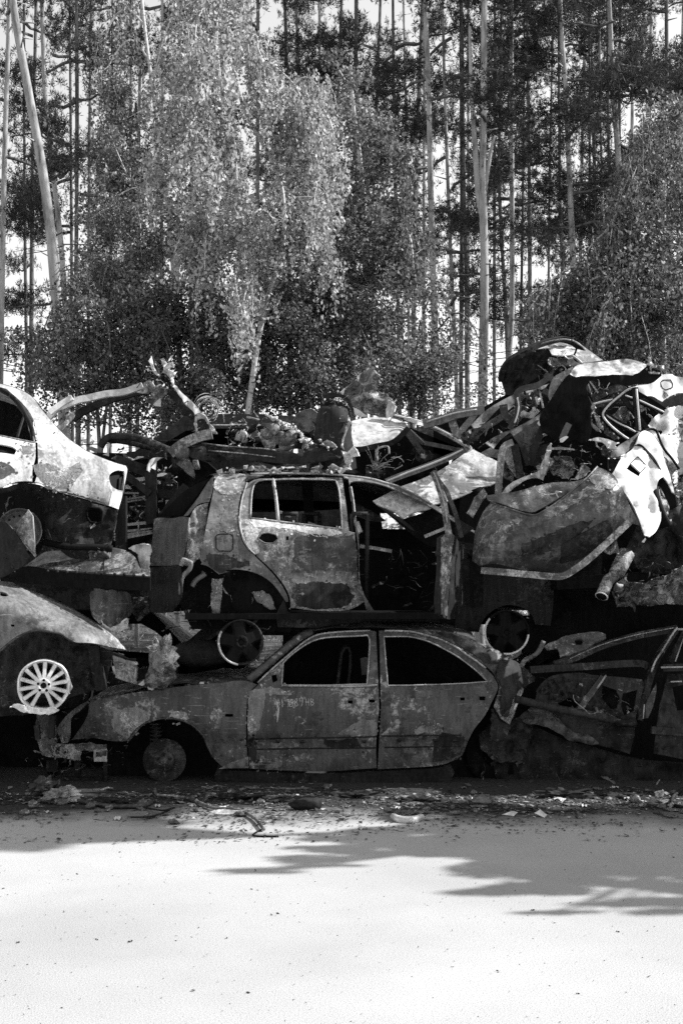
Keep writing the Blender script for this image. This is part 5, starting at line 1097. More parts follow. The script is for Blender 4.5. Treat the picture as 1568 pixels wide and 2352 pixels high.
panel('hinge_end', jag(sm(Q('9:512,870 560,845 585,850 545,895 520,900')), .8, 2), lambda x, y: 9.98+0*x, M['white'], cb, raw=True, res=5)
# ================================================================ 8. topmost crushed car, far white tail, crushed cars below the bonnet
tc = thing('topmost_car', 'crushed car with rounded ribbed rear at the top of the pile', 'car', (1.9, 12.2, 3))
panel('ribbed_rear', jag(sm(Q('9:10,380 20,300 60,230 130,170 220,120 290,100 350,100 410,95 440,150 520,160 610,150 640,200 700,225 640,250 560,270 480,300 440,350 380,300 330,330 250,390 160,460 90,490 50,490 30,440')), .8, 3), lambda x, y: 11.9+.35*(np.abs(np.asarray(x)-1210)/80)**2*.4+.018*np.sin((np.asarray(x)*.9+np.asarray(y)*.5)/3.2)+.05*fbm(x/14, y/14, 0, 3), M['dark'], tc, raw=True, res=5)
panel('roof_skin', Q('9:290,100 350,62 440,40 520,38 600,58 650,90 640,130 610,150 520,158 440,148 410,95 350,102'), lambda x, y: 11.85+(812-np.asarray(y))/275*2.5+.03*fbm(x/12, y/12, 0, 4), M['pale'], tc, res=6)
mb = MB(); mb.bar(sline(Q('9:5,370 15,300 60,220 140,160 240,110 310,70 380,45 470,22 540,12 610,25'), [11.95, 11.9, 11.85, 11.8, 11.8, 11.85, 11.9, 11.95, 12, 12], 4), .06, .05); mb.build('window_surround', M['dark'], tc)
mb = MB(); mb.tube(sline(Q('9:350,55 440,28 540,14 606,22'), 11.8, 4), .008, 5); mb.build('surround_edge', M['edge'], tc)
panel('rear_quarter', Q('9:612,12 660,30 730,80 800,130 890,195 800,212 700,222 640,150 660,95 730,110 690,70'), lambda x, y: 11.8+.4*(np.asarray(x)-1340)/275+(830-np.asarray(y))/275*1.2, M['pale'], tc, res=6)
mb = MB(); mb.tube(sline(Q('9:610,152 660,185 700,222'), 11.7, 3), .014, 5); mb.build('lamp_edge', M['edge'], tc)
panel('far_body', Q('9:60,480 60,200 300,60 600,30 890,195 1000,300 700,560 300,620'), lambda x, y: 12.5+0*x, M['black'], tc, res=30)
fw = thing('far_white_car', 'far white car end with a square fuel flap at the right edge of the pile', 'car', (3.0, 12.6, 2.6))
def fw_y(x, y): return 11.9+.5*(np.asarray(x, float)-1500)/275+.5*(900-np.asarray(y, float))/275+.02*fbm(np.asarray(x)/20, np.asarray(y)/20, 0, 91)
panel('rear_wing', Q('9:1055,420 1180,405 1270,395 1330,370 1390,315 1470,308 1500,325 1568,335')+[(1640, 870), (1640, 905)]+Q('9:1568,480 1500,490 1430,525 1390,555 1360,540 1310,510 1260,508 1220,530 1190,560 1130,540 1090,480'), fw_y, M['white'], fw, res=8)
mb = MB(); edge_tube(mb, Q('9:1375,385 1395,365 1460,362 1480,400 1475,430 1420,448 1390,430'), fw_y, .005, -.002, closed=True); mb.build('fuel_flap_gap', M['dark'], fw)
panel('wing_patch', Q('9:1398,455 1430,470 1450,500 1420,520 1400,490'), lambda x, y: fw_y(x, y)-.006, M['grey'], fw)
panel('arch_shadow_liner', Q('9:1190,560 1220,525 1260,500 1310,505 1370,545 1568,470')+[(1640, 900), (1640, 960)]+Q('9:1500,590 1380,620 1260,620'), lambda x, y: fw_y(x, y)+.2, M['black'], fw)
panel('lower_edge', Q('9:1380,560 1450,520 1520,490 1568,480')+[(1640, 905), (1640, 930)]+Q('9:1568,575 1500,585 1430,600 1380,620 1350,590'), lambda x, y: 11.75+0*x+.5*(x-1500)/275, M['dark'], fw)

cc = thing('crushed_estate', 'long grey crushed car slanting up to the right under the torn bonnet', 'car', (1.2, 11.6, 2.3))
def cc_y(x, y): return 11.0+.25*(np.asarray(x, float)-1150)/275+.35*(950-np.asarray(y, float))/275+.02*fbm(np.asarray(x)/30, np.asarray(y)/30, 0, 101)
panel('upper_side', Q('3:235,625 270,590 340,525 430,470 520,425 620,388 690,375 732,362 700,400 650,420 560,470 470,540 440,500 380,560 300,640 255,650'), cc_y, M['midgrey'], cc, res=7)
panel('lower_side', Q('3:280,775 350,720 440,670 520,640 610,590 690,545 700,600 690,640 640,720 610,800 590,870 560,800 520,720 480,680 430,720 380,780 330,745'), lambda x, y: cc_y(x, y)-.25, M['grey'], cc, res=8)
panel('mid_side', Q('3:480,670 600,600 690,550 690,640 720,690 640,740 610,760 600,870 545,760'), lambda x, y: cc_y(x, y)-.32, M['grey'], cc, res=8)
mb = MB(); mb.bar(sline(Q('3:735,320 660,375 560,400 525,430 528,460 535,500 528,560 500,620 480,650'), 10.75, 4), .04, .05); mb.bar(line(Q('3:440,500 450,560 500,610'), 10.9), .04, .07); mb.bar(line(Q('3:700,310 760,350'), 10.9), .06, .05); mb.bar(line(Q('3:690,410 740,440'), 10.9), .06, .05); mb.build('bent_pillars', M['grey'], cc)
mb = MB(); mb.tube(sline(Q('3:528,455 538,500 530,560 512,615'), 10.7, 4), .007, 5); mb.tube(line(Q('3:645,450 660,500'), 10.9), .012, 5); mb.tube(line(Q('3:672,425 690,520'), 10.9), .009, 5); mb.tube(line(Q('3:630,515 640,545'), 10.9), .015, 5); mb.build('bright_edges', M['white'], cc)
panel('seat_scrap', jag(sm(Q('3:530,560 570,535 600,550 640,520 670,540 630,580 580,582 545,575')), 1.2, 3), lambda x, y: 10.95+.04*fbm(x/8, y/8, 0, 5), M['white'], cc, raw=True, res=5)
panel('cabin_black', Q('3:150,740 240,640 440,480 700,400 760,700 620,880 480,700 300,780'), lambda x, y: 11.6+0*x, M['black'], cc, res=20)
mb = MB(); mb.bar(sline(Q('3:-60,625 0,610 110,575 150,560 270,540 320,535'), 11.3, 3), .06, .08); mb.bar(sline(Q('3:120,570 125,620 150,690 140,720'), 11.35, 3), .05, .07); mb.bar(sline(Q('3:150,705 190,650 240,590 270,545'), 11.3, 3), .04, .06); mb.bar(sline(Q('3:200,730 260,700 330,640 460,560'), 11.2, 3), .06, .06); mb.build('roof_rails', M['midgrey'], cc)
mb = MB(); mb.tube(sline(Q('3:-40,608 110,560 160,548 275,530'), 11.24, 3), .008, 5); mb.build('rail_edges', M['edge'], cc)
panel('far_body', Q('3:0,640 120,580 280,530 480,420 700,340 800,700 700,900 300,900 0,800'), lambda x, y: 12.0+0*x, M['black'], cc, res=30)
ww = thing('mangled_wing', 'mangled grey wing with upright bent pillar between the white bonnet and the bumper cover', 'scrap metal', (1.3, 10.5, 2.2))
panel('skin', jag(sm(Q('3:300,800 360,770 420,790 500,740 520,800 560,900 580,950 520,960 480,900 440,830 360,830')), 1, 3), lambda x, y: 10.5+.06*fbm(x/18, y/18, 0, 5), M['midgrey'], ww, raw=True)
mb = MB(); mb.bar(sline(Q('3:500,735 455,755 435,790 425,860 415,960 410,1060'), 10.2, 4), .05, .055); mb.build('pillar', M['midgrey'], ww)
mb = MB(); mb.bar(sline(Q('3:510,750 525,830 545,940 555,980'), 10.3, 3), .05, .06); mb.bar(sline(Q('3:560,760 590,850 600,880'), 10.3, 3), .03, .05); mb.bar(line(Q('3:690,640 640,760 600,880'), 10.35), .05, .06); mb.build('struts', M['dark'], ww)
panel('torn_flange', jag(sm(Q('3:735,740 745,775 730,830 720,890 690,970 620,960 560,985 480,1045 430,1058 480,1000 560,955 640,930 680,890 700,830 715,780')), 1.2, 3), lambda x, y: 10.0+.05*fbm(x/10, y/10, 0, 7), M['pale'], ww, raw=True, res=5)
panel('torn_ledge', jag(sm(Q('3:745,768 800,765 880,775 890,785 800,782 745,782')), .8, 5), lambda x, y: 10.05+0*x, M['edge'], ww, raw=True, res=5)
panel('pocket', Q('3:430,700 700,640 900,700 1100,760 1100,900 950,960 700,1000 430,1060 420,900'), lambda x, y: 10.75+.05*fbm(x/30, y/30, 0, 4), M['black'], ww, res=16)
panel('brace_plate', Q('3:640,760 735,735 740,760 720,800 680,860 640,900 620,860'), lambda x, y: 10.4+0*x, M['dark'], ww)
panel('pale_fold', jag(sm(Q('3:980,722 1020,705 1080,712 1150,735 1170,740 1140,755 1160,780 1100,770 1060,735 1010,728')), 1, 8), lambda x, y: 10.15+.04*fbm(x/9, y/9, 0, 7), M['pale'], ww, raw=True, res=5)
panel('dark_corner', Q('3:890,960 940,860 990,900 960,950 900,975'), lambda x, y: 10.1+.5*(x-1340)/275, M['grey'], ww)
rs = thing('bent_window_frames', 'loop of bent window frames in front of the far white car', 'car part', (2.3, 10.9, 2.8))
mb = MB()
mb.bar(sline(Q('9:1170,430 1090,455 1020,510 950,570 900,625 885,660 900,700 960,770 1040,840 1105,880'), 10.45, 4), .035, .045)
mb.bar(line(Q('9:1155,430 1165,540 1180,700 1190,800'), 10.4), .035, .05); mb.bar(sline(Q('9:1040,500 1100,580 1160,650 1210,720 1260,785'), 10.5, 3), .04, .04)
mb.bar(sline(Q('9:820,625 900,665 1000,730 1100,780 1160,820'), 10.5, 3), .05, .05); mb.bar(sline(Q('9:1050,500 1180,540 1290,590 1400,645'), 10.6, 3), .045, .04); mb.build('frames', M['dark'], rs)
mb = MB(); mb.tube(sline(Q('9:1172,425 1090,450 1018,505 946,566 894,625 880,660 898,702 958,766 1040,832 1100,872'), 10.42, 4), .010, 5); mb.tube(line(Q('9:1167,440 1178,560 1190,700 1198,796'), 10.37), .010, 5)
mb.tube(sline(Q('9:900,660 1000,725 1100,775 1162,812'), 10.46, 3), .008, 5); mb.tube(sline(Q('9:1060,495 1180,534 1290,584 1404,640'), 10.56, 3), .008, 5); mb.build('sunlit_edges', M['white'], rs)
mb = MB(); mb.bar(sline(Q('9:790,590 860,570 950,550 1040,540 1160,570 1210,640'), 10.8, 3), .10, .06); mb.bar(line(Q('9:800,520 900,470 1020,430 1060,460'), 10.9), .09, .07); mb.bar(line(Q('9:740,370 780,470'), 10.8), .03, .03); mb.bar(line(Q('9:790,375 850,480'), 10.8), .03, .03); mb.build('rails', M['grey'], rs)
mb = MB(); mb.tube(line(Q('9:770,375 838,475'), 10.75), .008, 5); mb.tube(sline(Q('9:790,575 860,556 960,535 1050,530'), 10.72, 3), .010, 5); mb.tube(line(Q('9:752,385 775,460'), 10.75), .006, 5); mb.build('rail_edges', M['white'], rs)
panel('crumpled_plate', jag(sm(Q('9:940,690 1040,595 1100,600 1140,690 1060,735 980,700')), 1, 3), lambda x, y: 11.0+.05*fbm(x/10, y/10, 0, 4), M['midgrey'], rs, raw=True, res=6)
panel('torn_pillar', jag(sm(Q('9:780,590 800,560 815,600 790,640 770,690 800,740 850,790 870,810 820,800 780,750 765,690 770,640')), 1.5, 3), lambda x, y: 10.4+.05*fbm(x/8, y/8, 0, 4), M['edge'], rs, raw=True, res=5)
panel('torn_gusset', jag(sm(Q('9:800,640 850,680 870,760 850,790 830,740')), 1.2, 5), lambda x, y: 10.45+.05*fbm(x/8, y/8, 0, 6), M['pale'], rs, raw=True, res=5)
panel('backing', Q('9:700,340 1060,400 1300,520 1450,620 1260,900 900,1000 720,900'), lambda x, y: 11.4+0*x, M['black'], rs, res=24)

# ================================================================ 9. car with the pale bonnet in the middle back
mc = thing('white_bonnet_car', 'burnt car mid pile with a pale sloping bonnet and empty windscreen', 'car', (.5, 11.5, 1.8))
def mh_y(x, y):
    return 10.75+.75*(1190-np.asarray(y, float))/275*1.6+.15*(np.asarray(x)-1000)/275+.016*fbm(np.asarray(x)/40, np.asarray(y)/26, 0, 111)-.05*np.exp(-((np.asarray(x)-1000)/90)**2)
mhq = Q('2:922,1102 1000,1062 1100,1010 1200,975 1280,940 1350,905 1440,845 1530,782 1568,778 3:262,782 330,815 400,850 475,905 440,950 400,985 360,1010 300,1020 230,1058 150,1090 80,1112 0,1132 2:1280,1156 1180,1180 1115,1215 1060,1175 980,1140 950,1128')
panel('bonnet', mhq, mh_y, M['pale'], mc, res=8)
panel('bonnet_front_edge', jag(sm(Q('2:950,1130 1040,1178 1110,1218 1160,1260 1196,1296 1160,1280 1100,1235 1040,1195 980,1152')), .6, 3), lambda x, y: 10.7+0*x, M['dark'], mc, raw=True, res=6)
mb = MB()
mb.bar(sline(Q('2:1010,985 1080,955 1150,930 1280,882 1400,832 1460,805 1495,785'), [11.15]*7, 3), .035, .06); mb.bar(sline(Q('2:1495,788 1530,772 1480,735 1400,690 1320,650 1250,622 1160,595 1060,570 960,560'), [11.15, 11.2, 11.3, 11.45, 11.55, 11.65, 11.7, 11.75, 11.8], 4), .045, .05); mb.build('windscreen_frame', M['midgrey'], mc)
mb = MB(); mb.tube(sline(Q('2:1010,980 1150,924 1280,876 1400,826 1490,780'), 11.1, 3), .010, 5); mb.tube(sline(Q('2:1535,770 1400,684 1250,614 1160,588 1060,564'), [11.15, 11.4, 11.6, 11.65, 11.7], 4), .010, 5); mb.build('frame_edges', M['white'], mc)
panel('molten_glass', jag(sm(Q('2:1120,590 1160,582 1220,605 1260,625 1250,635 1180,615 1140,600')), 1.5, 3), lambda x, y: 11.58+.03*fbm(x/6, y/6, 0, 2), M['white'], mc, raw=True, res=5)
panel('inner_panel', Q('2:1150,660 1240,630 1300,650 1400,705 1440,770 1250,740 1200,690'), lambda x, y: 12.2+0*x, M['grey'], mc)
mb = MB(); mb.bar(line(Q('2:1140,655 1190,700 1245,740'), 11.7), .03, .05); mb.bar(line(Q('2:1250,740 1360,762 1470,785'), 11.5), .025, .04); mb.bar(sline(Q('2:1140,670 1190,740 1230,800 1260,850'), 11.7, 3), .05, .06); mb.build('cabin_frame', M['grey'], mc)
mb = MB(); mb.tube(line(Q('2:1165,655 1250,738 1465,782'), 11.6), .006, 4); mb.tube(sline(Q('2:955,850 950,790 975,768 1010,762 1025,770 1028,810'), 11.1, 3), .010, 5); mb.tube(sline(Q('2:1060,908 1105,885 1108,878'), 11.1, 3), .006, 4); mb.tube(sline(Q('2:1040,832 1080,828 1110,845 1120,862'), 11.2, 3), .006, 4); mb.build('thin_trims', M['edge'], mc)
panel('roof', Q('2:788,600 850,585 950,573 1020,578 1080,590 1130,612 1155,640 1130,670 1080,712 1030,740 960,752 850,775 790,770'), lambda x, y: 11.3+(1020-np.asarray(y, float))/275*2.4+.03*fbm(x/24, y/16, 0, 4), M['pale'], mc, res=7)
mb = MB(); mb.bar(sline(Q('2:1150,645 1080,716 1030,744 960,757 850,781 790,776'), 11.25, 3), .03, .05); mb.build('roof_rail', M['dark'], mc)
panel('far_roof_corner', Q('2:800,510 850,535 895,572 860,580 810,560'), lambda x, y: 11.9+0*x, M['white'], mc)
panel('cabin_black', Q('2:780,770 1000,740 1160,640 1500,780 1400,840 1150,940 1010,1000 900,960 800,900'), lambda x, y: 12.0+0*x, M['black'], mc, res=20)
panel('front_black', Q('2:920,1110 1110,1215 1290,1160 1568,1060 3:60,1100 300,1010 340,1080 200,1250 0,1400 2:1200,1340'), lambda x, y: 11.05+.04*fbm(x/20, y/20, 0, 3), M['black'], mc, res=16)
panel('inner_wing', jag(sm(Q('2:805,1115 850,1130 940,1180 1010,1225 960,1235 900,1225 820,1200')), 1, 3), lambda x, y: 11.2+0*x, M['sooty'], mc, raw=True)
panel('wing_stub', Q('3:225,1150 260,1080 320,1020 345,1060 300,1130 250,1215 205,1180'), lambda x, y: 10.6+.04*fbm(x/10, y/10, 0, 3), M['midgrey'], mc)
mb = MB(); mb.tube(line(Q('2:825,1235 850,1300 830,1300'), 10.8), .02, 5); mb.build('pale_clip', M['white'], mc)

# ================================================================ 10. engine, strut tower, chassis rail above the hatchback roof
ch = thing('chassis_rail', 'heavy dark chassis rail lying level above the hatchback roof', 'car part', Wp(620, 1050, 10.9))
rq = Q('8:0,840 60,770 130,735 200,720 480,750 770,768 900,785 1020,790 1100,810 1180,790 1280,760 1400,800 1480,860 1380,880 1280,900 1130,918 900,905 620,880 400,888 240,880 160,860 120,840 60,870 0,920')
def r_y(x, y): return 10.75+.12*np.abs(np.sin((np.asarray(y, float)-1020)/60*3.1))*-.5+.02*fbm(np.asarray(x)/25, np.asarray(y)/12, 0, 4)
panel('rail', rq, r_y, M['dark'], ch, [Q('8:285,828 300,820 308,832 295,842'), Q('8:375,830 400,822 412,840 395,855 378,848')], th=.1, res=6)
mb = MB(); edge_tube(mb, Q('8:235,722 480,752 770,770 900,788'), r_y, .007, -.01); edge_tube(mb, Q('8:300,790 600,815 900,850'), r_y, .006, -.005); mb.build('rail_edge', M['grey'], ch)
panel('gusset', Q('8:0,910 60,840 130,760 125,850 165,930 180,1010 180,1050 120,1010 60,950'), lambda x, y: 10.72+.02*fbm(x/12, y/12, 0, 4), M['grey'], ch)
mb = MB(); mb.bar(sline(Q('8:-40,820 60,740 160,690 240,660 330,640'), 10.7, 3), .06, .09); mb.lathe([(.001, -.02), (.05, -.02), (.07, 0), (.07, .02)], Wp(401.9+65/3.9, 832.5+800/3.9, 10.66), rot_to((.5, -1, .2)), 20); mb.build('crossmember', M['grey'], ch)
mb = MB()
for x in (165, 180, 195): mb.tube(line(Q(f'8:{x},875 {x+22},960'), 10.6), .012, 5)
mb.build('spring_coils', M['grey'], ch)
en = thing('bare_engine', 'bare burnt engine with curved manifold pipes and bright molten top', 'engine', Wp(600, 1010, 11.1))
mb = MB()
for s_ in ('8:810,600 815,680 845,750 900,775', '8:870,600 885,690 905,750 930,775', '8:990,680 960,710 930,750 900,775', '8:1065,680 1040,740 990,775 930,785', '8:930,620 925,690 915,760'):
    P = sline(Q(s_), 10.85, 5); mb.tube(P, [.045]*len(P), 10)
for (x, y) in ((825, 640), (885, 600), (1040, 655), (985, 690)): mb.lathe([(.0, -.03), (.05, -.03), (.055, 0), (.04, .04)], Wp(401.9+x/3.9, 832.5+y/3.9, 10.8), rot_to((.2, -1, .2)), 12)
mb.build('manifold_pipes', M['grey'], en)
lump('x', 'x', 'x', Wp(615, 1008, 11.15), (.30, .2, .12), M['dark'], 2, fq=6, dis=.5); o = bpy.data.objects['x']; o.name = 'engine_block'; o.parent = en; o.location = Vector(o.location)-Vector(en.location)
for k in ('label', 'category'): del o[k]
o.data.name = 'engine_block'
random.seed(12); mt = MB()
for (x0, y0, x1, y1, n) in ((800, 465, 930, 520, 26), (940, 520, 1010, 580, 16), (1010, 560, 1080, 600, 16), (1070, 600, 1150, 660, 16), (1120, 670, 1220, 720, 10), (1290, 690, 1420, 850, 12)):
    for i in range(n):
        f = random.random(); p = Wp(401.9+(x0+(x1-x0)*f+random.gauss(0, 10))/3.9, 832.5+(y0+(y1-y0)*f+random.gauss(0, 10))/3.9, 10.75+random.uniform(-.1, .1)); s = random.uniform(.005, .017)
        mt.lathe([(.001, -s), (s*.8, -s*.5), (s, 0), (s*.7, s*.6), (.001, s)], p, Euler((random.random()*3, random.random()*3, 0)).to_matrix(), 7, True, wob=1.2, seed=i)
mt.build('molten_beads', M['molten'], en)
mb = MB(); mb.tube(line(Q('8:642,488 755,515'), 10.9), .010, 6); mb.tube(sline(Q('8:330,560 480,562 640,556'), 10.95, 3), .008, 5); mb.tube(sline(Q('8:560,700 575,650 600,630 625,650 620,720'), 10.95, 4), .03, 8); mb.tube(sline(Q('8:440,540 435,480 400,400 360,350 320,345'), 11.0, 4), .004, 4); mb.build('pipes', M['edge'], en)
lump('y', 'x', 'x', Wp(590, 1003, 10.95), (.06, .05, .05), M['grey'], 6, fq=3, dis=.2); o = bpy.data.objects['y']; o.name = 'oil_filter'; o.data.name = 'oil_filter'; o.parent = en; o.location = Vector(o.location)-Vector(en.location)
for k in ('label', 'category'): del o[k]
st = thing('strut_tower', 'sooty domed strut tower with torn bright edges beside the upright crumpled sheet', 'car part', Wp(765, 990, 11.0))
mb = MB(); mb.lathe([(.03, -.28), (.05, -.25), (.09, -.265), (.13, -.24), (.15, -.15), (.17, 0), (.20, .16), (.22, .3)], Wp(764, 1000, 11.0), Matrix.Rotation(R(-80), 3, 'X'), 30, wob=.05); mb.build('dome', M['dark'], st)
panel('skirt', jag(sm(Q('8:1300,370 1400,340 1500,360 1568,420 1580,560 1540,700 1480,850 1400,800 1320,720 1200,640 1290,560')), 2, 3), lambda x, y: 11.1+.08*fbm(x/18, y/18, 0, 5), M['dark'], st, raw=True)
panel('pale_wing', Q('8:1045,545 1080,480 1130,430 1225,408 1290,460 1300,520 1270,580 1200,630 1140,620 1085,590 1090,535'), lambda x, y: 11.4+.1*np.cos((np.asarray(x)-700)/30)+.03*fbm(x/20, y/20, 0, 4), M['midgrey'], st, res=7)
panel('torn_edge', jag(sm(Q('8:1560,470 1575,540 1540,620 1510,700 1500,800 1480,850 1480,780 1510,660 1530,600')), 1.5, 3), lambda x, y: 10.85+.05*fbm(x/8, y/8, 0, 5), M['edge'], st, raw=True, res=5)
panel('hanging_strips', jag(sm(Q('2:730,790 770,800 800,760 830,790 840,820 800,830 790,870 765,905 755,860 745,820')), 1.5, 4), lambda x, y: 10.75+.05*fbm(x/8, y/8, 0, 5), M['pale'], st, raw=True, res=5)
panel('bright_shards', jag(sm(Q('8:1320,720 1360,690 1420,725 1455,760 1380,760 1330,745')), 1.5, 6), lambda x, y: 10.8+.04*fbm(x/8, y/8, 0, 6), M['edge'], st, raw=True, res=5)
panel('small_shards', jag(sm(Q('8:1290,930 1300,895 1325,930 1310,960 1340,990 1290,985')), 1.5, 7), lambda x, y: 10.8+.04*fbm(x/8, y/8, 0, 6), M['pale'], st, raw=True, res=5)
panel('bright_flake', jag(sm(Q('8:1120,700 1150,670 1215,690 1180,715 1130,720')), 1.2, 8), lambda x, y: 10.8+.04*fbm(x/8, y/8, 0, 6), M['pale'], st, raw=True, res=5)
mb = MB(); mb.tube(sline(Q('2:530,385 560,400 590,430 640,440 690,425'), 11.2, 4), .014, 5); mb.tube(line(Q('2:620,390 612,340 622,320'), 11.2), .01, 4); mb.bar(sline(Q('2:590,440 640,450 700,440 760,460 790,520'), 11.0, 3), .02, .03); mb.tube(line(Q('2:700,440 660,360 700,330'), 11.2), .008, 4); mb.build('torn_straps', M['dark'], st)
up = thing('upright_sheet', 'crumpled grey sheet standing up against the trees above the strut tower', 'scrap metal', Wp(830, 950, 11.1))
panel('sheet', jag(sm(Q('2:700,430 760,400 800,360 850,310 900,268 930,275 970,320 965,360 945,410 965,430 1010,430 1045,465 1072,510 1055,560 1030,610 1010,570 940,560 880,550 820,520 780,490 720,460'), n=1), 1.6, 4), lambda x, y: 11.15+.16*np.abs(((np.asarray(x)+.6*np.asarray(y))/52) % 1-.5)+.10*fbm(x/20, y/20, 0, 6), M['midgrey'], up, raw=True, res=6)
panel('bright_corner', jag(sm(Q('2:1020,470 1050,480 1070,510 1050,560 1025,605 1010,560 1015,510')), .9, 4), lambda x, y: 11.08+.03*fbm(x/9, y/9, 0, 6), M['pale'], up, raw=True, res=5)
# ================================================================ 11. twisted roof pillars on the upper left, open frames and slats under them
tp = thing('twisted_pillars', 'arch of twisted bare roof pillars rising against the trees above the left pale saloon', 'car part', Wp(300, 930, 11.2))
mb = MB()
mb.bar(sline(Q('7:-60,640 0,590 60,520 130,500 250,450 350,430 500,395 650,380 760,345 830,320'), 11.2, 4), .055, .06)
mb.bar(sline(Q('7:0,560 80,500 200,425'), 11.1, 3), .05, .05); mb.build('front_arch', M['white'], tp)  # white material puts the sunlit top faces into the colour
mb = MB(); mb.bar(sline(Q('7:200,620 280,560 400,500 520,450 650,410 760,380 850,360'), 11.4, 4), .05, .07); mb.bar(line(Q('7:850,110 900,60 960,230 930,300 960,340'), 11.4), .05, .06); mb.bar(sline(Q('7:1000,240 1050,330 1130,420 1200,510 1290,600'), 11.35, 3), .07, .08); mb.build('dark_rail', M['dark'], tp)
panel('knuckle', jag(sm(Q('7:70,680 130,640 160,570 215,550 210,600 180,650 110,720')), 1.5, 3), lambda x, y: 11.0+.05*fbm(x/9, y/9, 0, 4), M['pale'], tp, raw=True, res=5)
panel('torn_top', jag(sm(Q('7:880,95 915,50 925,130 960,190 990,230 950,215 920,160')), 1.6, 6), lambda x, y: 11.15+.06*fbm(x/7, y/7, 0, 4), M['white'], tp, raw=True, res=5)
panel('torn_crown', jag(sm(Q('7:990,100 1020,85 1050,120 1095,115 1110,160 1080,150 1065,180 1110,200 1140,190 1120,215 1100,240 1115,270 1105,330 1080,260 1020,200 1030,160')), 1.8, 7), lambda x, y: 11.1+.08*fbm(x/7, y/7, 0, 5), M['white'], tp, raw=True, res=5)
panel('torn_hinge', jag(sm(Q('7:780,385 830,350 850,290 900,280 935,310 930,350 900,370 880,400 830,390')), 2.2, 8), lambda x, y: 11.1+.08*fbm(x/6, y/6, 0, 6), M['edge'], tp, raw=True, res=5)
panel('hanging_plate', jag(sm(Q('7:900,400 930,340 990,300 1040,350 1050,400 1000,430 990,510 960,500 920,490 870,460')), 1.6, 9), lambda x, y: 11.2+.06*fbm(x/12, y/12, 0, 7), M['grey'], tp, raw=True, res=5)
panel('bright_tab', jag(sm(Q('7:925,490 950,460 990,430 990,508 950,500')), 1, 10), lambda x, y: 11.1+0*x, M['white'], tp, raw=True, res=5)
panel('knot', jag(sm(Q('7:960,250 1000,235 1060,260 1100,300 1115,360 1070,345 1040,340 1000,300')), 1.6, 11), lambda x, y: 11.15+.08*fbm(x/7, y/7, 0, 8), M['dark'], tp, raw=True, res=5)
panel('rear_pillar', jag(sm(Q('7:1115,310 1140,330 1180,380 1250,440 1310,500 1350,560 1300,575 1230,500 1180,430 1150,390 1115,340')), .9, 12), lambda x, y: 11.05+.04*fbm(x/12, y/12, 0, 9)+1.1*(930-np.asarray(y))/275, M['white'], tp, raw=True, res=5)
panel('pillar_foot', jag(sm(Q('7:1300,590 1350,570 1400,600 1440,670 1480,710 1500,755 1420,750 1430,690 1380,620 1320,610 1315,750 1300,700')), 1.2, 13), lambda x, y: 11.0+.05*fbm(x/9, y/9, 0, 10), M['white'], tp, raw=True, res=5)
panel('foot_web', Q('7:1275,620 1320,600 1390,620 1430,680 1400,760 1290,750 1270,690'), lambda x, y: 11.15+0*x, M['dark'], tp)
wl = thing('wire_coil', 'tangle of springy thin wire behind the foot of the twisted pillars', 'wire', Wp(490, 950, 11.3))
mb = MB(); random.seed(31)
for i in range(16):
    cx, cy = random.uniform(1390, 1450), random.uniform(500, 570); r = random.uniform(50, 125); a0 = random.uniform(0, 6); n = 14
    mb.tube([Wp(114.8+(cx+r*math.cos(a0+k*.35))/3.9, 803.8+(cy+r*1.05*math.sin(a0+k*.35))/3.9, 11.3+random.gauss(0, .01)+.1*math.sin(k+i)) for k in range(n)], .0035, 4)
mb.build('wires', M['edge'], wl)
mb = MB()
for i in range(26):
    a = random.uniform(-2.9, -.2); L = random.uniform(20, 75); cx, cy = 516.7+940/2.731, 746.4+910/2.731
    mb.tube([Wp(cx, cy, 10.9), Wp(cx+L*.6*math.cos(a), cy+L*.6*math.sin(a), 10.9), Wp(cx+L*math.cos(a), cy+L*math.sin(a)+8, 10.85)], .0016, 3)
tag(mb.build('wire_brush', M['edge']), 'burst of fine wire strands in front of the dark cabin in the middle', 'wire')
of = thing('open_frame', 'dark stripped body frame with slats between the left pale saloon and the hatchback', 'car', Wp(320, 1150, 11))
mb = MB()
mb.tube(sline(Q('7:450,870 480,820 530,780 620,770 760,785 880,820 1000,870 1100,910'), 11.0, 4), .035, 7); mb.tube(sline(Q('7:520,800 680,820 850,860 1040,900'), 11.1, 4), .03, 6); mb.tube(line(Q('7:270,850 1270,800'), 11.3), .006, 4)
mb.bar(sline(Q('7:590,990 700,1030 820,1070 960,1140'), 10.8, 3), .07, .10); mb.bar(line(Q('7:700,960 900,940 1040,940'), 11.1), .12, .08); mb.bar(line(Q('7:690,1130 800,1210 900,1290'), 10.7), .06, .06)
mb.bar(line(Q('7:905,1080 910,1300 915,1560'), 10.8), .10, .10); mb.bar(line(Q('7:640,1310 640,1600 640,1800'), 10.4), .08, .09); mb.bar(line(Q('7:900,1280 1140,1300'), 10.9), .06, .08); mb.bar(line(Q('7:940,1240 1180,1250'), 11), .04, .06)
mb.bar(line(Q('7:1000,1560 1100,1400 1240,1230'), 10.7), .14, .1); mb.build('beams', M['dark'], of)
mb = MB()
for s_ in ('7:660,1282 790,1284', '7:655,1368 868,1332', '7:660,1344 860,1312', '7:955,1360 1010,1352', '7:950,1390 978,1450', '7:660,1400 665,1568', '7:885,1390 905,1530', '7:690,1562 895,1540'): mb.bar(line(Q(s_), 11.0), .012, .016)
for (a, b) in ((1195, 1205), (1235, 1245), (1258, 1250), (1275, 1268)): mb.bar(line(Q(f'1:715,{a+75} 740,{b+70}'), 10.9), .012, .02); mb.bar(line(Q(f'1:800,{a+58} 955,{b+35}'), 10.9), .014, .022)
mb.build('slats', M['edge'], of)
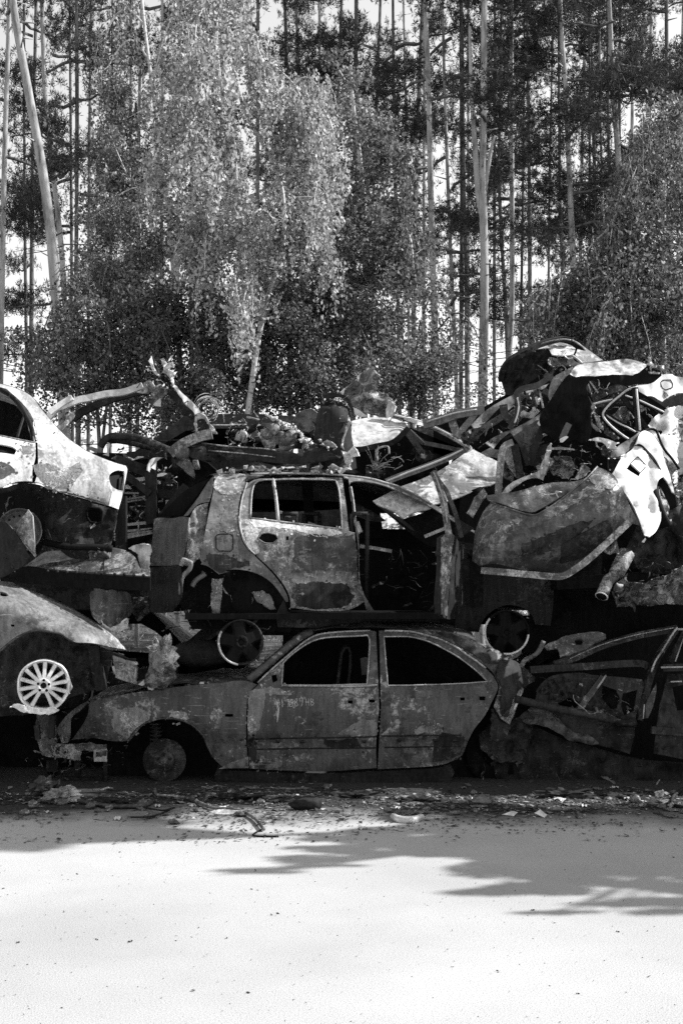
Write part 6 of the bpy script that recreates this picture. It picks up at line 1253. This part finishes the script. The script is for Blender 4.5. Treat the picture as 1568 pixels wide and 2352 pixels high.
for s_, sd in (('7:745,1150 860,1135 868,1165 790,1180', 1), ('7:800,1195 865,1190 865,1225 840,1230', 2), ('7:665,1215 700,1205 730,1240 665,1245', 3), ('7:940,1270 1040,1265 1130,1275 1130,1290 1000,1300', 4), ('7:1040,1210 1095,1205 1095,1240 1045,1235', 5), ('7:1135,1220 1180,1225 1165,1255 1135,1250', 6), ('7:945,1180 985,1175 990,1200 955,1200', 7), ('7:1035,1345 1075,1345 1060,1390 1035,1390', 8)):
    panel('pale_plate', jag(sm(Q(s_)), .8, sd), lambda x, y: 11.1+0*x, M['pale'], of, raw=True, res=6)
panel('drum_shell', jag(sm(Q('7:880,1080 890,1010 930,970 1000,965 960,1000 950,1060 955,1110 900,1105')), 1, 3), lambda x, y: 10.75+.08*np.cos((np.asarray(x)-360)/10), M['pale'], of, raw=True, res=5)
panel('drum_lip', jag(sm(Q('7:955,1110 1010,1100 1050,1105 1010,1130 960,1135')), 1.4, 3), lambda x, y: 10.7+0*x, M['white'], of, raw=True, res=5)
panel('ragged_edge', jag(sm(Q('7:315,840 330,870 380,870 430,890 420,930 330,885')), 1.6, 3), lambda x, y: 11.0+0*x, M['grey'], of, raw=True, res=5)
panel('ragged_bracket', jag(sm(Q('7:470,940 510,930 500,850 530,830 530,950')), 1.2, 4), lambda x, y: 10.95+0*x, M['edge'], of, raw=True, res=5)
panel('ash_flakes', jag(sm(Q('7:555,975 620,950 700,955 740,975 680,995 600,990')), 1.8, 5), lambda x, y: 10.8+0*x+.05*fbm(x/6, y/6, 0, 4), M['midgrey'], of, raw=True, res=5)
panel('back_panel', [(150, 1040), (430, 1045), (520, 1100), (560, 1330), (90, 1340), (120, 1150)], lambda x, y: 12.1+.1*fbm(np.asarray(x)/30, np.asarray(y)/30, 0, 4), M['black'], of, res=16)
random.seed(17); mb = MB()
for i in range(40):
    x, y = random.uniform(500, 800), random.uniform(1072, 1086); p = Wp(x, y, 10.4+random.uniform(0, .4)); mb.box(p, (random.uniform(.02, .08), random.uniform(.02, .06), random.uniform(.01, .03)), (random.uniform(-.6, .6), random.uniform(-.6, .6), random.uniform(0, 3)), 1, .01)
tag(mb.build('roof_rubble', M['edge']), 'loose burnt fragments lying on the hatchback roof under the chassis rail', 'debris')

clutter(en, 'engine_tangle', Q('8:480,500 800,470 1000,560 1200,680 1400,700 1500,880 1280,900 1000,780 700,760 450,740'), (10.75, 11.1), 220, 10, ('edge', 'grey', 'sooty', 'pale'), .75)
clutter(st, 'strut_tangle', Q('2:520,400 700,430 800,520 830,800 780,900 700,760 560,640'), (10.8, 11.1), 110, 11, ('grey', 'sooty', 'edge'), .8)
clutter(tp, 'torn_shreds', Q('7:800,300 900,60 1100,90 1140,300 1320,560 1480,740 1300,740 1150,420 1000,420 860,460'), (11.0, 11.2), 110, 12, ('white', 'edge', 'dark'), .6)
clutter(of, 'frame_tangle', Q('7:520,900 1050,930 1150,1240 950,1560 640,1560 660,1200'), (10.7, 11.3), 170, 13, ('grey', 'edge', 'sooty', 'dark'))
clutter(ww, 'wing_tangle', Q('3:420,760 700,650 980,720 1100,780 880,980 640,1000 420,1050'), (10.1, 10.7), 110, 14, ('edge', 'grey', 'sooty', 'dark'), .8)
clutter(rs, 'frame_tangle', Q('9:740,370 1060,440 1300,600 1200,780 900,860 760,700'), (10.5, 11.2), 150, 15, ('edge', 'grey', 'sooty', 'white'), .8)
clutter(cc, 'side_tangle', Q('3:150,720 450,500 720,390 690,560 480,650 300,760'), (10.7, 11.3), 80, 16, ('edge', 'grey', 'sooty', 'dark'), .8)
clutter(wc, 'underside_tangle', Q('6:1100,60 1560,40 1568,330 1150,330 1060,220'), (9.95, 10.3), 70, 17, ('grey', 'sooty', 'dark'), .8)
clutter(mc, 'cabin_tangle', Q('2:880,830 1150,680 1400,820 1050,960 900,940'), (11.2, 11.9), 60, 18, ('grey', 'sooty', 'dark'), .8)
clutter(tc, 'torn_lining', Q('9:420,160 620,160 640,250 480,300 420,330 250,380 400,250'), (11.75, 11.9), 70, 19, ('grey', 'sooty', 'edge'), .7)
panel('gap_backing', Q('2:770,1000 960,1060 1000,1340 780,1340'), lambda x, y: 11.6+0*x, M['black'], mc, res=20)  # added black sheets standing in for shade where bright forest showed through
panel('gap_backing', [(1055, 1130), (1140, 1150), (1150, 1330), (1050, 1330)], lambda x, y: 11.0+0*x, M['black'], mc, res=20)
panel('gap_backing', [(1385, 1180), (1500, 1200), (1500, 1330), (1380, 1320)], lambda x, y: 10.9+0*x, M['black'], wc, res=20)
for par_, s_, Y_, m_, sd_, tl_ in ((rs, '9:770,600 840,620 900,700 880,790 800,780 760,700', 10.6, 'grey', 201, .3), (rs, '9:880,700 960,760 1040,850 980,880 900,820', 10.6, 'midgrey', 202, .5), (rs, '9:900,440 1010,420 1050,470 960,520 880,500', 10.9, 'midgrey', 203, .5),
    (ww, '3:760,820 860,830 900,900 850,960 760,940 720,880', 10.35, 'grey', 204, .4), (ww, '3:640,830 720,800 760,860 700,940 650,900', 10.3, 'midgrey', 205, .4), (ww, '3:440,840 500,820 530,900 500,980 440,960', 10.45, 'grey', 206, .3),
    (cc, '3:170,690 260,640 330,640 280,720 200,750', 11.0, 'grey', 207, .5), (cc, '3:470,560 540,500 600,520 560,590 500,610', 10.95, 'midgrey', 208, .5), (cc, '3:580,430 660,400 690,450 640,520 590,500', 10.9, 'grey', 209, .5),
    (cb, '9:430,580 500,620 520,720 460,760 400,690', 10.6, 'midgrey', 210, .4), (wc, '9:860,940 960,900 1010,960 960,1040 890,1020', 10.25, 'grey', 211, .4), (wc, '9:1480,1250 1568,1200 1568,1420 1500,1460 1470,1350', 10.5, 'midgrey', 212, .4),
    (mc, '2:880,900 960,870 1000,930 940,990 880,960', 11.4, 'grey', 213, .4), (mc, '2:1180,760 1280,790 1330,830 1220,860 1160,820', 11.6, 'sooty', 214, .4), (st, '2:560,620 640,600 680,680 600,720 550,690', 10.95, 'midgrey', 215, .5),
    (st, '2:640,690 720,700 740,780 660,790', 10.8, 'grey', 216, .5), (en, '8:1150,700 1250,720 1300,800 1200,830 1130,770', 10.7, 'grey', 217, .5), (of, '7:700,1000 820,1020 860,1090 760,1120 690,1070', 10.9, 'grey', 218, .5),
    (of, '7:980,1090 1080,1100 1120,1190 1020,1210 960,1150', 10.8, 'sooty', 219, .5), (of, '7:720,1400 860,1400 880,1520 760,1540 700,1480', 11.1, 'sooty', 220, .3), (tc, '9:420,170 520,180 600,170 560,230 470,260 410,220', 11.75, 'midgrey', 221, .4),
    (fs, '1:20,1440 90,1430 150,1500 90,1550 20,1540', 9.15, 'sooty', 222, .2), (slab, '1:560,1400 660,1390 720,1440 640,1500 560,1470', 9.9, 'midgrey', 223, .6), (fl, '4:830,300 930,290 940,400 860,440 820,380', 10.3, 'sooty', 224, .3),
    (wc, '6:1130,260 1240,230 1330,290 1280,350 1150,340', 10.1, 'grey', 225, .2), (sw, '6:700,830 800,800 900,820 880,920 760,950 680,900', 10.05, 'sooty', 226, .2), (sw, '6:960,960 1060,1000 1130,1050 1040,1060 950,1020', 10.0, 'grey', 227, .2)):
    crumple(par_, Q(s_), Y_, m_, sd_, tilt=tl_)
# ================================================================ 12. second row of the pile: complete crushed hulks further back
def hulk(label, x, y, z, rz, L=4.2, Wd=1.7, H=1.25, seed=0, tilt=0):
    """a whole burnt car shell: both sides with window openings, roof, ends, floor"""
    t = thing('burnt_hulk', label, 'car', (x, y, z), 'wrecks in the second row of the pile'); rr = np.random.default_rng(seed)
    pr = [(-.5, .12), (-.5, .52), (-.30, .60), (-.16, 1.0), (.22, 1.0), (.34, .66), (.5, .56), (.5, .12)]
    def pt(u, v, s): 
        q = Vector((u*L, s*Wd/2*(1 if v < .62 else 1-.35*(v-.62)), v*H)); q += Vector((.05*float(vn(u*5+seed, v*5, s)), .05*float(vn(u*5+seed, v*5, s+4)), .06*float(vn(u*4, v*4, s+seed))))
        return Euler((tilt, 0, rz)).to_matrix() @ q+Vector((x, y, z))
    for s in (-1, 1):
        mb = MB(); us = np.linspace(-.5, .5, 25); topv = np.interp(us, [p[0] for p in pr[1:7]], [p[1] for p in pr[1:7]])
        for i in range(24):
            for k in range(6):
                f0, f1 = k/6, (k+1)/6; um = (us[i]+us[i+1])/2
                if -.24 < um < .28 and 3 <= k <= 4 and abs(um-.02) > .02: continue
                if k == 0 and (abs(um+.32) < .08 or abs(um-.32) < .08): continue
                q = [(us[i], .12+(topv[i]-.12)*f0), (us[i+1], .12+(topv[i+1]-.12)*f0), (us[i+1], .12+(topv[i+1]-.12)*f1), (us[i], .12+(topv[i]-.12)*f1)]
                b = len(mb.V); mb.add([pt(a, c, s) for a, c in q], [(0, 1, 2, 3)], False)
        mb.build('side', M['dark'], t)
    mb = MB(); mb.loft([[pt(u, v, s) for s in np.linspace(-1, 1, 7)] for u, v in zip(np.linspace(-.5, .5, 25), np.interp(np.linspace(-.5, .5, 25), [p[0] for p in pr[1:7]], [p[1] for p in pr[1:7]]))]); mb.build('roof_and_lids', M['dark'], t)
    mb = MB(); mb.loft([[pt(u, .12, s) for s in (-1, 0, 1)] for u in (-.5, 0, .5)], False); mb.build('floor_pan', M['black'], t)
    for e in (-.5, .5):
        mb = MB(); mb.loft([[pt(e, v, s) for s in np.linspace(-1, 1, 5)] for v in (.12, .34, .54)], False); mb.build('end_panel', M['dark'], t)
    return t
hulk('burnt hulk in the second row behind the bottom saloon', -.6, 12.9, 0, .05, 4.4, 1.75, 1.35, 1)
hulk('burnt hulk in the second row behind the stripped car', 3.2, 12.8, 0, -.08, 4.3, 1.75, 1.35, 2)
hulk('burnt hulk in the second row behind the alloy wheel car', -4.6, 12.2, 0, .1, 4.2, 1.7, 1.35, 3)
hulk('burnt hulk lying behind the hatchback windows', -.9, 13.0, 1.32, .1, 4.2, 1.7, 1.15, 4)
hulk('burnt hulk lying behind the left pale saloon', -4.4, 12.6, 1.32, -.05, 4.1, 1.7, 1.2, 5)
hulk('burnt hulk lying behind the bumper cover', 2.9, 12.9, 1.32, .12, 4.2, 1.7, 1.2, 6)
hulk('burnt hulk in the third row of the pile behind its left end', -3.4, 15.3, 0, .04, 4.4, 1.75, 1.4, 7)
hulk('burnt hulk in the third row of the pile behind its middle', 1.2, 15.4, 0, .04, 4.4, 1.75, 1.4, 8)
hulk('burnt hulk in the third row of the pile behind its right end', 5.4, 15.2, 0, .04, 4.4, 1.75, 1.4, 9)
hulk('burnt hulk lying third from the ground behind the bare engine', -1.0, 13.3, 2.42, .06, 4.2, 1.7, 1.0, 15)
hulk('burnt hulk lying third from the ground behind the torn bonnet', 3.3, 13.3, 2.42, -.04, 4.2, 1.7, 1.0, 16)
hulk('unseen hulk added third in the stack past the right edge to shade the pile', 6.5, 11.0, 2.45, .02, 4.0, 1.75, 1.35, 17)  # out of view; added to keep the sun off the saloon tail
hulk('burnt hulk standing second from the ground in the third row at the left', -2.2, 15.0, 1.25, -.05, 4.4, 1.75, 1.3, 10)
hulk('burnt hulk standing second from the ground in the third row at the right', 2.9, 15.0, 1.25, .05, 4.4, 1.75, 1.3, 11)
hulk('burnt hulk on the ground where the pile continues past the right edge', 5.6, 10.9, 0, .0, 4.0, 1.75, 1.3, 12)
hulk('burnt hulk stacked second where the pile continues past the right edge', 5.5, 11.0, 1.28, .04, 4.0, 1.75, 1.2, 13)
hulk('burnt hulk on the ground where the pile continues past the left edge', -5.2, 10.5, 0, .0, 4.0, 1.75, 1.3, 14)
# ================================================================ 13. rubble, cables and litter in front of the pile
random.seed(101); rr = np.random.default_rng(101)
n = 16000
yy = np.where(rr.random(n) < .8, rr.normal(9.2, .46, n), rr.uniform(7.6, 9.6, n)); xx = rr.uniform(-2.9, 2.9, n)
V4 = []
for x, y in zip(xx, yy):
    if y > 10.1 or y < 7.3 or float(fbm(x*1.3, y*2.6, 0, 5)) < rr.uniform(-.5, .45): continue
    s = rr.uniform(.005, .019)*(1 if rr.random() > .08 else 1.8); a = rr.uniform(0, 6.28); c, sn = math.cos(a), math.sin(a); h = rr.uniform(.2, .8)*s
    q = [(x+s*c, y+s*sn, .003+rr.random()*h), (x-s*sn*.6, y+s*c*.6, .003+rr.random()*h), (x-s*c, y-s*sn, .003+rr.random()*h), (x+s*sn*.6, y-s*c*.6, .003+rr.random()*h)]
    V4.append(q)
t = NT('rubble_chips'); g = t.n('ShaderNodeNewGeometry'); M['chips'] = t.bsdf(t.ramp(g.outputs['Random Per Island'], (0, .01), (.65, .05), (.9, .14), (1, .45)), .8)
tag(link('rubble_chips', quads_mesh('rubble_chips', np.array(V4), M['chips'])), kind='stuff')
# lumps, flat scraps, bent strips: one mesh each kind, copied one by one
def scrap_mesh(k):
    o = None; mb = MB()
    if k == 0: o = lump('s', 'x', 'x', (0, 0, .02), (.06, .045, .025), M['grey'], 4, sub=2, dis=.5)
    elif k == 1: o = lump('s', 'x', 'x', (0, 0, .03), (.05, .05, .035), M['midgrey'], 9, sub=2, dis=.4)
    elif k == 2:
        A = np.array([(math.cos(a)*(1+.3*math.sin(3*a+1)), math.sin(a)*(.6+.2*math.sin(2*a))) for a in np.linspace(0, 6.283, 11)[:-1]])
        V = [(p[0]*.09, p[1]*.09, .012+.012*math.sin(i*2.1)) for i, p in enumerate(A)]+[(0, 0, .03)]+[(p[0]*.085, p[1]*.085, .008+.012*math.sin(i*2.1)) for i, p in enumerate(A)]
        F_ = [(i, (i+1) % 10, 10) for i in range(10)]+[((i+1) % 10, i, 11+i, 11+(i+1) % 10) for i in range(10)]; mb.add(V, F_, False); o = mb.build('s', M['midgrey'])
    elif k == 3: mb.bar([(-.12, 0, .012), (-.04, .02, .03), (.05, .01, .012), (.13, -.03, .02)], .018, .012); o = mb.build('s', M['midgrey'])
    elif k == 4: mb.tube([(-.14, 0, .01), (-.05, .03, .014), (.04, .01, .012), (.15, .04, .01)], [.008, .010, .008, .005], 5); o = mb.build('s', M['soil'])
    elif k == 5:
        V = []; F_ = []
        for i, u in enumerate(np.linspace(-1, 1, 7)):
            for j, v in enumerate(np.linspace(-1, 1, 5)): V.append((u*.07, v*.045*(1-.3*u*u), .02+.02*math.sin(u*4+v*3)))
        F_ = [(i*5+j, i*5+j+1, (i+1)*5+j+1, (i+1)*5+j) for i in range(6) for j in range(4)]; mb.add(V, F_, True); o = mb.build('s', M['pale'])
    me = o.data; bpy.data.objects.remove(o); me.name = 'scrap'; return me
SM = [scrap_mesh(k) for k in range(6)]
KN = [('charred_lump', 'small dark charred lump in the rubble in front of the pile', 'debris', 'charred lumps in the rubble'), ('grey_stone', 'small grey stone in the rubble in front of the pile', 'stone', 'stones in the rubble'),
      ('metal_flake', 'pale curled flake of burnt metal in the rubble in front of the pile', 'metal scrap', 'metal flakes in the rubble'), ('metal_strip', 'short bent metal strip in the rubble in front of the pile', 'metal scrap', 'metal strips in the rubble'),
      ('charred_stick', 'short charred stick in the rubble in front of the pile', 'stick', 'sticks in the rubble'), ('paper_scrap', 'bright crumpled scrap of sheet in the rubble in front of the pile', 'scrap', 'bright scraps in the rubble')]
for i in range(300):
    k = int(rr.choice(6, p=[.26, .12, .22, .20, .14, .06])); x = rr.uniform(-2.75, 2.75); y = min(9.75, rr.normal(9.05, .36))
    if y < 7.9: continue
    if x < -1.2 and y > 9.2 and rr.random() < .4: continue
    s = rr.uniform(.22, .75); nm, lab, cat, grp = KN[k]
    o = link(nm, SM[k], None, (x, y, .002), rr.uniform(0, 6.28), (s, s, s)); tag(o, lab, cat, grp)
def cable(s, r, mat, name, lab, cat, Z=.02):
    P = []
    for (px, py) in sm(Q(s), False, 6, 170):
        Y = F*(CH-Z)/(py-HY); P.append(Wp(px, py, Y))
    mb = MB(); mb.tube(P, r, 7); return tag(mb.build(name, M[mat]), lab, cat)
cable('0:173,1838 215,1846 262,1853 330,1850 352,1838', .018, 'grey', 'hose', 'long straight hose lying in the rubble at the left', 'hose')
cable('0:356,1812 362,1826 400,1829 440,1836 462,1846 490,1856 520,1858 560,1866 585,1880 600,1898 606,1905', .012, 'midgrey', 'cable', 'long curved cable trailing from the rubble onto the bright asphalt', 'cable')
cable('0:330,1855 372,1862 400,1856 352,1875 300,1878', .007, 'dark', 'wire', 'thin dark wire looped in the rubble left of centre', 'wire')
cable('0:600,1906 582,1920 640,1922', .006, 'dark', 'twig', 'thin twig lying on the bright asphalt past the cable end', 'twig', .006)
cable('0:903,1876 915,1882 945,1884 968,1878', .026, 'molten', 'bent_pipe', 'short pale bent pipe lying in the rubble right of centre', 'pipe')
cable('0:1568,1812 1546,1830 1544,1848 1575,1856', .014, 'dark', 'flex_hose', 'ribbed flexible hose curling at the right edge of the rubble', 'hose')
lump('stone', 'large oval stone in the rubble right of centre', 'stone', Wp(1110, 1838, F*1.56/(1838-HY)), (.085, .05, .04), M['midgrey'], 3, sub=3, dis=.25)
lump('charred_log', 'thick charred stub lying in the rubble below the saloon rear door', 'debris', Wp(700, 1848, F*1.56/(1848-HY)), (.12, .05, .045), M['dark'], 7, sub=3, dis=.25)
for i, (px, py, a, b, c, m_) in enumerate(((560, 1836, .16, .07, .035, 'dark'), (820, 1832, .2, .08, .04, 'sooty'), (960, 1842, .13, .06, .03, 'dark'), (1290, 1830, .22, .09, .05, 'sooty'), (1430, 1834, .15, .07, .04, 'dark'), (250, 1846, .14, .06, .03, 'dark'))):
    lump('ash_heap', ['sooty ash heap in the rubble below the front door of the bottom saloon', 'sooty ash heap in the rubble below the saloon rear door', 'small sooty ash heap between the saloon rear door and the oval stone', 'largest sooty ash heap in front of the stripped car', 'sooty ash heap below the front end of the stripped car', 'small sooty ash heap below the saloon front wheel'][i], 'ash heap', Wp(px, py, F*1.6/(py-HY)), (a, b, c), M[m_], 60+i, sub=4, dis=.6, fq=6)
lump('pale_rubble', 'pale crumbly heap under the saloon front bumper', 'debris', Wp(142, 1826, F*1.55/(1830-HY)), (.12, .08, .06), M['crust'], 5, sub=4, dis=.6, fq=5)
lump('charred_heap', 'dark heap beside the pale rubble under the saloon front', 'debris', Wp(110, 1812, F*1.52/(1816-HY)), (.10, .08, .08), M['grey'], 15, sub=4, dis=.6, fq=5)
wp_ = thing('crumpled_paper', 'bright crumpled scrap propped upright in the dark at the right end of the rubble', 'paper', Wp(1518, 1855, F*1.6/(1858-HY)))
panel('sheet', jag(sm(Q('6:1388,1535 1410,1515 1440,1510 1450,1530 1440,1568 1420,1550 1400,1548')), .8, 3), lambda x, y: 8.9+.05*fbm(x/5, y/5, 0, 3), M['white'], wp_, raw=True, res=4)
tp_ = [('0:480,1865 505,1858 560,1862 545,1870 500,1872', 'pale torn strip lying near the middle of the rubble'), ('0:1150,1872 1175,1862 1190,1866 1180,1876', 'pale folded scrap right of the large oval stone'), ('0:1225,1868 1240,1858 1258,1872 1250,1880', 'pale triangular scrap at the right of the rubble')]
for s, lab in tp_:
    q = Q(s); Yq = F*(CH-.03)/(q[0][1]-HY); tag(panel('torn_scrap', q, lambda x, y: Yq+.002*(1870-np.asarray(y)), M['pale'], None, th=.006, res=5), lab, 'scrap')
# leaf litter and crumbs on the bright asphalt
lm = leaf_quads(np.array([[0, 0, .008]]), np.array([[1., 0, .15]]), .05, .022, np.random.default_rng(2)); lm2 = leaf_quads(np.array([[0, 0, .006], [.02, .012, .01]]), np.array([[1., .2, .1], [.3, 1, .2]]), .035, .02, np.random.default_rng(3))
LM = [quads_mesh('dry_leaf', lm, M['soil']), quads_mesh('dry_leaf', lm2, M['soil'])]
for i in range(60):
    y = 4.5+4.6*rr.random()**1.2; x = rr.uniform(-.30, .30)*y; s = rr.uniform(.15, .5)
    tag(link('dry_leaf', LM[i % 2], None, (x, y, .001), rr.uniform(0, 6.28), (s, s, s)), 'small dark dry leaf lying on the bright asphalt', 'leaf', 'dry leaves on the asphalt')
n = 700; y = 4.3+4.8*rr.random(n); x = rr.uniform(-.31, .31, n)*y
tag(link('asphalt_grit', quads_mesh('asphalt_grit', leaf_quads(np.stack([x, y, np.full(n, .004)], 1), unit(np.stack([rr.normal(size=n), rr.normal(size=n)*.5, np.full(n, .15)], 1)), rr.uniform(.005, .014, n), .004, rr), M['soil'])), kind='stuff')
# a broad tree out of the picture on the right throws the fringed shade over the lot
sh = thing('shade_tree', 'broad tree standing on the lot out of the picture on the right, shading the asphalt', 'tree', (8.6, 9.7, 0))
SHADE = [(880, 1938, 3), (830, 1950, 2), (780, 1962, 1), (730, 1974, 1), (680, 1985, 0), (630, 1994, 0), (585, 2000, 0), (660, 1998, 0), (540, 2006, 0), (860, 1918, 2), (930, 1955, 3), (900, 1905, 4), (1000, 1895, 4), (980, 1930, 5), (1060, 1950, 5), (1150, 1905, 5), (1100, 1935, 5), (1200, 1945, 6), (1300, 1915, 6), (1300, 1950, 6), (1280, 1980, 5), (1200, 2032, 2), (1140, 2042, 1), (1260, 2026, 3), (1330, 1995, 4),
         (1400, 1930, 6), (1450, 1960, 6), (1500, 1920, 6), (1560, 1945, 6), (1370, 2036, 2), (1560, 2070, 1), (1490, 2074, 1), (1420, 2080, 1), (1350, 2086, 0), (1290, 2094, 0), (1560, 2028, 1), (1500, 2034, 1), (1640, 2052, 1), (1640, 2024, 1), (1600, 1955, 6),
 (-20, 1850, 8), (20, 1850, 8), (60, 1880, 8), (20, 1905, 8), (-30, 1920, 7), (70, 1905, 8), (120, 1870, 8), (150, 1900, 7), (200, 1880, 8), (250, 1886, 6), (280, 1868, 6), (100, 1922, 5), (50, 1926, 5), (0, 1932, 5), (220, 1902, 5), (180, 1862, 8), (230, 1866, 7), (90, 1856, 8), (300, 1890, 3), (160, 1850, 4), (240, 1850, 4),
 (1000, 1868, 4), (1100, 1870, 5), (1200, 1870, 5), (1300, 1880, 5), (1420, 1880, 6), (1540, 1880, 6)]
rr = np.random.default_rng(301); br = MB(); qs = []
trunkP = [Vector(p) for p in ((8.6, 9.7, 0), (8.5, 9.65, 2.0), (8.55, 9.6, 4), (8.45, 9.6, 6), (8.5, 9.6, 9.4))]
tb = MB(); tb.tube(trunkP, [.2, .16, .12, .06, .02], 9); tb.build('trunk', M['pine_bark'], sh)
for (px, py, wt) in SHADE:
    Yg = F*CH/(py-HY); g = Wp(px, py, Yg); h = 5.2+rr.uniform(-.5, .9) if px > 450 else 9.3+rr.uniform(-.3, .3); q = g+sdir*(h/sdir.z)
    a = Vector((8.45, 9.6, max(2.5, h-rr.uniform(.6, 1.6)))); m = (a+q)/2+Vector((0, 0, .25))
    br.tube([a, m, q, q+(q-m).normalized()*.12], [.045, .03, .014, .004], 5)
    ax = unit(np.array([(q-m)[:]]))[0]
    for c in range(1+wt):
        cc = np.array(q)+ax*rr.uniform(-.16, .16)+rr.normal(size=3)*[.05+.012*wt, .03+.024*wt, .08]
        qs.append(blob_leaves(cc, (.20, .035+.03*wt, .10), 80+34*wt, rr, .075))
br.build('limbs', M['pine_bark'], sh)
link('crown', quads_mesh('crown', np.concatenate(qs)-np.array(wloc(sh)), M['shrub_leaf']), sh)
